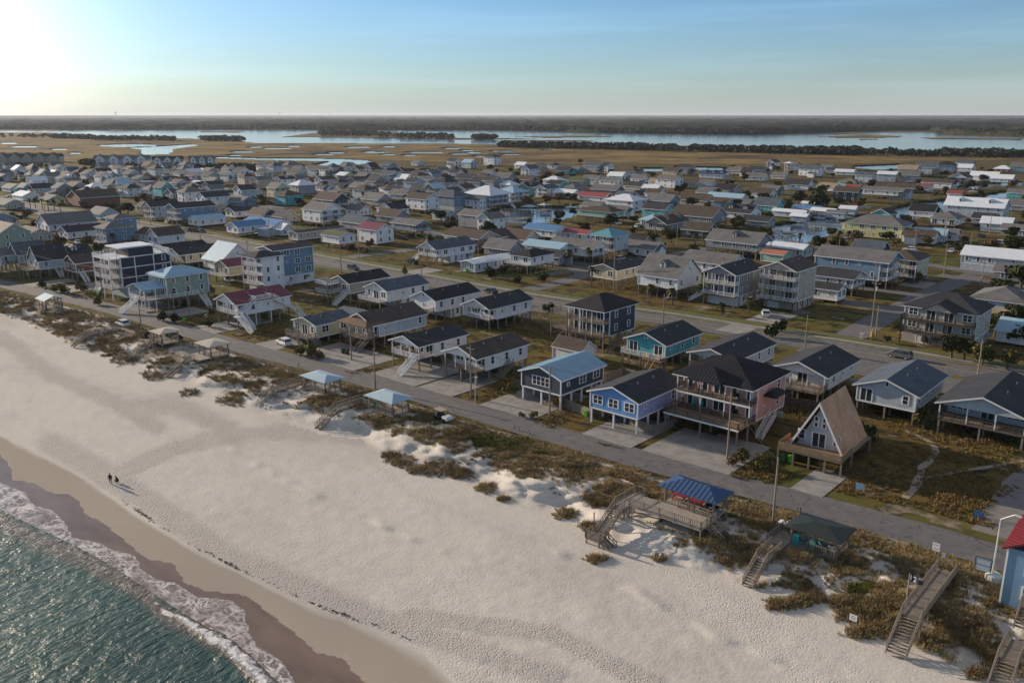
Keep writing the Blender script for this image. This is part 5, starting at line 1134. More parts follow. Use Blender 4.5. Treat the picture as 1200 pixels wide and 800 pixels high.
shr=[(636,330,2.0,lf_dark,'dark round bush at the street corner left of palm'),(606,332,1.8,lf_dark,'dark bush at the left corner of the side street'),(646,366,1.8,lf_dark,'larger round bush behind dark square house'),(639,364,1.2,lf_dark,'smaller round bush behind dark square house'),(597,372,2.4,lf_dark,'dark shrub beside the white house with glazed balcony'),(590,378,2.2,lf_dark,'second shrub below the glazed balcony'),(653,477,1.3,lf_gold,'golden shrub before the pale blue metal roof house'),(625,490,.9,lf_olive,'low bush at driveway edge by beach road'),(612,489,.7,lf_brown,'small brown bush at road end of the slate house drive'),(1010,520,2.6,lf_dark,'dark evergreen shrub right of the A-frame'),(870,541,1.6,lf_olive,'rounded olive bush beside the pink house'),(858,545,1.1,lf_brown,'brown bush at the pole near the pink house'),(893,549,1.5,lf_olive,'olive bush right of the pink house pole'),(591,455,1.5,lf_gold,'golden bush beside the white screened-porch house'),(597,462,1.6,lf_olive,'olive bush beside driveway left of slate house'),(776,487,2.4,lf_brown,'bare brown vine bush on the lavender wall'),(49,337,1.6,lf_dark,'dark shrub in the left front yard'),(66,342,1.6,lf_brown,'brown shrub in the left front yard'),(75,344,2.0,lf_olive,'olive shrub before the two-tier deck house'),(97,342,2.0,lf_olive,'tawny bush left of the navy tower house'),(115,357,1.5,lf_olive,'low bush at the foot of the navy tower house'),(192,376,1.8,lf_dark,'dark shrub on road island beside pole'),(205,378,1.8,lf_dark,'dark shrub right of the road island pole'),(245,383,1.3,lf_dark,'little bush under short palm'),(352,416,1.6,lf_olive,'bush before the yellow bungalow deck'),(366,418,1.9,lf_olive,'olive bush under the yellow bungalow steps'),(375,421,1.4,lf_brown,'brown bush left of bins'),(590,320,2.2,lf_dark,'bush before the pale blue mobile home'),(576,326,2.5,lf_dark,'dark hedge bush beside the pale blue mobile home'),(568,317,1.6,lf_gold,'golden rounded shrub beside the mobile home'),(500,300,1.4,lf_dark,'bush under the navy-roofed house stairs'),(1052,387,1.5,lf_dark,'low bush beside grey transformer pad'),(1083,403,1.3,lf_olive,'bush at foot of the single palm'),(1097,404,1.3,lf_olive,'second bush at foot of the single palm'),(1125,395,2.6,lf_dark,'dark bush right of beige house garage'),(1130,400,2.4,lf_dark,'dark bush nearer the fence posts'),(905,395,2.2,lf_dark,'dark bush left of the white house with low terrace'),(915,388,2.0,lf_dark,'bush beside main street behind carport house'),(1080,500,2.0,lf_olive,'bush at end of the long fence'),(1062,455,1.6,lf_dark,'shrub under grey-blue stilt house'),(173,398,1.3,lf_dark,'dark bush by tan gazebo'),(209,400,1.4,M('dark red leaves',(.09,.03,.025),.8),'dark red bush between the two tan gazebos'),(527,366,1.8,lf_brown,'dark shrub by white house side deck'),(173,336,2.2,lf_brown,'rusty shrub behind the sage house'),(245,345,2.0,lf_brown,'brown shrub left of maroon-roofed house'),(30,300,2.2,lf_brown,'shrub between front houses at left')]
for u,v,r,m_,l in shr: tree(u,v,'shrub',r,m_,l,'shrub',z=0)
tree(528,363,'cedar',2.6,lf_dark,'slim dark cedar against the white house wall',h=.95)
tree(474,322,'cedar',2.6,lf_gold,'rusty golden cedar behind the rounded white balcony',h=.6)
# many small yard trees further off
ORD=['leftmost','second from left','third from left','fourth from left','fifth from left','sixth from left','seventh from left','eighth from left','ninth from left','tenth from left']
small={}
for i in range(620):
    u=rnd.uniform(-10,1210); v=rnd.choice((rnd.uniform(200,245),rnd.uniform(196,300)))
    if hgt(u,v)[0]<-.1: continue
    p=G(u,v)
    if any((a-p.x)**2+(b-p.y)**2<(r+1)**2 for a,b,r in pos_taken) or onroad(p.x,p.y): continue
    r=rnd.uniform(1.4,3.0) if u<450 else rnd.uniform(1.9,4.0); m_=rnd.choice((lf_dark,lf_dark,lf_dark,lf_olive,lf_brown))
    if len(small.get((m_.name.replace(' leaves','').replace(' scrub',''),word_place(u,v)),[]))>=10: continue
    small.setdefault((m_.name.replace(' leaves','').replace(' scrub',''),word_place(u,v)),[]).append((u,tree(u,v,'oak' if r>2.4 else 'shrub',r,m_,'','small tree')))
for (c_,w_),L in small.items():
    L.sort(key=lambda q:q[0])
    for i,(u,o) in enumerate(L): o['label']=f"small {c_} tree {w_}" + ('' if len(L)==1 else f", {ORD[i] if i<len(L)-1 and i<10 else 'rightmost' if i==len(L)-1 else 'among the right-hand ones, tree '+'abcdefghijklmnopqrstuvwxyz'[min(25,i-10)]}")
# dune grass
def tufts(pts,nb,h,w,name,mat,seed=1):
    r=np.random.RandomState(seed); n=len(pts); P=np.repeat(np.array([p[:3] for p in pts]),nb,0); sc=np.repeat(np.array([p[3] for p in pts]),nb)
    N=len(P); a=r.uniform(0,2*np.pi,N); rad=r.uniform(0,.38,N)*sc; base=P+np.stack([np.cos(a)*rad,np.sin(a)*rad,np.full(N,-.05)],1)
    lean=r.uniform(.1,.7,N); aa=a+r.uniform(-.6,.6,N); H=h*sc*r.uniform(.5,1.2,N)
    tip=base+np.stack([np.cos(aa)*lean*H+.12*H,np.sin(aa)*lean*H,H],1); wd=w*r.uniform(.6,1.3,N)
    b=r.uniform(0,np.pi,N); s=np.stack([np.cos(b)*wd,np.sin(b)*wd,np.zeros(N)],1); mid=(base*.45+tip*.55)+np.stack([np.zeros(N),np.zeros(N),.12*H],1)
    V=np.stack([base-s,base+s,mid+s*.8,mid-s*.8,tip],1).reshape(-1,3); k=np.arange(N)*5
    F4=np.stack([k,k+1,k+2,k+3],1); F3=np.stack([k+3,k+2,k+4],1)
    me=bpy.data.meshes.new(name); me.vertices.add(len(V)); me.vertices.foreach_set('co',V.astype(np.float32).ravel())
    lo=np.concatenate([F4.ravel(),F3.ravel()]).astype(np.int32); me.loops.add(len(lo)); me.loops.foreach_set('vertex_index',lo)
    st=np.concatenate([np.arange(N)*4,4*N+np.arange(N)*3]).astype(np.int32); tt=np.concatenate([np.full(N,4),np.full(N,3)]).astype(np.int32)
    me.polygons.add(2*N); me.polygons.foreach_set('loop_start',st); me.polygons.foreach_set('loop_total',tt); me.update(calc_edges=True); me.materials.append(mat)
    return link(name,me)
grassm=leafmat('dune grass',(.17,.12,.055),(.46,.36,.20)); r_=random.Random(4)
BUSH=[(662,602,12),(615,612,0),(470,540,14),(488,551,9),(520,549,22),(540,556,12),(458,534,8),(570,572,10),(590,585,5),(222,460,8),(270,470,12),(278,462,8),(180,440,12),(145,422,12),(690,617,9),(770,655,0),(912,708,14),(935,705,14),(950,700,12),(1005,720,22),(1030,735,26),(1045,725,18),(1010,740,16),(985,705,14),(860,640,14),(875,655,10),(850,655,8),(835,635,12),(1145,790,10),(1080,700,0),(1110,745,16),(1125,730,20),(1140,748,16),(1105,720,14),(1095,712,10),(700,655,10),(772,655,5)]
DECKS=[(62,358,24,9),(38,374,18,10),(128,390,30,7),(183,405,28,16),(160,418,12,12),(235,415,38,14),(212,440,14,14),(375,455,28,9),(325,466,24,16),(455,476,32,9),(392,490,30,14),(800,598,52,20),(732,625,22,26),(950,636,34,12),(905,655,22,26),(1085,700,26,40),(1060,740,18,26),(1190,765,20,40)]
def ondeck(u,v): return any(((u-a)/c)**2+((v-b)/d)**2<1 for a,b,c,d in DECKS)
pts=[];gp=[]
tries=0
while len(pts)<13000 and tries<180000:
    tries+=1
    u=r_.uniform(-60,1240); re=interp(ROADE,u); toe=interp(TOE,u); v=re+(toe+6-re)*r_.random(); h=hgt(u,v)
    if ondeck(u,v) and r_.random()<.88: continue
    if r_.random()<h[4]*.95*(.35+.65*(1 if fb(G(u,v).x,G(u,v).y,.5,2)>-.15 else .12)):
        p=G(u,v,h[0]); s=.55+.9*max(0,fb(p.x,p.y,.15,2)+.35)
        (pts if r_.random()<.93 else gp).append((p.x,p.y,h[0],s))
for (u0,v0,rr0) in BUSH:
    for k in range(int(rr0*6)):
        a=r_.uniform(0,6.28); q=math.sqrt(r_.random()); u=u0+math.cos(a)*q*rr0*1.3+r_.gauss(0,2.5); v=v0+math.sin(a)*q*rr0*.5+r_.gauss(0,1.2); h=hgt(u,v); p=G(u,v,h[0]); pts.append((p.x,p.y,h[0],1.35*(1.15-q*.7)*r_.uniform(.6,1.2)))
o=tufts(pts,30,.60,.022,'dune_grass',grassm,2); o['kind']='stuff'
green=[]
for (u0,v0,rx,ry) in ((590,519,35,6),(560,512,20,5),(620,528,22,6),(750,583,14,4),(1010,690,14,5),(860,640,8,5)):
    for k in range(int(rx*9)):
        u=u0+r_.uniform(-rx,rx); v=v0+r_.gauss(0,ry*.5); h=hgt(u,v); p=G(u,v,h[0]); green.append((p.x,p.y,h[0],.9))
o=tufts(green+gp,26,.5,.045,'low_green_ground_cover',leafmat('yellow green ground cover',(.07,.09,.02),(.16,.17,.045)),3); o['kind']='stuff'
yard=[]; 
def yardfill(n,poly,s0,dens=1):
    us_=[q[0] for q in poly]; vs_=[q[1] for q in poly]
    for k in range(n):
        u=r_.uniform(min(us_),max(us_)); v=r_.uniform(min(vs_),max(vs_))
        if inpoly(u,v,poly):
            p=G(u,v)
            if any(a<p.x<c and b<p.y<d for a,b,c,d in PADR): continue
            if fb(p.x,p.y,.18,3)>-.12+.1*(1-dens): yard.append((p.x,p.y,0,s0*(.6+.8*r_.random())))
yardfill(5200,[(945,575),(985,560),(1040,505),(1110,470),(1200,515),(1200,560),(1165,620),(1060,592),(985,578)],.8)
yardfill(500,[(715,500),(750,505),(735,528),(700,520)],.7); yardfill(500,[(617,478),(680,470),(690,485),(645,503),(610,490)],.8)
yardfill(300,[(782,528),(810,520),(806,540),(780,540)],.6); yardfill(900,[(820,545),(890,530),(925,560),(900,570),(845,555)],.9)
yardfill(400,[(395,430),(440,420),(470,430),(415,440)],.7); yardfill(500,[(455,445),(510,435),(520,445),(480,455)],.6); yardfill(500,[(540,462),(600,450),(600,470),(575,478)],.6)
yardfill(700,[(250,385),(330,360),(340,385),(330,402),(300,402)],.8); yardfill(600,[(620,380),(665,390),(655,420),(610,405)],.7); yardfill(600,[(320,372),(380,345),(440,355),(390,362),(330,378)],.7); yardfill(700,[(880,440),(930,470),(945,500),(900,520)],.8); yardfill(300,[(60,330),(110,340),(130,350),(95,352)],.9); yardfill(700,[(1000,470),(1080,470),(1100,500),(1040,500)],.7); yardfill(900,[(530,380),(600,372),(640,385),(600,395),(545,385)],.7)
o=tufts(yard,12,.42,.045,'yard_grass',leafmat('dry yard grass',(.15,.10,.035),(.30,.205,.08)),5); o['kind']='stuff'
vs=[];fs=[]
for k in range(260):
    u=r_.choice((r_.gauss(168,9),r_.gauss(265,16),r_.gauss(400,18),r_.uniform(140,480))); v=interp(WETT,u)-2.5+r_.gauss(0,1.1)+2*fb(u,1,.05,2); h=hgt(u,v); p=G(u,v,h[0]+.03); s_=r_.uniform(.03,.10); a=r_.uniform(0,6.28)
    q=Vector((math.cos(a)*s_*2.2,math.sin(a)*s_*2.2,.02)); w_=Vector((-math.sin(a)*s_,math.cos(a)*s_,.03)); o=len(vs); vs+=[p-q,p+w_,p+q,p-w_+Vector((0,0,.05))]; fs.append((o,o+1,o+2,o+3))
o=link('wrack_line',mesh_of('wrack_line',vs,fs,M('dry seaweed',(.05,.035,.02),.9))); o['kind']='stuff'
# far wood on the mainland: a canopy of crowns over ground that rises out of the shore
def canopy(name,prof_lo,prof_hi,hh,mat,ustep,vsteps,seed,res=.008,amp=.75,edge=2.5,lab=None):
    us=np.arange(-900,2101,ustep); co=[];n=0
    for j,q in enumerate(vsteps):
        for u in us:
            lo=interp(prof_lo,u); hi=interp(prof_hi,u); v=lo+(hi-lo)*q; p=G(float(u),float(v),0)
            h=hh*(.55+amp*(mn.noise(Vector((p.x*res,p.y*res,seed)))+.6*mn.noise(Vector((p.x*res*3,p.y*res*3,seed)))))
            if j==0 : h=-.5
            co.append((p.x,p.y,max(-.5,h)))
    nu=len(us);nv=len(vsteps); idx=np.arange(nu*nv).reshape(nv,nu); fs=np.stack([idx[:-1,:-1],idx[:-1,1:],idx[1:,1:],idx[1:,:-1]],-1).reshape(-1,4)
    me=fastmesh(name,co,fs); me.materials.append(mat); o=link(name,me); o['kind']='stuff'; return o
fm_,t,b=newmat('forest canopy'); P_=pos(t)
c=rgb(t,(.012,.024,.014),(.046,.052,.028),ramp(t,nois(t,P_,.006,7,.75),.38,.62)); c=rgb(t,c,(.095,.062,.045),ramp(t,nois(t,pos(t,(1,.5,1)),.0025,7,.75),.52,.64)); c=rgb(t,c,(.012,.020,.012),ramp(t,nois(t,P_,.03,4,.7),.5,.62))
t.links.new(c,b.inputs['Base Color']); b.inputs['Roughness'].default_value=1; b.inputs['Specular IOR Level'].default_value=0; bump(t,b,nois(t,P_,.03,4,.7),1,10)
LO=[(-900,152),(0,152),(100,152.2),(220,151.6),(300,151.6),(600,152.6),(700,155.4),(880,157.3),(930,156.6),(1020,153.4),(1090,153.4),(1105,157.5),(1200,159.5),(2100,166)]
HI=[(-900,136.2),(2100,136.2)]
canopy('mainland_forest',LO,HI,19,fm_,3,[0,.003,.02,.05,.09,.13,.18,.23,.28,.34,.40,.46,.52,.58,.64,.70,.76,.82,.88,.94,1],1)
# shoreline crowns and marsh island woods, one mass each
def woodland(name,seglist,n,rmin,rmax,seed,mat=far_leaf):
    r=random.Random(seed); vs=[];fs=[]
    for i in range(n):
        a,b_,dv=r.choice(seglist); q=r.random(); u=a[0]+(b_[0]-a[0])*q; v=a[1]+(b_[1]-a[1])*q+r.uniform(-dv,dv); p=G(u,v,0); R_=r.uniform(rmin,rmax)
        # a ragged clump: leaf masses on a lumpy ellipsoid
        m_=34
        for k in range(m_):
            d=Vector((r.gauss(0,1),r.gauss(0,1),r.gauss(0,1)*.9)).normalized(); d.z=abs(d.z) if r.random()<.8 else d.z
            c=Vector((p.x,p.y,R_*.7))+Vector((d.x*R_,d.y*R_,d.z*R_*.8))*r.uniform(.55,1.05)
            nn=(d+Vector((r.uniform(-1,1),r.uniform(-1,1),r.uniform(-1,1)))*.5).normalized(); x=nn.orthogonal().normalized(); y=nn.cross(x); s=R_*r.uniform(.22,.45)
            o=len(vs); vs+=[c+x*s,c+y*s,c-x*s,c-y*s]; fs.append((o,o+1,o+2,o+3))
    o=link(name,mesh_of(name,vs,fs,mat)); o['kind']='stuff'; return o
woodland('marsh_hedgerow',[((585,172),(760,175),1.2),((720,174.5),(900,178.5),1.6),((900,179),(1200,184),1.5),((880,177.5),(1010,180),1.6),((1100,181),(1500,186),1.3),((585,171.5),(760,174.5),1.2)],1500,2.2,6.2,3)
woodland('island_wood',[((378,158),(440,158),1.6),((440,160),(530,162.3),1.2),((372,157),(420,157.5),1.5),((555,163.2),(580,163.5),.4)],420,3.5,8,5)
woodland('marsh_wood',[((-200,159),(80,161.5),1.2),((60,161.5),(110,162.5),.9),((108,163.5),(205,164.5),1.0),((235,164),(285,165),1.2)],600,2.5,6.5,6)
woodland('creek_scrub',[((-100,196),(60,197.5),1.3),((95,192.5),(110,193),1),((150,196.5),(265,199),1),((270,198),(300,200),.8)],260,1.8,4,8,lf_dark)
woodland('mainland_shore_wood',[((300,151.7),(600,152.6),.4),((600,152.6),(720,155.2),.4),((700,155.4),(890,157.4),.5),((1100,156.5),(1250,160),.6),((0,151.8),(300,151.6),.3),((890,157),(1030,153.4),.4)],1300,6,11,9)
# ---------------- dune walkovers and gazebos ----------------
def gpt(u,v,z): return G(u,v,z)
deckw=M('pale deck boards',(.36,.315,.265),.8,.25,1.4)
def flight(root,p,az,z,zb,w,m):
    stairs(root,p[0],p[1],z,az,w,m,True,zb=zb,run=.32,rise=.2)
def gazebo(label,cu,cv,zr,w,d,zd,rt,rm,stairp,walk,cat='gazebo',ribs=0,extra=None,clutter=None,steps_to=-1.6,rz=0,side_rails=True,sw=1.3,ledge=0):
    """cu,cv: photo position of the roof centre, zr its height; walk: list of world offsets of the walkway; stairs run seaward"""
    c=G(cu,cv,zr); root=thing('gazebo',label,cat,(c.x,c.y,0),rz)
    ze=zd+2.35
    blk('deck',root,-w/2,-d/2,zd-.2,w/2,d/2,zd,deckw)
    nx=3 if w>4.5 else 2
    for i in range(nx):
        for y in (-d/2+.15,d/2-.15): post('post',root,-w/2+.15+(w-.3)*i/(nx-1),y,-2.2,ze,.22,wood)
    mb=MB(); roof_hip(mb,-w/2,-d/2,w/2,d/2,ze,zr-ze-.15,.55,.12,ribs=ribs) if rt=='h' else roof_gable(mb,d,-w/2,w/2,ze,zr-ze-.15,.5,.12)
    if rt=='g': mb.v=[(v[1],v[0],v[2]) for v in mb.v]
    mb.build('roof',rm,root)
    mb=MB()
    for y in (-d/2+.15,d/2-.15): mb.bar((-w/2,y,ze-.08),(w/2,y,ze-.08),.12,.2)
    for x in (-w/2+.15,w/2-.15): mb.bar((x,-d/2,ze-.08),(x,d/2,ze-.08),.12,.2)
    mb.build('roof_beam',wood,root)
    if side_rails:
        railing(root,(-w/2,d/2),(w/2,d/2),zd,wood,True); railing(root,(w/2,-d/2),(w/2,d/2),zd,wood,True)
        railing(root,(-w/2+ (2.2 if walk else 0),-d/2),(w/2,-d/2),zd,wood,True)
    if walk:
        # walkway pieces: rectangles (x0,y0,x1,y1) in local space at height z
        for x0,y0,x1,y1,z,opens in walk:
            blk('walkway',root,x0,y0,z-.2,x1,y1,z-.004,deckw)
            if 'l' not in opens: railing(root,(x0,y0),(x0,y1),z,wood,True)
            if 'r' not in opens: railing(root,(x1,y0),(x1,y1),z,wood,True)
            if 'f' not in opens: railing(root,(x0,y0),(x1,y0),z,wood,True)
            if 'b' not in opens: railing(root,(x0,y1),(x1,y1),z,wood,True)
            for x in (x0+.1,x1-.1):
                for k in range(max(2,int((y1-y0)/2.4)+1)):
                    post('post',root,x,y0+.1+(y1-y0-.2)*k/max(1,int((y1-y0)/2.4)),-2.6,z-.2,.16,wood)
    if stairp:
        x,y,z,zb,az=stairp; flight(root,(x,y),az,z,zb,sw,wood)
    return root
lb=metalroof('pale blue metal roofing',(.36,.48,.56)); tanr=M('pale tan gazebo roofing',(.42,.38,.33),.7,.15); blr=metalroof('royal blue metal roofing',(.04,.09,.19)); dkr=M('dark green-black roofing',(.028,.036,.032),.5,.2)
teal=M('teal plastic',(.03,.30,.30),.45,.1); redp=M('faded red paint',(.30,.045,.05),.5,.15); bluef=M('royal blue plastic',(.03,.08,.30),.5)
S_=R(-90)
g1=gazebo('small gazebo with pale blue gable roof and fenced walkway at the left dunes',57.5,344.5,4.3,5.0,4.2,.9,'g',lb,(8.3,-1.8,.9,-1.4,R(-90)),[(2.5,-1.8,9.1,-.2,.9,'lf')])
g3=gazebo('tan hip-roofed gazebo with two flights of dune steps, left of its twin',193,384,4.6,4.2,4.0,1.6,'h',tanr,None,[(-4.2,-2.0,-2.1,2.0,1.6,'r'),(-1.9,-2.6,-.6,-2.0,1.6,'fb')])
flight(g3,(-1.25,-2.6),S_,1.6,.3,1.3,wood); blk('landing',g3,-1.95,-5.5,.1,-.55,-4.5,.3,wood); flight(g3,(-1.25,-5.5),S_,.3,-1.45,1.3,wood)
g4=gazebo('tan hip-roofed gazebo with wide pale deck and single dune stair',249,398,4.3,5.2,4.2,1.3,'h',tanr,(.4,-6.2,1.3,-1.6,S_),[(-7.6,-5.0,-2.6,2.1,1.3,'rf'),(-2.6,-5.0,2.6,-2.1,1.3,'bflr'),(-.3,-6.2,1.1,-5.0,1.3,'fb')])
g5=gazebo('pale blue hip-roofed gazebo over chairs, nearer the middle gap',377,436.5,3.9,6.6,3.6,.8,'h',lb,(-5.4,-6.6,1.0,-1.5,S_),[(-6.1,-6.6,-4.7,-.2,1.0,'f'),(-4.7,-1.4,-3.3,-.2,1.0,'lr')])
g6=gazebo('pale blue hip-roofed gazebo with teal chairs beside the parked golf cart',455,458,4.1,6.4,3.8,.8,'h',lb,(-6.3,-6.4,1.0,-1.6,S_),[(-7.0,-6.4,-5.6,-.4,1.0,'f'),(-5.6,-1.6,-3.2,-.4,1.0,'lr')])
# blue one
c7=G(816,563.5,5.3)
g7=gazebo('large gazebo with ribbed royal blue metal roof, picnic tables and tall dune stairs',816,563.5,5.3,7.2,3.6,1.9,'h',blr,None,[(-6.6,-5.4,3.9,-1.8,1.9,'bfl'),(-7.9,-6.4,-6.4,-1.6,1.9,'fr')],ribs=1)
railing(g7,(-6.4,-5.4),(3.9,-5.4),1.9,wood,True)
flight(g7,(-7.15,-6.4),S_,1.9,-.7,1.4,wood); blk('landing',g7,-8.4,-11.9,-.9,-6.3,-10.3,-.7,wood)
for x in (-8.3,-6.4):
    for y in (-11.8,-10.4): post('post',g7,x,y,-2.6,.3,.18,wood)
railing(g7,(-8.4,-11.9),(-8.4,-10.3),-.7,wood,True); railing(g7,(-8.4,-11.9),(-6.3,-11.9),-.7,wood,True)
flight(g7,(-6.3,-11.1),0,-.7,-1.7,1.3,wood); flight(g7,(3.9,-3.5),0,1.9,.2,1.2,wood)
mb=MB()
for y in (-6.4,-7.6): 
    for s in (-1,1): mb.bar((-7.9,y,-1.6 if s>0 else 1.6),(-6.4,y,1.6 if s>0 else -1.6),.06,.14)
for x in (-7.9,-6.4): mb.bar((x,-6.4,-1.8),(x,-3.5,1.5),.06,.14); mb.bar((x,-6.4,1.5),(x,-3.5,-1.5),.06,.14)
mb.build('brace',wood,g7)
g8=gazebo('dark hip-roofed gazebo with teal panels and long boardwalk to low dune stairs',962,612,3.7,5.6,4.0,.7,'h',dkr,(-3.6,-7.4,.7,-1.4,S_),[(-4.3,-7.4,-2.9,-3.4,.7,'fb'),(-5.0,-3.4,-2.9,2.0,.7,'fr')],side_rails=True)
for x in (-2.4,-.4): blk('teal_panel',g8,x,-1.95,.75,x+.7,-1.85,2.2,teal)
# plain walkovers
def walkover(label,u,v,z,L,w,sl,zb,back=0,side=0):
    c=G(u,v,z); root=thing('dune_walkover',label,'boardwalk',(c.x,c.y,0),R(side))
    blk('walkway',root,-w/2,0,z-.2,w/2,L,z,wood)
    for x in (-w/2,w/2):
        railing(root,(x,0),(x,L),z,wood,True)
        for k in range(int(L/2.4)+2): post('post',root,x,min(L,k*2.4),-2.8,z-.2,.18,wood)
    flight(root,(0,0),S_,z,zb,w,wood)
    if back: flight(root,(0,L),R(90),z,.1,w,wood)
    return root
w1=walkover('long low dune walkover with no roof beside the parked white crossover',102,392,.9,7.5,1.3,0,-1.3)
w9=walkover('broad roofless dune walkover beside the flag, landing near the blue beach house',1068,722,1.2,12.0,1.9,0,-1.35,1)
w10=walkover('partly cropped dune walkover at the bottom right corner',1181,773,1.0,4.0,1.7,0,-1.5); flight(w10,(0,8.2),S_,2.4,1.0,1.7,wood); blk('upper_walkway',w10,-.85,8.2,2.2,.85,16,2.4,wood); railing(w10,(-.85,8.2),(-.85,16),2.4,wood,True); railing(w10,(.85,8.2),(.85,16),2.4,wood,True)
# furniture under the gazebos
def chair(x,y,z,rz,m,label,group=None):
    t=thing('beach_chair',label,'chair',(x,y,z),rz,group)
    g=MB(); g.box(-.32,-.3,.36,.32,.3,.42); g.build('seat',m,t)
    g=MB(); g.prism([(.25,.4),(.32,.4),(.62,1.15),(.55,1.15)],-.32,.32,0,'x'); g.build('backrest',m,t)
    for sx in (-.3,.3):
        for sy in (-.28,.28): post('leg',t,sx,sy,0,.38,.07,m)
    for s in (-1,1):
        g=MB(); g.box(s*.36-.05,-.32,.6,s*.36+.05,.35,.65); g.build('armrest',m,t)
    return t
def onroot(g,x,y): 
    return g.location.x+x, g.location.y+y
for k,(x,y,rz,l) in enumerate(((-2.2,-.8,2.2,'left teal chair under the gazebo beside the golf cart'),(-1.0,-.9,2.8,'second teal chair under the gazebo beside the golf cart'),(2.2,-1.0,-2.3,'right teal chair under the gazebo beside the golf cart'))):
    X,Y=onroot(g6,x,y); chair(X,Y,.8,rz,teal,l,'chairs under the pale blue gazebos')
for k,(x,y,rz,l) in enumerate(((-1.5,-.4,2.2,'left white chair under the gazebo nearer the middle gap'),(.8,-.6,2.8,'middle white chair under the gazebo nearer the middle gap'),(2.4,-.2,-2.3,'right white chair under the gazebo nearer the middle gap'))):
    X,Y=onroot(g5,x,y); chair(X,Y,.8,rz,trim,l,'chairs under the pale blue gazebos')
X,Y=onroot(g6,4.3,-.9); 
t=thing('kayak','teal upturned kayak at the right edge of the gazebo beside the golf cart','kayak',(X,Y,.25),R(20)); g=MB()
for i in range(10):
    a=-1.6+3.2*i/10;b=a+.32; ra=.42*math.sqrt(max(0,1-(a/1.62)**2))+.02; rb=.42*math.sqrt(max(0,1-(b/1.62)**2))+.02; g.tube((a,0,.2),(b,0,.2),ra,rb,10)
g.v=[(v[0],v[1],.2+(v[2]-.2)*.55) for v in g.v]; g.build('hull',teal,t)
def picnic(x,y,z,rz,m,label):
    t=thing('picnic_table',label,'table',(x,y,z),rz,'picnic tables under the royal blue roof')
    g=MB(); [g.box(-.95,-.4+i*.2,.72,.95,-.22+i*.2,.77) for i in range(4)]; g.build('tabletop',m,t)
    for s in (-1,1): g=MB(); g.box(-.95,s*.72-.13,.43,.95,s*.72+.13,.48); g.build('bench',m,t)
    for sx in (-.7,.7):
        g=MB(); g.bar((sx,-.55,0),(sx,.3,.72),.08,.1); g.bar((sx,.55,0),(sx,-.3,.72),.08,.1); g.bar((sx,-.75,.41),(sx,.75,.41),.07,.1); g.build('leg',m,t)
for x,l in ((-2.4,'left red picnic table under the royal blue roof'),(.1,'middle red picnic table under the royal blue roof')):
    X,Y=onroot(g7,x,.1); picnic(X,Y,1.9,0,redp,l)
X,Y=onroot(g7,2.4,.1); picnic(X,Y,1.9,0,dark,'dark picnic table at the right end under the royal blue roof')
for i,(x,l) in enumerate(((-1.6,'left chair behind teal panels under the dark gazebo roof'),(.9,'middle chair behind teal panels under the dark gazebo roof'),(2.1,'pale right-hand chair under the dark gazebo roof'))):
    X,Y=onroot(g8,x,-.8); chair(X,Y,.7,2.6,(teal,teal,trim)[i],l,'chairs under the dark gazebo roof')
# balcony furniture on the pink house and the porch of the white house
for i,(x,y,z,m_,l) in enumerate(((-4.2,-4.6,3.02,teal,'left turquoise lounge chair on the pink house lower terrace'),(-3.0,-4.6,3.02,teal,'right turquoise lounge chair on the pink house lower terrace'),(3.2,-4.6,3.02,dark,'dark lounge chair on the pink house lower terrace'),(-4.4,-5.2,5.95,dark,'left dark chair on the pink house upper terrace'),(-3.0,-5.2,5.95,dark,'second dark chair on the pink house upper terrace'),(3.6,-5.2,5.95,dark,'right dark chair on the pink house upper terrace'))):
    chair(ph.location.x+x,ph.location.y+y,z,0,m_,l,'terrace chairs of the pink house')
hw=HOUSES[0][0].location
for x,l in ((-2.6,'leftmost dark porch chair of the white house'),(-1.2,'second dark porch chair of the white house'),(.8,'third dark porch chair of the white house'),(2.4,'rightmost dark porch chair of the white house')): chair(hw.x+x,hw.y-5.6,2.72,0,dark,l,'porch chairs of the white house')
# yellow chairs on the platform behind the turquoise house
p=G(767,420,2.6); t=thing('platform','raised wooden platform with slanted legs between the turquoise and bright blue houses','platform',(p.x,p.y,0),0)
blk('deck',t,-2.3,-1.2,2.3,2.3,1.2,2.5,newwood)
for x in (-2.1,2.1):
    for y in (-1,1): post('post',t,x,y,-.1,2.3,.15,newwood)
g=MB(); g.bar((-.6,-1.2,2.3),(-1.2,-2.6,0),.12); g.bar((.6,-1.2,2.3),(0,-2.6,0),.12); g.build('ladder',newwood,t)
ylw=M('yellow plastic',(.60,.40,.03),.5)
chair(p.x-1.4,p.y,2.5,2.6,ylw,'left yellow chair on the raised platform','chairs on the raised platform'); chair(p.x+.6,p.y,2.5,2.9,ylw,'right yellow chair on the raised platform','chairs on the raised platform'); chair(p.x-.4,p.y,2.5,2.9,teal,'teal chair between the yellow chairs on the platform','chairs on the raised platform')
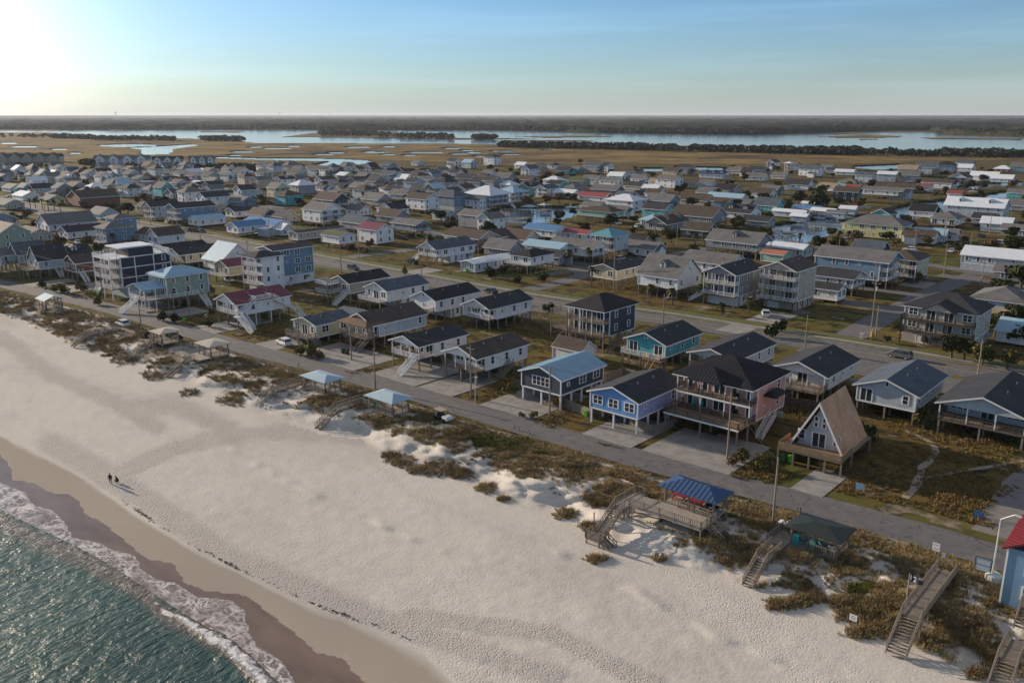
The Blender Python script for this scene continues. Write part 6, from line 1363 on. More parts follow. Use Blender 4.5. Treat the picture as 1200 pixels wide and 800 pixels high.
# ---------------- fences ----------------
def fence(pts,h,m,label,cat='fence',sp=2.4,solid=True,z=0.0,name='wooden_fence'):
    P=[G(u,v,z) for u,v in pts]; root=thing(name,label,cat,(0,0,0))
    root.location=P[0]; O=P[0]
    for a,b in zip(P,P[1:]):
        L=(b-a).length; n=max(1,int(L/sp))
        if solid:
            g=MB(); d=(b-a).normalized(); k=int(L/.16)
            for i in range(k):
                c=a-O+d*(i*L/k); e=a-O+d*((i+.88)*L/k); hh=h-.04*((i*7)%3); g.bar(Vector((c.x,c.y,hh/2)),Vector((e.x,e.y,hh/2)),.04,hh)
            g.build('fence_panel',m,root)
        else:
            g=MB()
            for q in (.35,.8): g.bar(a-O+Vector((0,0,h*q)),b-O+Vector((0,0,h*q)),.05,.1)
            g.build('rail',m,root)
        for i in range(n+1):
            c=a.lerp(b,i/n)-O; post('post',root,c.x,c.y,-.1,h+.1,.13,m)
fence([(600,452),(644,468),(668,481)],1.7,wood,'grey plank fence across the slate house drive')
fence([(669,481),(692,490)],1.8,wood,'short grey plank fence left of the bright blue house')
fence([(738,499),(766,509),(790,500)],1.6,wood,'grey plank fence right of the bright blue house')
fence([(1081,503),(1100,489),(1135,458)],1.6,wood,'long plank fence between the grey-blue and screened porch houses')
fence([(887,478),(920,475),(960,482)],1.7,darkwood,'dark fence behind the A-frame house')
fence([(710,447),(730,440),(757,447)],1.7,wood,'fence of the yard under the palm by the turquoise house')
fence([(1000,475),(1010,455)],1.4,darkwood,'dark fence left of the grey-blue stilt house')
fence([(265,413),(290,420),(310,426),(345,436)],.7,wood,'row of low roadside posts on the grass verge','fence',sp=3.2,solid=False,name='post_fence')
# roadside marker posts
for i,(u,v) in enumerate([(603,503),(608,505),(701,536),(742,549),(858,580),(896,598),(977,612),(1053,636),(1078,660),(350,430),(122,378),(127,379),(934,600),(938,601),(620,509)]):
    p=G(u,v); post_=tag(link('marker_post',cube(wood),None,(p.x,p.y,-.1),0,(.15,.15,1.0)),f"short wooden roadside post, {ORD[i] if i<10 else ['eleventh','twelfth','thirteenth','fourteenth','fifteenth'][i-10]+' placed'} along the beach road",'post','short wooden posts along the beach road')
# relabel by order from the left
mp_=[o for o in COL.objects if o.name.startswith('marker_post')]
mp_.sort(key=lambda o:PX(*o.location)[0]); names=['leftmost','second','third','fourth','fifth','sixth','seventh','eighth','ninth','tenth','eleventh','twelfth','thirteenth','fourteenth','rightmost']
for o,n in zip(mp_,names): o['label']=f"short wooden post beside the beach road, {n} from the left" if n not in('leftmost','rightmost') else f"short wooden post beside the beach road, {n} of all"
# ---------------- utility poles, street lamps, wires ----------------
pm=M('utility pole wood',(.26,.21,.17),.85,.2,1.5); gm=M('galvanised grey',(.40,.41,.42),.5)
PT_={}
def pole(u,v,h,label,arm=1,lamp=0,z=0.0):
    p=G(u,v,z); t=thing('utility_pole',label,'utility pole',(p.x,p.y,z),0,'utility poles')
    g=MB(); g.tube((0,0,-.3),(0,0,h),.17,.11,8); g.build('pole',pm,t)
    if arm: blk('crossarm',t,-.95,-.06,h-.75,.95,.06,h-.6,pm); g=MB(); [g.tube((x,0,h-.6),(x,0,h-.4),.05,.03,6) for x in (-.85,0,.85)]; g.build('insulator',gm,t)
    if lamp: g=MB(); g.bar((0,0,h-1),(1.5*lamp,-.4,h-.55),.06); g.box(1.3*lamp-.3,-.55,h-.62,1.3*lamp+.3,-.3,h-.48); g.build('lamp_arm',gm,t)
    if arm>1: g=MB(); g.tube((.28,0,h-2.3),(.28,0,h-1.4),.22,.22,8); g.build('transformer',gm,t)
    PT_[label]=Vector((p.x,p.y,z+h-.5)); return t
PL=[(29,325,9,'utility pole at the left front yards'),(121,351,9.5,'utility pole before the navy tower house'),(166,387,7.5,'pole on the seaward roadside left of tan gazebo'),(205,370,9.5,'utility pole before the sage house stairs'),(222,370,9.0,'pole right behind the sage house pole'),(351,408,9.0,'utility pole beside the yellow bungalow deck'),(412,422,7.5,'slim pole before the brown-roofed pale house'),(440,456,8.0,'pole with lamp between the two pale blue gazebos'),(552,466,10,'utility pole on the lawn before white screened house'),(644,488,9.2,'utility pole before the slate house driveway'),(852,538,10.5,'tall utility pole beside the pink house'),
 (777,382,8.0,'pole behind the turquoise house on main street'),(719,341,12,'tall pole behind the dark square house'),(708,316,10,'pole beside the cream stilt house'),(400,320,11,'tall pole on main street left of centre'),(421,304,11,'utility pole on the verge with rock at its foot'),(501,313,11,'utility pole before the navy-roofed white house'),(494,330,7,'pole beside the rounded balcony house'),(943,411,8,'short leaning pole on main street left of white house'),(1145,445,8,'pole on main street before the screened porch house'),(1024,343,9,'pole on the cross street lawn'),(1020,396,13.5,'tallest utility pole, at the yellow guard by the corner'),(1026,393,7,'short stub pole beside the tallest utility pole'),(1148,346,10,'pole beside the beige balcony house'),(1106,321,10,'light-topped pole on the right verge'),(1071,296,9,'pole left of the cream brown-roofed house'),(1105,287,9,'pole before the grey dark roofs, right'),(1183,265,9,'rightmost pole on the green lawn'),(1159,274,8.5,'pole on the green lawn left of the rightmost one'),(1136,298,8,'short pole on the verge, right side'),(15,300,8,'pole between houses at far left'),(292,316,10,'pole beside the maroon-roofed cream house'),(236,292,9,'pole by main street behind the cream house'),(655,300,9,'pole before the grey gable-porch house'),(767,284,9,'pale pole beside the white boat'),(793,288,8,'pole left of the verge palms'),(845,335,9,'pole before the tall grey condominium'),(53,250,9,'pole by the store palms'),(163,262,9,'pole between blue and white left houses'),(177,264,9,'pole behind the white gable-fronted cottage'),(316,283,9,'pole above the long blue-roofed building'),(430,247,9,'pole by the dry lawn, centre left'),(527,268,8,'pole by the dark hedge'),(982,304,8,'pole before big blue house left end'),(256,262,9,'pole left of steel blue roof')]
for i,(u,v,h,l) in enumerate(PL): pole(u,v,h,l,arm=(2 if i%5==1 else 1) if h>=8.5 else 0,lamp=1 if u in (440,777) else 0)
pole(905,619,9.5,'bare leaning pole on the seaward roadside right of the blue gazebo',0,z=.2)
def wire(a,b,label,sag=.8,off=0):
    A,B=PT_[a],PT_[b]; g=MB(); prev=None
    for k in range(15):
        q=k/14; c=A.lerp(B,q)+Vector((off,0,-4*sag*q*(1-q)+.12))
        if prev is not None: g.tube(prev,c,.022,.022,4)
        prev=c
    o=g.build('power_line',black); o.data.transform(Matrix.Translation(-A)); o.location=A; tag(o,label,'power line','power lines between the poles')
W_=[('utility pole before the navy-roofed white house','tall pole behind the dark square house'),('tall pole behind the dark square house','pole before the tall grey condominium'),('pole before the tall grey condominium','tallest utility pole, at the yellow guard by the corner'),('tallest utility pole, at the yellow guard by the corner','pole beside the beige balcony house'),('light-topped pole on the right verge','pole before the grey dark roofs, right'),('pole left of the cream brown-roofed house','light-topped pole on the right verge'),('utility pole at the left front yards','utility pole before the navy tower house'),('utility pole before the navy tower house','utility pole before the sage house stairs'),('utility pole before the sage house stairs','utility pole beside the yellow bungalow deck'),('utility pole beside the yellow bungalow deck','utility pole on the lawn before white screened house'),('utility pole on the lawn before white screened house','utility pole before the slate house driveway'),('utility pole before the slate house driveway','tall utility pole beside the pink house'),('tall pole on main street left of centre','utility pole before the navy-roofed white house'),('tall utility pole beside the pink house','bare leaning pole on the seaward roadside right of the blue gazebo')]
for a,b in W_:
    wire(a,b,f"thin wire from the {a.replace('utility pole ','pole ')}".replace('the pole','the pole') [:110]); 
def lampst(u,v,h,label,z=0.0,out=1.6):
    p=G(u,v,z); t=thing('street_lamp',label,'street lamp',(p.x,p.y,z),R(-20))
    g=MB(); g.tube((0,0,-.3),(0,0,h-1.2),.10,.07,8); prev=Vector((0,0,h-1.2))
    for k in range(1,7):
        a=k/6*R(75); c=Vector((out*math.sin(a),0,h-1.2+1.2*math.sin(a*1.1))); g.tube(prev,c,.06,.05,6); prev=c
    g.build('pole',M('silver pole',(.55,.55,.53),.4),t); g=MB(); g.box(out-.15,-.14,h-.12,out+.55,.14,h); g.build('lamp_head',gm,t)
lampst(1160,689,9.5,'tall silver street lamp left of the sky blue beach house',z=-.2)
lampst(557,475,5.5,'thin white pole lamp beside the lawn utility pole',out=.3)
# ---------------- vehicles ----------------
def paintm(n,c): return M(n+' car paint',c,.28,.03,.5,0,0,.6)
CP=dict(white=(.70,.71,.72),black=(.015,.016,.02),silver=(.38,.39,.41),grey=(.12,.13,.14),red=(.28,.03,.03),navy=(.03,.05,.09),tan=(.45,.40,.30))
CM={}
def carparts(kind):
    if kind in CM: return CM[kind]
    L={'suv':4.7,'van':5.0,'sedan':4.6,'pickup':5.5}[kind]; h=L/2
    prof={'suv':[(-h,.35),(-h,1.0),(-h+.25,1.12),(h-1.35,1.08),(h-.15,.92),(h,.7),(h,.35)],'van':[(-h,.35),(-h,1.05),(-h+.2,1.15),(h-1.1,1.1),(h-.1,.85),(h,.6),(h,.35)],'sedan':[(-h,.35),(-h,.85),(-h+.9,.95),(h-1.3,.93),(h-.15,.78),(h,.6),(h,.35)],'pickup':[(-h,.5),(-h,1.15),(-h+.1,1.2),(h-1.4,1.2),(h-.1,1.05),(h,.8),(h,.5)]}[kind]
    cab={'suv':[(-h+.15,1.1),(-h+.45,1.68),(-h+2.8,1.70),(h-1.3,1.06)],'van':[(-h+.1,1.13),(-h+.4,1.78),(-h+3.1,1.78),(h-.95,1.1)],'sedan':[(-h+.7,.93),(-h+1.4,1.40),(-h+2.7,1.42),(h-1.2,.92)],'pickup':[(-h+1.9,1.18),(-h+2.1,1.82),(-h+3.5,1.84),(h-1.3,1.18)]}[kind]
    W=.92
    def body(w,pf,taper=0):
        bm=bmesh.new(); a=[bm.verts.new((x,-w*(1-taper*(z-1.0 if z>1.05 else 0)),z)) for x,z in pf]; b_=[bm.verts.new((x,w*(1-taper*(z-1.0 if z>1.05 else 0)),z)) for x,z in pf]
        bm.faces.new(a); bm.faces.new(b_[::-1]); n=len(pf)
        for i in range(n): bm.faces.new((a[i],b_[i],b_[(i+1)%n],a[(i+1)%n]))
        bmesh.ops.recalc_face_normals(bm,faces=bm.faces); bmesh.ops.bevel(bm,geom=[e for e in bm.edges],offset=.06,segments=2,affect='EDGES',clamp_overlap=True)
        me=bpy.data.meshes.new('body'); bm.to_mesh(me); bm.free(); return me
    if kind=='pickup': # open bed
        bd=body(W,prof)
    else: bd=body(W,prof)
    gl=body(W-.05,cab,.22); 
    top=[(x,z) for x,z in cab]; r0,r1=cab[1],cab[2]
    rf=MB(); rf.box(r0[0]+.05,-W*.82,r0[1]-.02,r1[0]-.05,W*.82,r1[1]+.035)
    for x,z in ((cab[0][0],cab[0][1]),): pass
    for s in (-1,1):
        for (xa,za),(xb,zb) in ((cab[0],cab[1]),(cab[3],cab[2])): rf.bar((xa,s*(W-.06),za),(xb,s*(W-.17),zb),.08,.08)
        xm=(r0[0]+r1[0])/2; rf.bar((xm,s*(W-.04),cab[0][1]),(xm,s*(W-.16),r0[1]),.09,.05)
    wh=MB(); wh.tube((0,-.12,0),(0,.12,0),.35,.35,14); hub=MB(); hub.tube((0,-.13,0),(0,.13,0),.2,.2,10)
    hl=MB(); hl.box(0,-.18,0,.06,.18,.14)
    bed=None
    if kind=='pickup': bed=MB(); bed.box(-h+.12,-.78,1.19,-h+1.75,.78,1.215)
    CM[kind]=(bd,gl,rf,wh.mesh('wheel',black),hub.mesh('rim',gm),hl.mesh('headlight',trim),L,bed.mesh('bed_liner',black) if bed else None); return CM[kind]
def car(u,v,kind,colr,label,az,z=.05,near=True,group='cars and trucks'):
    bd,gl,rf,wh,hub,hl,L,bed=carparts(kind); p=G(u,v,z); t=thing({'suv':'parked_suv','van':'minivan','sedan':'parked_car','pickup':'pickup_truck'}[kind],label,'car' if kind!='pickup' else 'pickup',(p.x,p.y,z),R(az),group)
    m=paintm(colr,CP[colr]); k=(kind,colr)
    if k not in CM:
        b2=bd.copy(); b2.materials.append(m); r2=rf.mesh('roof',m); CM[k]=(b2,r2)
    b2,r2=CM[k]
    if not gl.materials: gl.materials.append(mglass)
    link('body',b2,t); link('window',gl,t); link('roof',r2,t)
    if bed: link('bed_liner',bed,t)
    for sx in (-L*.31,L*.32):
        for sy in (-.82,.82): w=link('wheel',wh,t,(sx,sy,.35)); (link('rim',hub,w) if near else None)
    for s in (-1,1): link('headlight',hl,t,(L/2-.03,s*.62,.68))
    return t
car(333,404,'suv','white','white SUV parked nose-in before the yellow bungalow',172)
car(144,382,'suv','white','white crossover with dark trim parked on the seaward roadside, left',178,z=.1)
car(1054,419,'van','grey','dark grey minivan driving along main street at right',177)
car(414,316,'suv','navy','dark SUV driving on main street left of centre',-4)
car(575,343,'sedan','black','dark sedan on main street near centre',176)
car(267,330,'pickup','white','white pickup parked behind the maroon-roofed stilt house',-12)
car(483,309,'pickup','black','black pickup parked beside the navy-roofed house stairs',175)
car(897,370,'suv','white','white hatchback parked before the tall beige condominium',120)
for i,(u,v,k,c,l,a) in enumerate([(229,272,'pickup','black','dark pickup on the grassy verge behind the blue gabled roof',5),(742,299,'sedan','black','dark sedan parked right of the teal-roofed house',0),(748,306,'sedan','grey','grey sedan by the driveway right of the teal-roofed house',5),(727,305,'suv','silver','silver SUV under the teal-roofed house edge',90),(722,263,'pickup','white','white truck beside the mint green house',175),(412,292,'suv','red','dark red SUV in shade under the olive-roofed house',5),(473,281,'suv','black','black SUV on the lawn track by grey stilt house',5),(24,247,'pickup','black','black pickup at the far left junction',0),(12,231,'sedan','white','white car in the store lot, first row left',90),(18,230,'suv','silver','silver car in the store lot, second in row',90),(6,234,'suv','silver','silver car in the store lot, nearest',0),(345,240,'suv','white','white SUV beside long blue roof',0),(950,345,'sedan','silver','silver car on the cross street',0),(1085,278,'sedan','silver','pale car by the right canal houses',0),(600,285,'suv','silver','silver SUV among centre houses',0),(560,258,'suv','black','dark SUV beside the grey house hedge',0),(875,300,'suv','grey','grey SUV behind the grey-roofed low house',0)]): car(u,v,k,c,l,a,near=False)
cs_=[]
for i in range(70):
    u=rnd.uniform(0,1200); v=rnd.uniform(222,300)
    if hgt(u,v)[0]<-.1: continue
    p=G(u,v)
    if any((a-p.x)**2+(b-p.y)**2<(r+1.0)**2 for a,b,r in pos_taken): continue
    c_=rnd.choice(('white','white','silver','grey','black','navy','red')); k_=rnd.choice(('suv','suv','sedan','pickup')); cs_.append((c_,k_,word_place(u,v),u,v))
seen={}
for q in sorted(cs_,key=lambda q:q[3]): seen.setdefault(q[:3],[]).append(q)
for k,L in seen.items():
    for i,q in enumerate(L):
        if i>3: break
        car(q[3],q[4],k[1],k[0],f"{k[0]} {k[1].replace('suv','SUV')} parked {k[2]}"+('' if len(L)==1 else ', '+ORD[i]),rnd.choice((0,90,180,270))+rnd.uniform(-4,4),near=False)
# golf cart / open buggy on the verge
p=G(519,494,.35); t=thing('open_buggy','small open dark and white buggy parked on the dune verge','buggy',(p.x,p.y,.62),R(-4))
bd=MB(); bd.box(-1.7,-.75,.4,.6,.75,.75); bd.build('body',paintm('black',CP['black']),t); bd=MB(); bd.prism([(.55,.4),(1.75,.4),(1.8,.85),(1.6,1.0),(.55,1.05)],-.72,.72); bd.build('hood',paintm('white',CP['white']),t)
bd=MB(); bd.box(-1.6,-.72,1.78,.5,.72,1.86); bd.build('soft_top',M('tan canvas',(.34,.28,.19),.8),t)
for x,y in ((-1.55,-.68),(-1.55,.68),(.55,-.68),(.55,.68)): post('roof_post',t,x,y,.7,1.8,.07,black)
bd=MB(); bd.box(-.6,-.65,.7,-.1,.65,.95); bd.box(-.75,-.65,.8,-.6,.65,1.4); bd.build('seat',dark,t)
for x in (-1.15,1.15):
    for y in (-.72,.72): link('wheel',CM['suv'][3],t,(x,y,.36))
# refuse bins
gb=M('lime green plastic',(.13,.42,.03),.5,.08); dg=M('dark green plastic',(.02,.06,.03),.5)
def bin_(u,v,m,label,z=.05,rz=0):
    p=G(u,v,z); t=thing('wheeled_bin',label,'bin',(p.x,p.y,z),rz,'wheeled rubbish bins')
    g=MB(); g.add([(-.26,-.26,.08),(.26,-.26,.08),(.26,.26,.08),(-.26,.26,.08),(-.34,-.36,1.05),(.34,-.36,1.05),(.34,.36,1.05),(-.34,.36,1.05)],[(0,3,2,1),(4,5,6,7),(0,1,5,4),(1,2,6,5),(2,3,7,6),(3,0,4,7)]); g.build('bin_body',m,t)
    g=MB(); g.prism([(-.4,1.06),(.4,1.06),(.4,1.1),(0,1.18),(-.4,1.1)],-.37,.37); g.build('lid',m,t)
    for s in (-1,1): g=MB(); g.tube((s*.3,.3,.12),(s*.38,.3,.12),.12,.12,8); g.build('wheel',black,t)
for u,v,m_,l in [(687,488,gb,'left lime bin at corner of the bright blue house'),(692,485,gb,'right lime bin at corner of the bright blue house'),(918,541,dg,'dark bin beside the A-frame deck'),(926,542,gb,'lime bin beside the A-frame deck'),(402,414,dg,'left dark green bin under the pale house steps'),(407,415,dg,'right dark green bin under the pale house steps'),(216,378,gb,'lime bin before the maroon-roofed house'),(33,323,gb,'lime bin in the far left front yard'),(118,345,gb,'left lime bin under the navy tower house'),(113,344,gb,'right-hand lime bin under the navy tower balconies'),(1156,676,gb,'lime bin beside the sky blue beach house'),(547,319,gb,'small lime bin before the pale blue mobile home')]: bin_(u,v,m_,l)
# ---------------- signs, flag ----------------
def txt(s,size,m,parent,loc,rot=(R(90),0,0)):
    c=bpy.data.curves.new('lettering','FONT'); c.body=s; c.size=size; c.extrude=.004; c.align_x='CENTER'; c.align_y='CENTER'
    o=bpy.data.objects.new('lettering',c); COL.objects.link(o)
    dg_=bpy.context.evaluated_depsgraph_get(); me=bpy.data.meshes.new_from_object(o.evaluated_get(dg_)); bpy.data.objects.remove(o); me.materials.clear(); me.materials.append(m)
    o=link('lettering',me,parent,loc); o.rotation_euler=rot; return o
def sign(u,v,z,h,w,bh,m,label,rz=0,pole_m=None,lines=0):
    p=G(u,v,z); t=thing('sign',label,'sign',(p.x,p.y,z),rz,'small signs')
    post('post',t,0,.05,-.2,h,.07,pole_m or gm); g=MB(); g.box(-w/2,-.02,h-bh,w/2,.02,h); g.build('board',m,t)
    if lines:
        g=MB()
        for i in range(lines): g.box(-w*.32,-.026,h-bh*(.25+.5*i/max(1,lines-1))-.02,w*.32,-.021,h-bh*(.25+.5*i/max(1,lines-1))+.03)
        g.build('lettering',black,t)
    return t
blu=M('blue sign face',(.04,.12,.28),.5); wht=M('white sign face',(.75,.75,.74),.5)
sign(1007.5,574,0,1.0,1.2,.95,M('pale blue sign face',(.18,.30,.46),.5),'square pale blue lot sign in the dry grass, left',0,wood); sign(1147,607,0,1.0,1.15,.95,blu,'square blue lot sign in the dry grass, right',0,wood)
sign(790,620,-.3,1.7,.7,.9,wht,'white notice sign below the blue gazebo deck',0,wood,3); sign(840,617,0,2.0,.6,.8,wht,'white notice sign on the blue gazebo deck corner',0,wood,3)
sign(998,740,-1.2,2.0,.75,.7,wht,'white beach notice on a wooden post at the dune toe',0,wood,3); sign(1095,655,.1,2.1,.8,1.0,wht,'white notice on two posts at the top of the walkover',0,gm,2); sign(1104,664,.1,1.8,.4,.6,gm,'small grey box sign beside the white notice','0' and 0,wood)
sign(979,537,0,2.1,.8,.5,M('pale green sign face',(.35,.55,.45),.5),'small pale sign on the A-frame deck corner post',0,wood); sign(294,392,0,.9,.7,.7,wht,'small white sign in the brown yard left of the SUV',0,wood)
t=sign(1149,682,.1,3.0,1.7,1.7,M('dark board',(.05,.05,.05),.6),'dark-framed information board with two pale panels beside the lime bin',0,darkwood)
g=MB(); g.box(-.75,-.03,2.2,.75,-.022,2.92); g.box(-.75,-.03,1.38,.75,-.022,2.12); g.build('panel',M('pale blue panel',(.20,.28,.33),.5),t); g=MB(); [g.box(-.6,-.036,1.5+.14*k,.6,-.031,1.54+.14*k) for k in range(9) if k!=4]; g.build('lettering',wht,t)
p=G(1061,710,1.0); t=thing('flag','dark pennant flag with white 2 on a slim pole beside the roofless walkover','flag',(p.x,p.y,.6),R(-8))
g=MB(); g.tube((0,0,-1.8),(0,0,4.2),.045,.035,8); g.build('flagpole',gm,t)
vs=[];fs=[]
for i in range(9):
    x=.05+1.35*i/8; y=.12*math.sin(i*.9); a=.48*(1-i/8*.55); vs+=[(x,y,3.75-a-.12*i/8),(x,y,3.75+a-.12*i/8),(x,y+.02,3.75-a-.12*i/8),(x,y+.02,3.75+a-.12*i/8)]
    if i: o=i*4; fs+=[(o-4,o,o+1,o-3),(o-2,o-1,o+3,o+2)]
g=MB(); g.add(vs,fs); g.build('flag_cloth',M('dark flag cloth',(.04,.045,.07),.8),t); txt('2',.85,wht,t,(.6,-.02,3.72)); txt('I',.85,wht,t,(.16,.02,3.75)); txt('\u00b0',.7,wht,t,(1.05,-.03,3.8))
# rock cluster, yellow guy guard, electrical boxes near the tallest pole
p=G(1015,397); t=thing('utility_box','grey utility cabinet at foot of the tallest pole','utility box',(p.x-.9,p.y-.3,0)); blk('cabinet',t,-.45,-.4,0,.45,.4,1.1,gm); blk('lid',t,-.48,-.43,1.1,.48,.43,1.18,gm)
p=G(1021,398); t=thing('cable_guard','yellow cable guard wrapped round the tallest pole','guard',(p.x,p.y-.2,0)); g=MB(); g.tube((0,0,0),(.2,0,2.6),.3,.2,8); g.build('tube',M('yellow guard',(.45,.30,.06),.6),t)
# red sand fence posts by the stairs
for i,(u,v,h) in enumerate([(696,613,2.1),(716,616,1.9),(718,605,1.9),(713,627,1.6)]):
    p=G(u,v,-.9); tag(link('fence_post',cube(M('reddish wood',(.22,.06,.045),.8)),None,(p.x,p.y,-1.4),0,(.11,.11,h)),['tallest reddish post left of the tall dune stairs','reddish post against the tall dune stair rail','far reddish post behind the stair rail','short reddish post at the stair foot'][i],'post','reddish posts by the tall dune stairs')
p=G(748,647,-1.6); t=thing('life_ring_post','small white pipe post in shade at the dune toe','post',(p.x+3.0,p.y,-1.6)); g=MB(); g.tube((0,0,0),(0,0,.8),.07,.07,8); g.tube((0,0,.8),(.15,0,.95),.07,.07,8); g.build('pipe',trim,t)
for i,(u,v,z,m_) in enumerate([(917,620,.1,darkwood)]): 
    p=G(u,v,z); t=thing('grill_box','brown slatted box with white top beside the bare leaning pole','box',(p.x,p.y,z)); blk('box_body',t,-.45,-.4,0,.45,.4,1.0,newwood); blk('top',t,-.5,-.45,1.0,.5,.45,1.08,trim)
p=G(1162,690,-.4); t=thing('storage_tank','squat grey storage tank at corner of the sky blue house','tank',(p.x,p.y,-.4)); g=MB(); g.tube((0,0,0),(0,0,1.8),.85,.85,16); g.tube((0,0,1.8),(0,0,2.05),.85,.5,16); g.build('tank_body',M('pale grey plastic',(.4,.4,.38),.6),t)
# ---------------- canal boats and docks ----------------
hullm=M('white gelcoat',(.68,.69,.70),.35,.05)
def boatmesh():
    g=MB(); n=8; 
    secs=[(-3,1.05,.0),(-1.5,1.15,0),(0,1.15,0),(1.5,.95,.08),(2.5,.55,.22),(3.1,.05,.42)]
    vs=[];
    for x,w,k in secs: vs+=[(x,-w,1.0+k),(x,-w*.75,.15+k*.6),(x,0,-.12+k*1.4),(x,w*.75,.15+k*.6),(x,w,1.0+k),(x,w*.8,.7+k),(x,-w*.8,.7+k)]
    fs=[]; 
    for i in range(len(secs)-1):
        for j in range(7): fs.append((i*7+j,i*7+(j+1)%7,(i+1)*7+(j+1)%7,(i+1)*7+j))
    fs.append(tuple(range(7))); g.add(vs,fs); return g.mesh('hull',hullm)
BH=boatmesh(); 
def boat(u,v,az,label,s=1.0,z=-.7,trailer=False):
    p=G(u,v,z); t=thing('motor_boat',label,'boat',(p.x,p.y,z),R(az),'boats along the canals'); t.scale=(s,s,s)
    link('hull',BH,t); g=MB(); g.box(-.7,-.4,.7,.2,.4,1.5); g.build('console',hullm,t); g=MB(); g.box(-.9,-.75,2.35,.5,.75,2.42)
    g.build('canopy',M('canvas white',(.6,.62,.64),.7),t); g=MB(); [g.bar((x,y,.9),(x,y,2.36),.06) for x in (-.8,.4) for y in (-.7,.7)]; g.build('canopy_frame',gm,t)
    g=MB(); g.box(-3.5,-.2,.3,-3.0,.2,1.35); g.build('outboard_motor',black,t)
    return t
boat(770,288,172,'white motor boat on a trailer in a yard right of the teal-roofed house',1.25,.6)
t=thing('boat_trailer','low grey trailer carrying the white motor boat','trailer',tuple(G(770,288,0))); blk('frame',t,-3.2,-.8,.4,3.2,.8,.52,gm)
for y in (-.95,.95): link('wheel',CM['suv'][3],t,(-.6,y,.35))
bl=[(676,247,10,'larger white cabin boat at the canal bend, left'),(669,244,15,'white boat behind the cabin boat at the canal bend'),(655,260,-10,'slim white skiff beside the golden lot'),(690,242,0,'white boat docked behind the mint green house'),(960,257,10,'white boat by the trailers, far right canal'),(973,255,5,'second white boat by the trailers'),(1013,245,20,'white sport boat moored above the yellow house'),(925,274,30,'white boat left on the lower canal'),(935,266,0,'small boat in the lower canal shade'),(1042,253,10,'skiff on the bright canal water'),(1108,224,0,'boat beside the upper right canal docks'),(1140,226,0,'boat near middle of the upper right canal'),(640,252,20,'boat at left canal docks')]
for u,v,a,l in bl: boat(u,v,a+R(0),l,1.0)
def dock(u,v,w,d,label,rz=0,roof=None):
    p=G(u,v,-.2); t=thing('boat_dock',label,'dock',(p.x,p.y,0),R(rz),'docks along the canals'); blk('deck',t,-w/2,-d/2,-.15,w/2,d/2,.02,wood)
    for x in (-w/2,0,w/2):
        for y in (-d/2,d/2): post('piling',t,x,y,-2.2,1.0 if not roof else 2.6,.26,wood)
    if roof: g=MB(); roof_hip(g,-w/2,-d/2,w/2,d/2,2.6,1.0,.4,.12); g.build('roof',roof,t)
dk=[(612,256,9,4,'dock left of the canal with tangled pilings'),(620,248,6,6,'boat house with small pale blue roof at left canal',lb),(638,246,5,5,'second boat house with pale blue roof at left canal',lb),(648,256,8,3,'dock beside golden lot'),(700,246,8,3,'dock behind the mint green house'),(915,276,8,4,'dock on the lower right canal, left'),(930,283,6,3,'dock on the lower canal near palms'),(955,268,8,3,'dock beside trailers on the lower canal'),(1010,250,8,3,'dock behind the yellow house, left'),(1035,246,10,3,'dock behind the yellow house, middle'),(1062,257,9,4,'dock with pilings in front of bright water'),(1080,250,8,3,'dock at the canal turn'),(1100,243,8,3,'dock before white-roofed dormer house'),(1130,222,8,3,'upper right canal dock, left'),(1150,220,8,3,'upper right canal dock, middle'),(1170,218,8,3,'upper right canal dock, right'),(880,262,8,3,'dock left of the lower canal')]
for q in dk: dock(*q[:5],rz=rnd.choice((0,90)),roof=q[5] if len(q)>5 else None)
# ---------------- two people on the sand ----------------
def figure(name,joints,edges,mats_,loc,rz,label,root_i=0):
    me=bpy.data.meshes.new(name); me.from_pydata([j[:3] for j in joints],edges,[]); o=link(name,me,None,loc,rz); 
    mo=o.modifiers.new('skin','SKIN'); mo.use_smooth_shade=True
    for i,j in enumerate(joints): me.skin_vertices[0].data[i].radius=(j[3],j[3]); me.skin_vertices[0].data[i].use_root=(i==root_i)
    s=o.modifiers.new('sub','SUBSURF'); s.levels=1; s.render_levels=2
    dg_=bpy.context.evaluated_depsgraph_get(); m2=bpy.data.meshes.new_from_object(o.evaluated_get(dg_)); o.modifiers.clear(); o.data=m2
    for m in mats_: m2.materials.append(m)
    return tag(o,label,'person','people on the beach')
skinm=M('skin',(.45,.28,.2),.6); coat=M('dark red-brown jacket',(.055,.025,.025),.85); pants=M('grey trousers',(.16,.15,.15),.85); coat2=M('black jacket',(.02,.022,.028),.85); hair=M('dark brown hair',(.03,.018,.012),.7)
def hands(j,e,wi,d):
    """palm and five short fingers beyond the wrist wi"""
    w=Vector(j[wi][:3]); d=Vector(d).normalized(); s=d.orthogonal().normalized(); pi=len(j); c=w+d*.05; j.append((*c,.03)); e.append((wi,pi))
    for k in range(5):
        off=(k-2)*.017; f0=len(j); a=c+d*.035+s*off; b=a+d*(.045 if k in(1,2,3) else .03)+s*off*.6; j.append((*a,.009)); j.append((*b,.008)); e.append((pi,f0)); e.append((f0,f0+1))
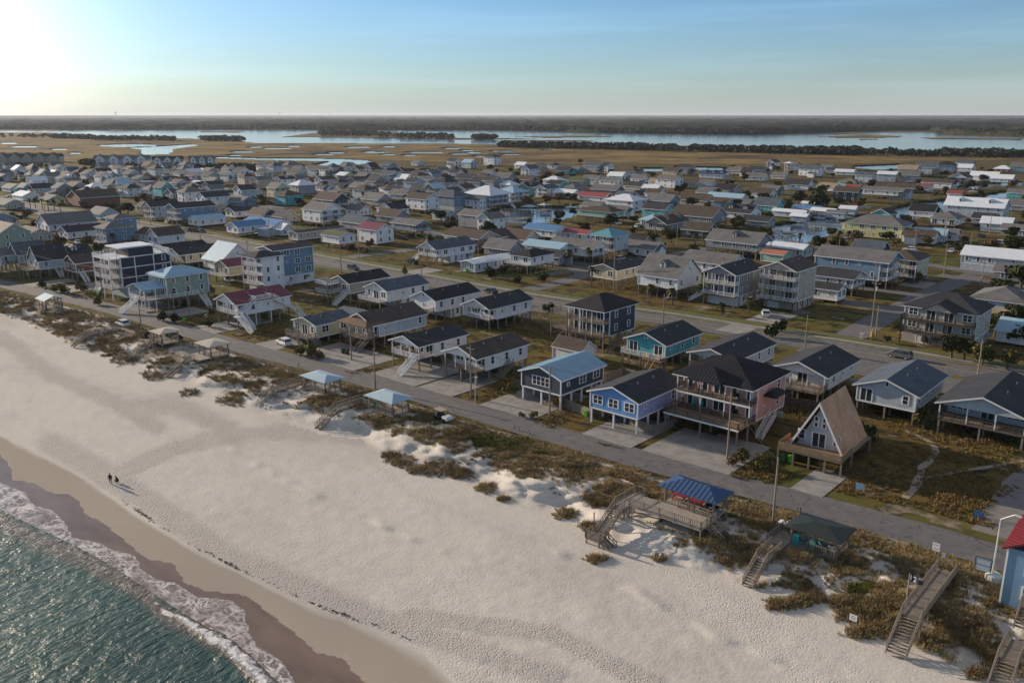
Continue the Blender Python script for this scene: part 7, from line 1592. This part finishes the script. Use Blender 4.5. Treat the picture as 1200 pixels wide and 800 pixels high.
def person(kind,loc,rz,label,cm):
    if kind=='stand':   # leaning forward slightly, one foot ahead
        j=[(0,0,.92,.15),(0,-.05,1.15,.16),(0,-.12,1.38,.18),(0,-.18,1.52,.07),(0,-.22,1.60,.09),(0,-.24,1.70,.105),
           (.11,0,.86,.11),(.13,-.10,.48,.075),(.13,.02,.10,.05),(.14,-.14,.05,.045),(-.11,0,.86,.11),(-.14,.10,.48,.075),(-.14,.26,.12,.05),(-.14,.14,.05,.045),
           (.2,-.12,1.42,.075),(.28,-.2,1.16,.055),(.22,-.42,1.02,.04),(-.2,-.12,1.42,.075),(-.29,-.16,1.15,.055),(-.22,-.38,1.0,.04)]
        e=[(0,1),(1,2),(2,3),(3,4),(4,5),(0,6),(6,7),(7,8),(8,9),(0,10),(10,11),(11,12),(12,13),(2,14),(14,15),(15,16),(2,17),(17,18),(18,19)]; hands(j,e,16,(0,-1,-.4)); hands(j,e,19,(0,-1,-.4)); zt=.9
    else:               # crouching
        j=[(0,.12,.36,.15),(0,.02,.56,.16),(0,-.1,.78,.17),(0,-.16,.92,.07),(0,-.2,.98,.09),(0,-.22,1.07,.10),
           (.12,.1,.36,.11),(.18,-.28,.46,.08),(.17,-.06,.10,.05),(.17,-.22,.05,.045),(-.12,.1,.36,.11),(-.18,-.28,.46,.08),(-.17,-.06,.10,.05),(-.17,-.22,.05,.045),
           (.2,-.08,.80,.075),(.26,-.28,.58,.055),(.16,-.48,.42,.04),(-.2,-.08,.80,.075),(-.26,-.28,.58,.055),(-.16,-.46,.40,.04)]
        e=[(0,1),(1,2),(2,3),(3,4),(4,5),(0,6),(6,7),(7,8),(8,9),(0,10),(10,11),(11,12),(12,13),(2,14),(14,15),(15,16),(2,17),(17,18),(18,19)]; hands(j,e,16,(0,-.7,-.7)); hands(j,e,19,(0,-.7,-.7)); zt=.34
    o=figure('person',j,e,[cm,pants,skinm,hair,black],loc,rz,label)
    hd_=Vector(j[5][:3]); nk=Vector(j[4][:3])
    for f in o.data.polygons:
        c=f.center; k=0
        if c.z<.1: k=4
        elif kind=='stand' and c.z<.9: k=1
        elif kind!='stand' and (c.z<.36 or (c.y<-.15 and c.z<.52 and abs(c.x)>.1 and c.y>-.36)): k=1
        if (c-Vector(j[16][:3])-Vector((0,-.04,-.03))).length<.1 or (c-Vector(j[19][:3])-Vector((0,-.04,-.03))).length<.1: k=2
        if (c-hd_).length<.19 or (c-nk).length<.11: k=2
        f.material_index=k
    # hair cap, face features
    bm=bmesh.new(); bmesh.ops.create_uvsphere(bm,u_segments=16,v_segments=10,radius=.122)
    for v in list(bm.verts):
        if v.co.y<-.045 and v.co.z<.05: bm.verts.remove(v)
    me=bpy.data.meshes.new('hair'); bm.to_mesh(me); bm.free(); me.materials.append(hair); link('hair',me,o,tuple(hd_+Vector((0,.012,.02))))
    g=MB(); g.tube(hd_+Vector((0,-.09,-.005)),hd_+Vector((0,-.128,-.02)),.016,.01,6)
    for s in (-1,1): g.tube(hd_+Vector((s*.1,0,0)),hd_+Vector((s*.12,0,0)),.028,.02,6)
    g.build('nose_and_ears',skinm,o)
    g=MB(); [g.tube(hd_+Vector((s*.037,-.095,.015)),hd_+Vector((s*.037,-.104,.015)),.013,.011,6) for s in (-1,1)]; g.box(hd_.x-.03,hd_.y-.1,hd_.z-.058,hd_.x+.03,hd_.y-.085,hd_.z-.048); g.build('eyes_and_mouth',dark,o)
    return o
hz_=hgt(130,567)[0]; p=G(130,567,hz_); person('stand',(p.x,p.y,hz_-.02),R(60),'person in dark jacket standing bent forward on the trampled sand',coat)
p=G(138,566,hz_); person('crouch',(p.x,p.y,hz_-.02),R(-60),'person in black jacket crouching beside the standing one on the sand',coat2)
# ---------------- sea air ----------------
hm=bpy.data.materials.new('sea air'); hm.use_nodes=True; t=hm.node_tree; t.nodes.clear(); o_=t.nodes.new('ShaderNodeOutputMaterial'); v_=t.nodes.new('ShaderNodeVolumePrincipled')
v_.inputs['Color'].default_value=(.80,.88,1,1); v_.inputs['Density'].default_value=.00003; v_.inputs['Anisotropy'].default_value=.3; t.links.new(v_.outputs[0],o_.inputs['Volume'])
mb=MB(); mb.box(-16000,-3000,-9,16000,16000,92); hz=mb.build('haze',hm); hz['kind']='stuff'
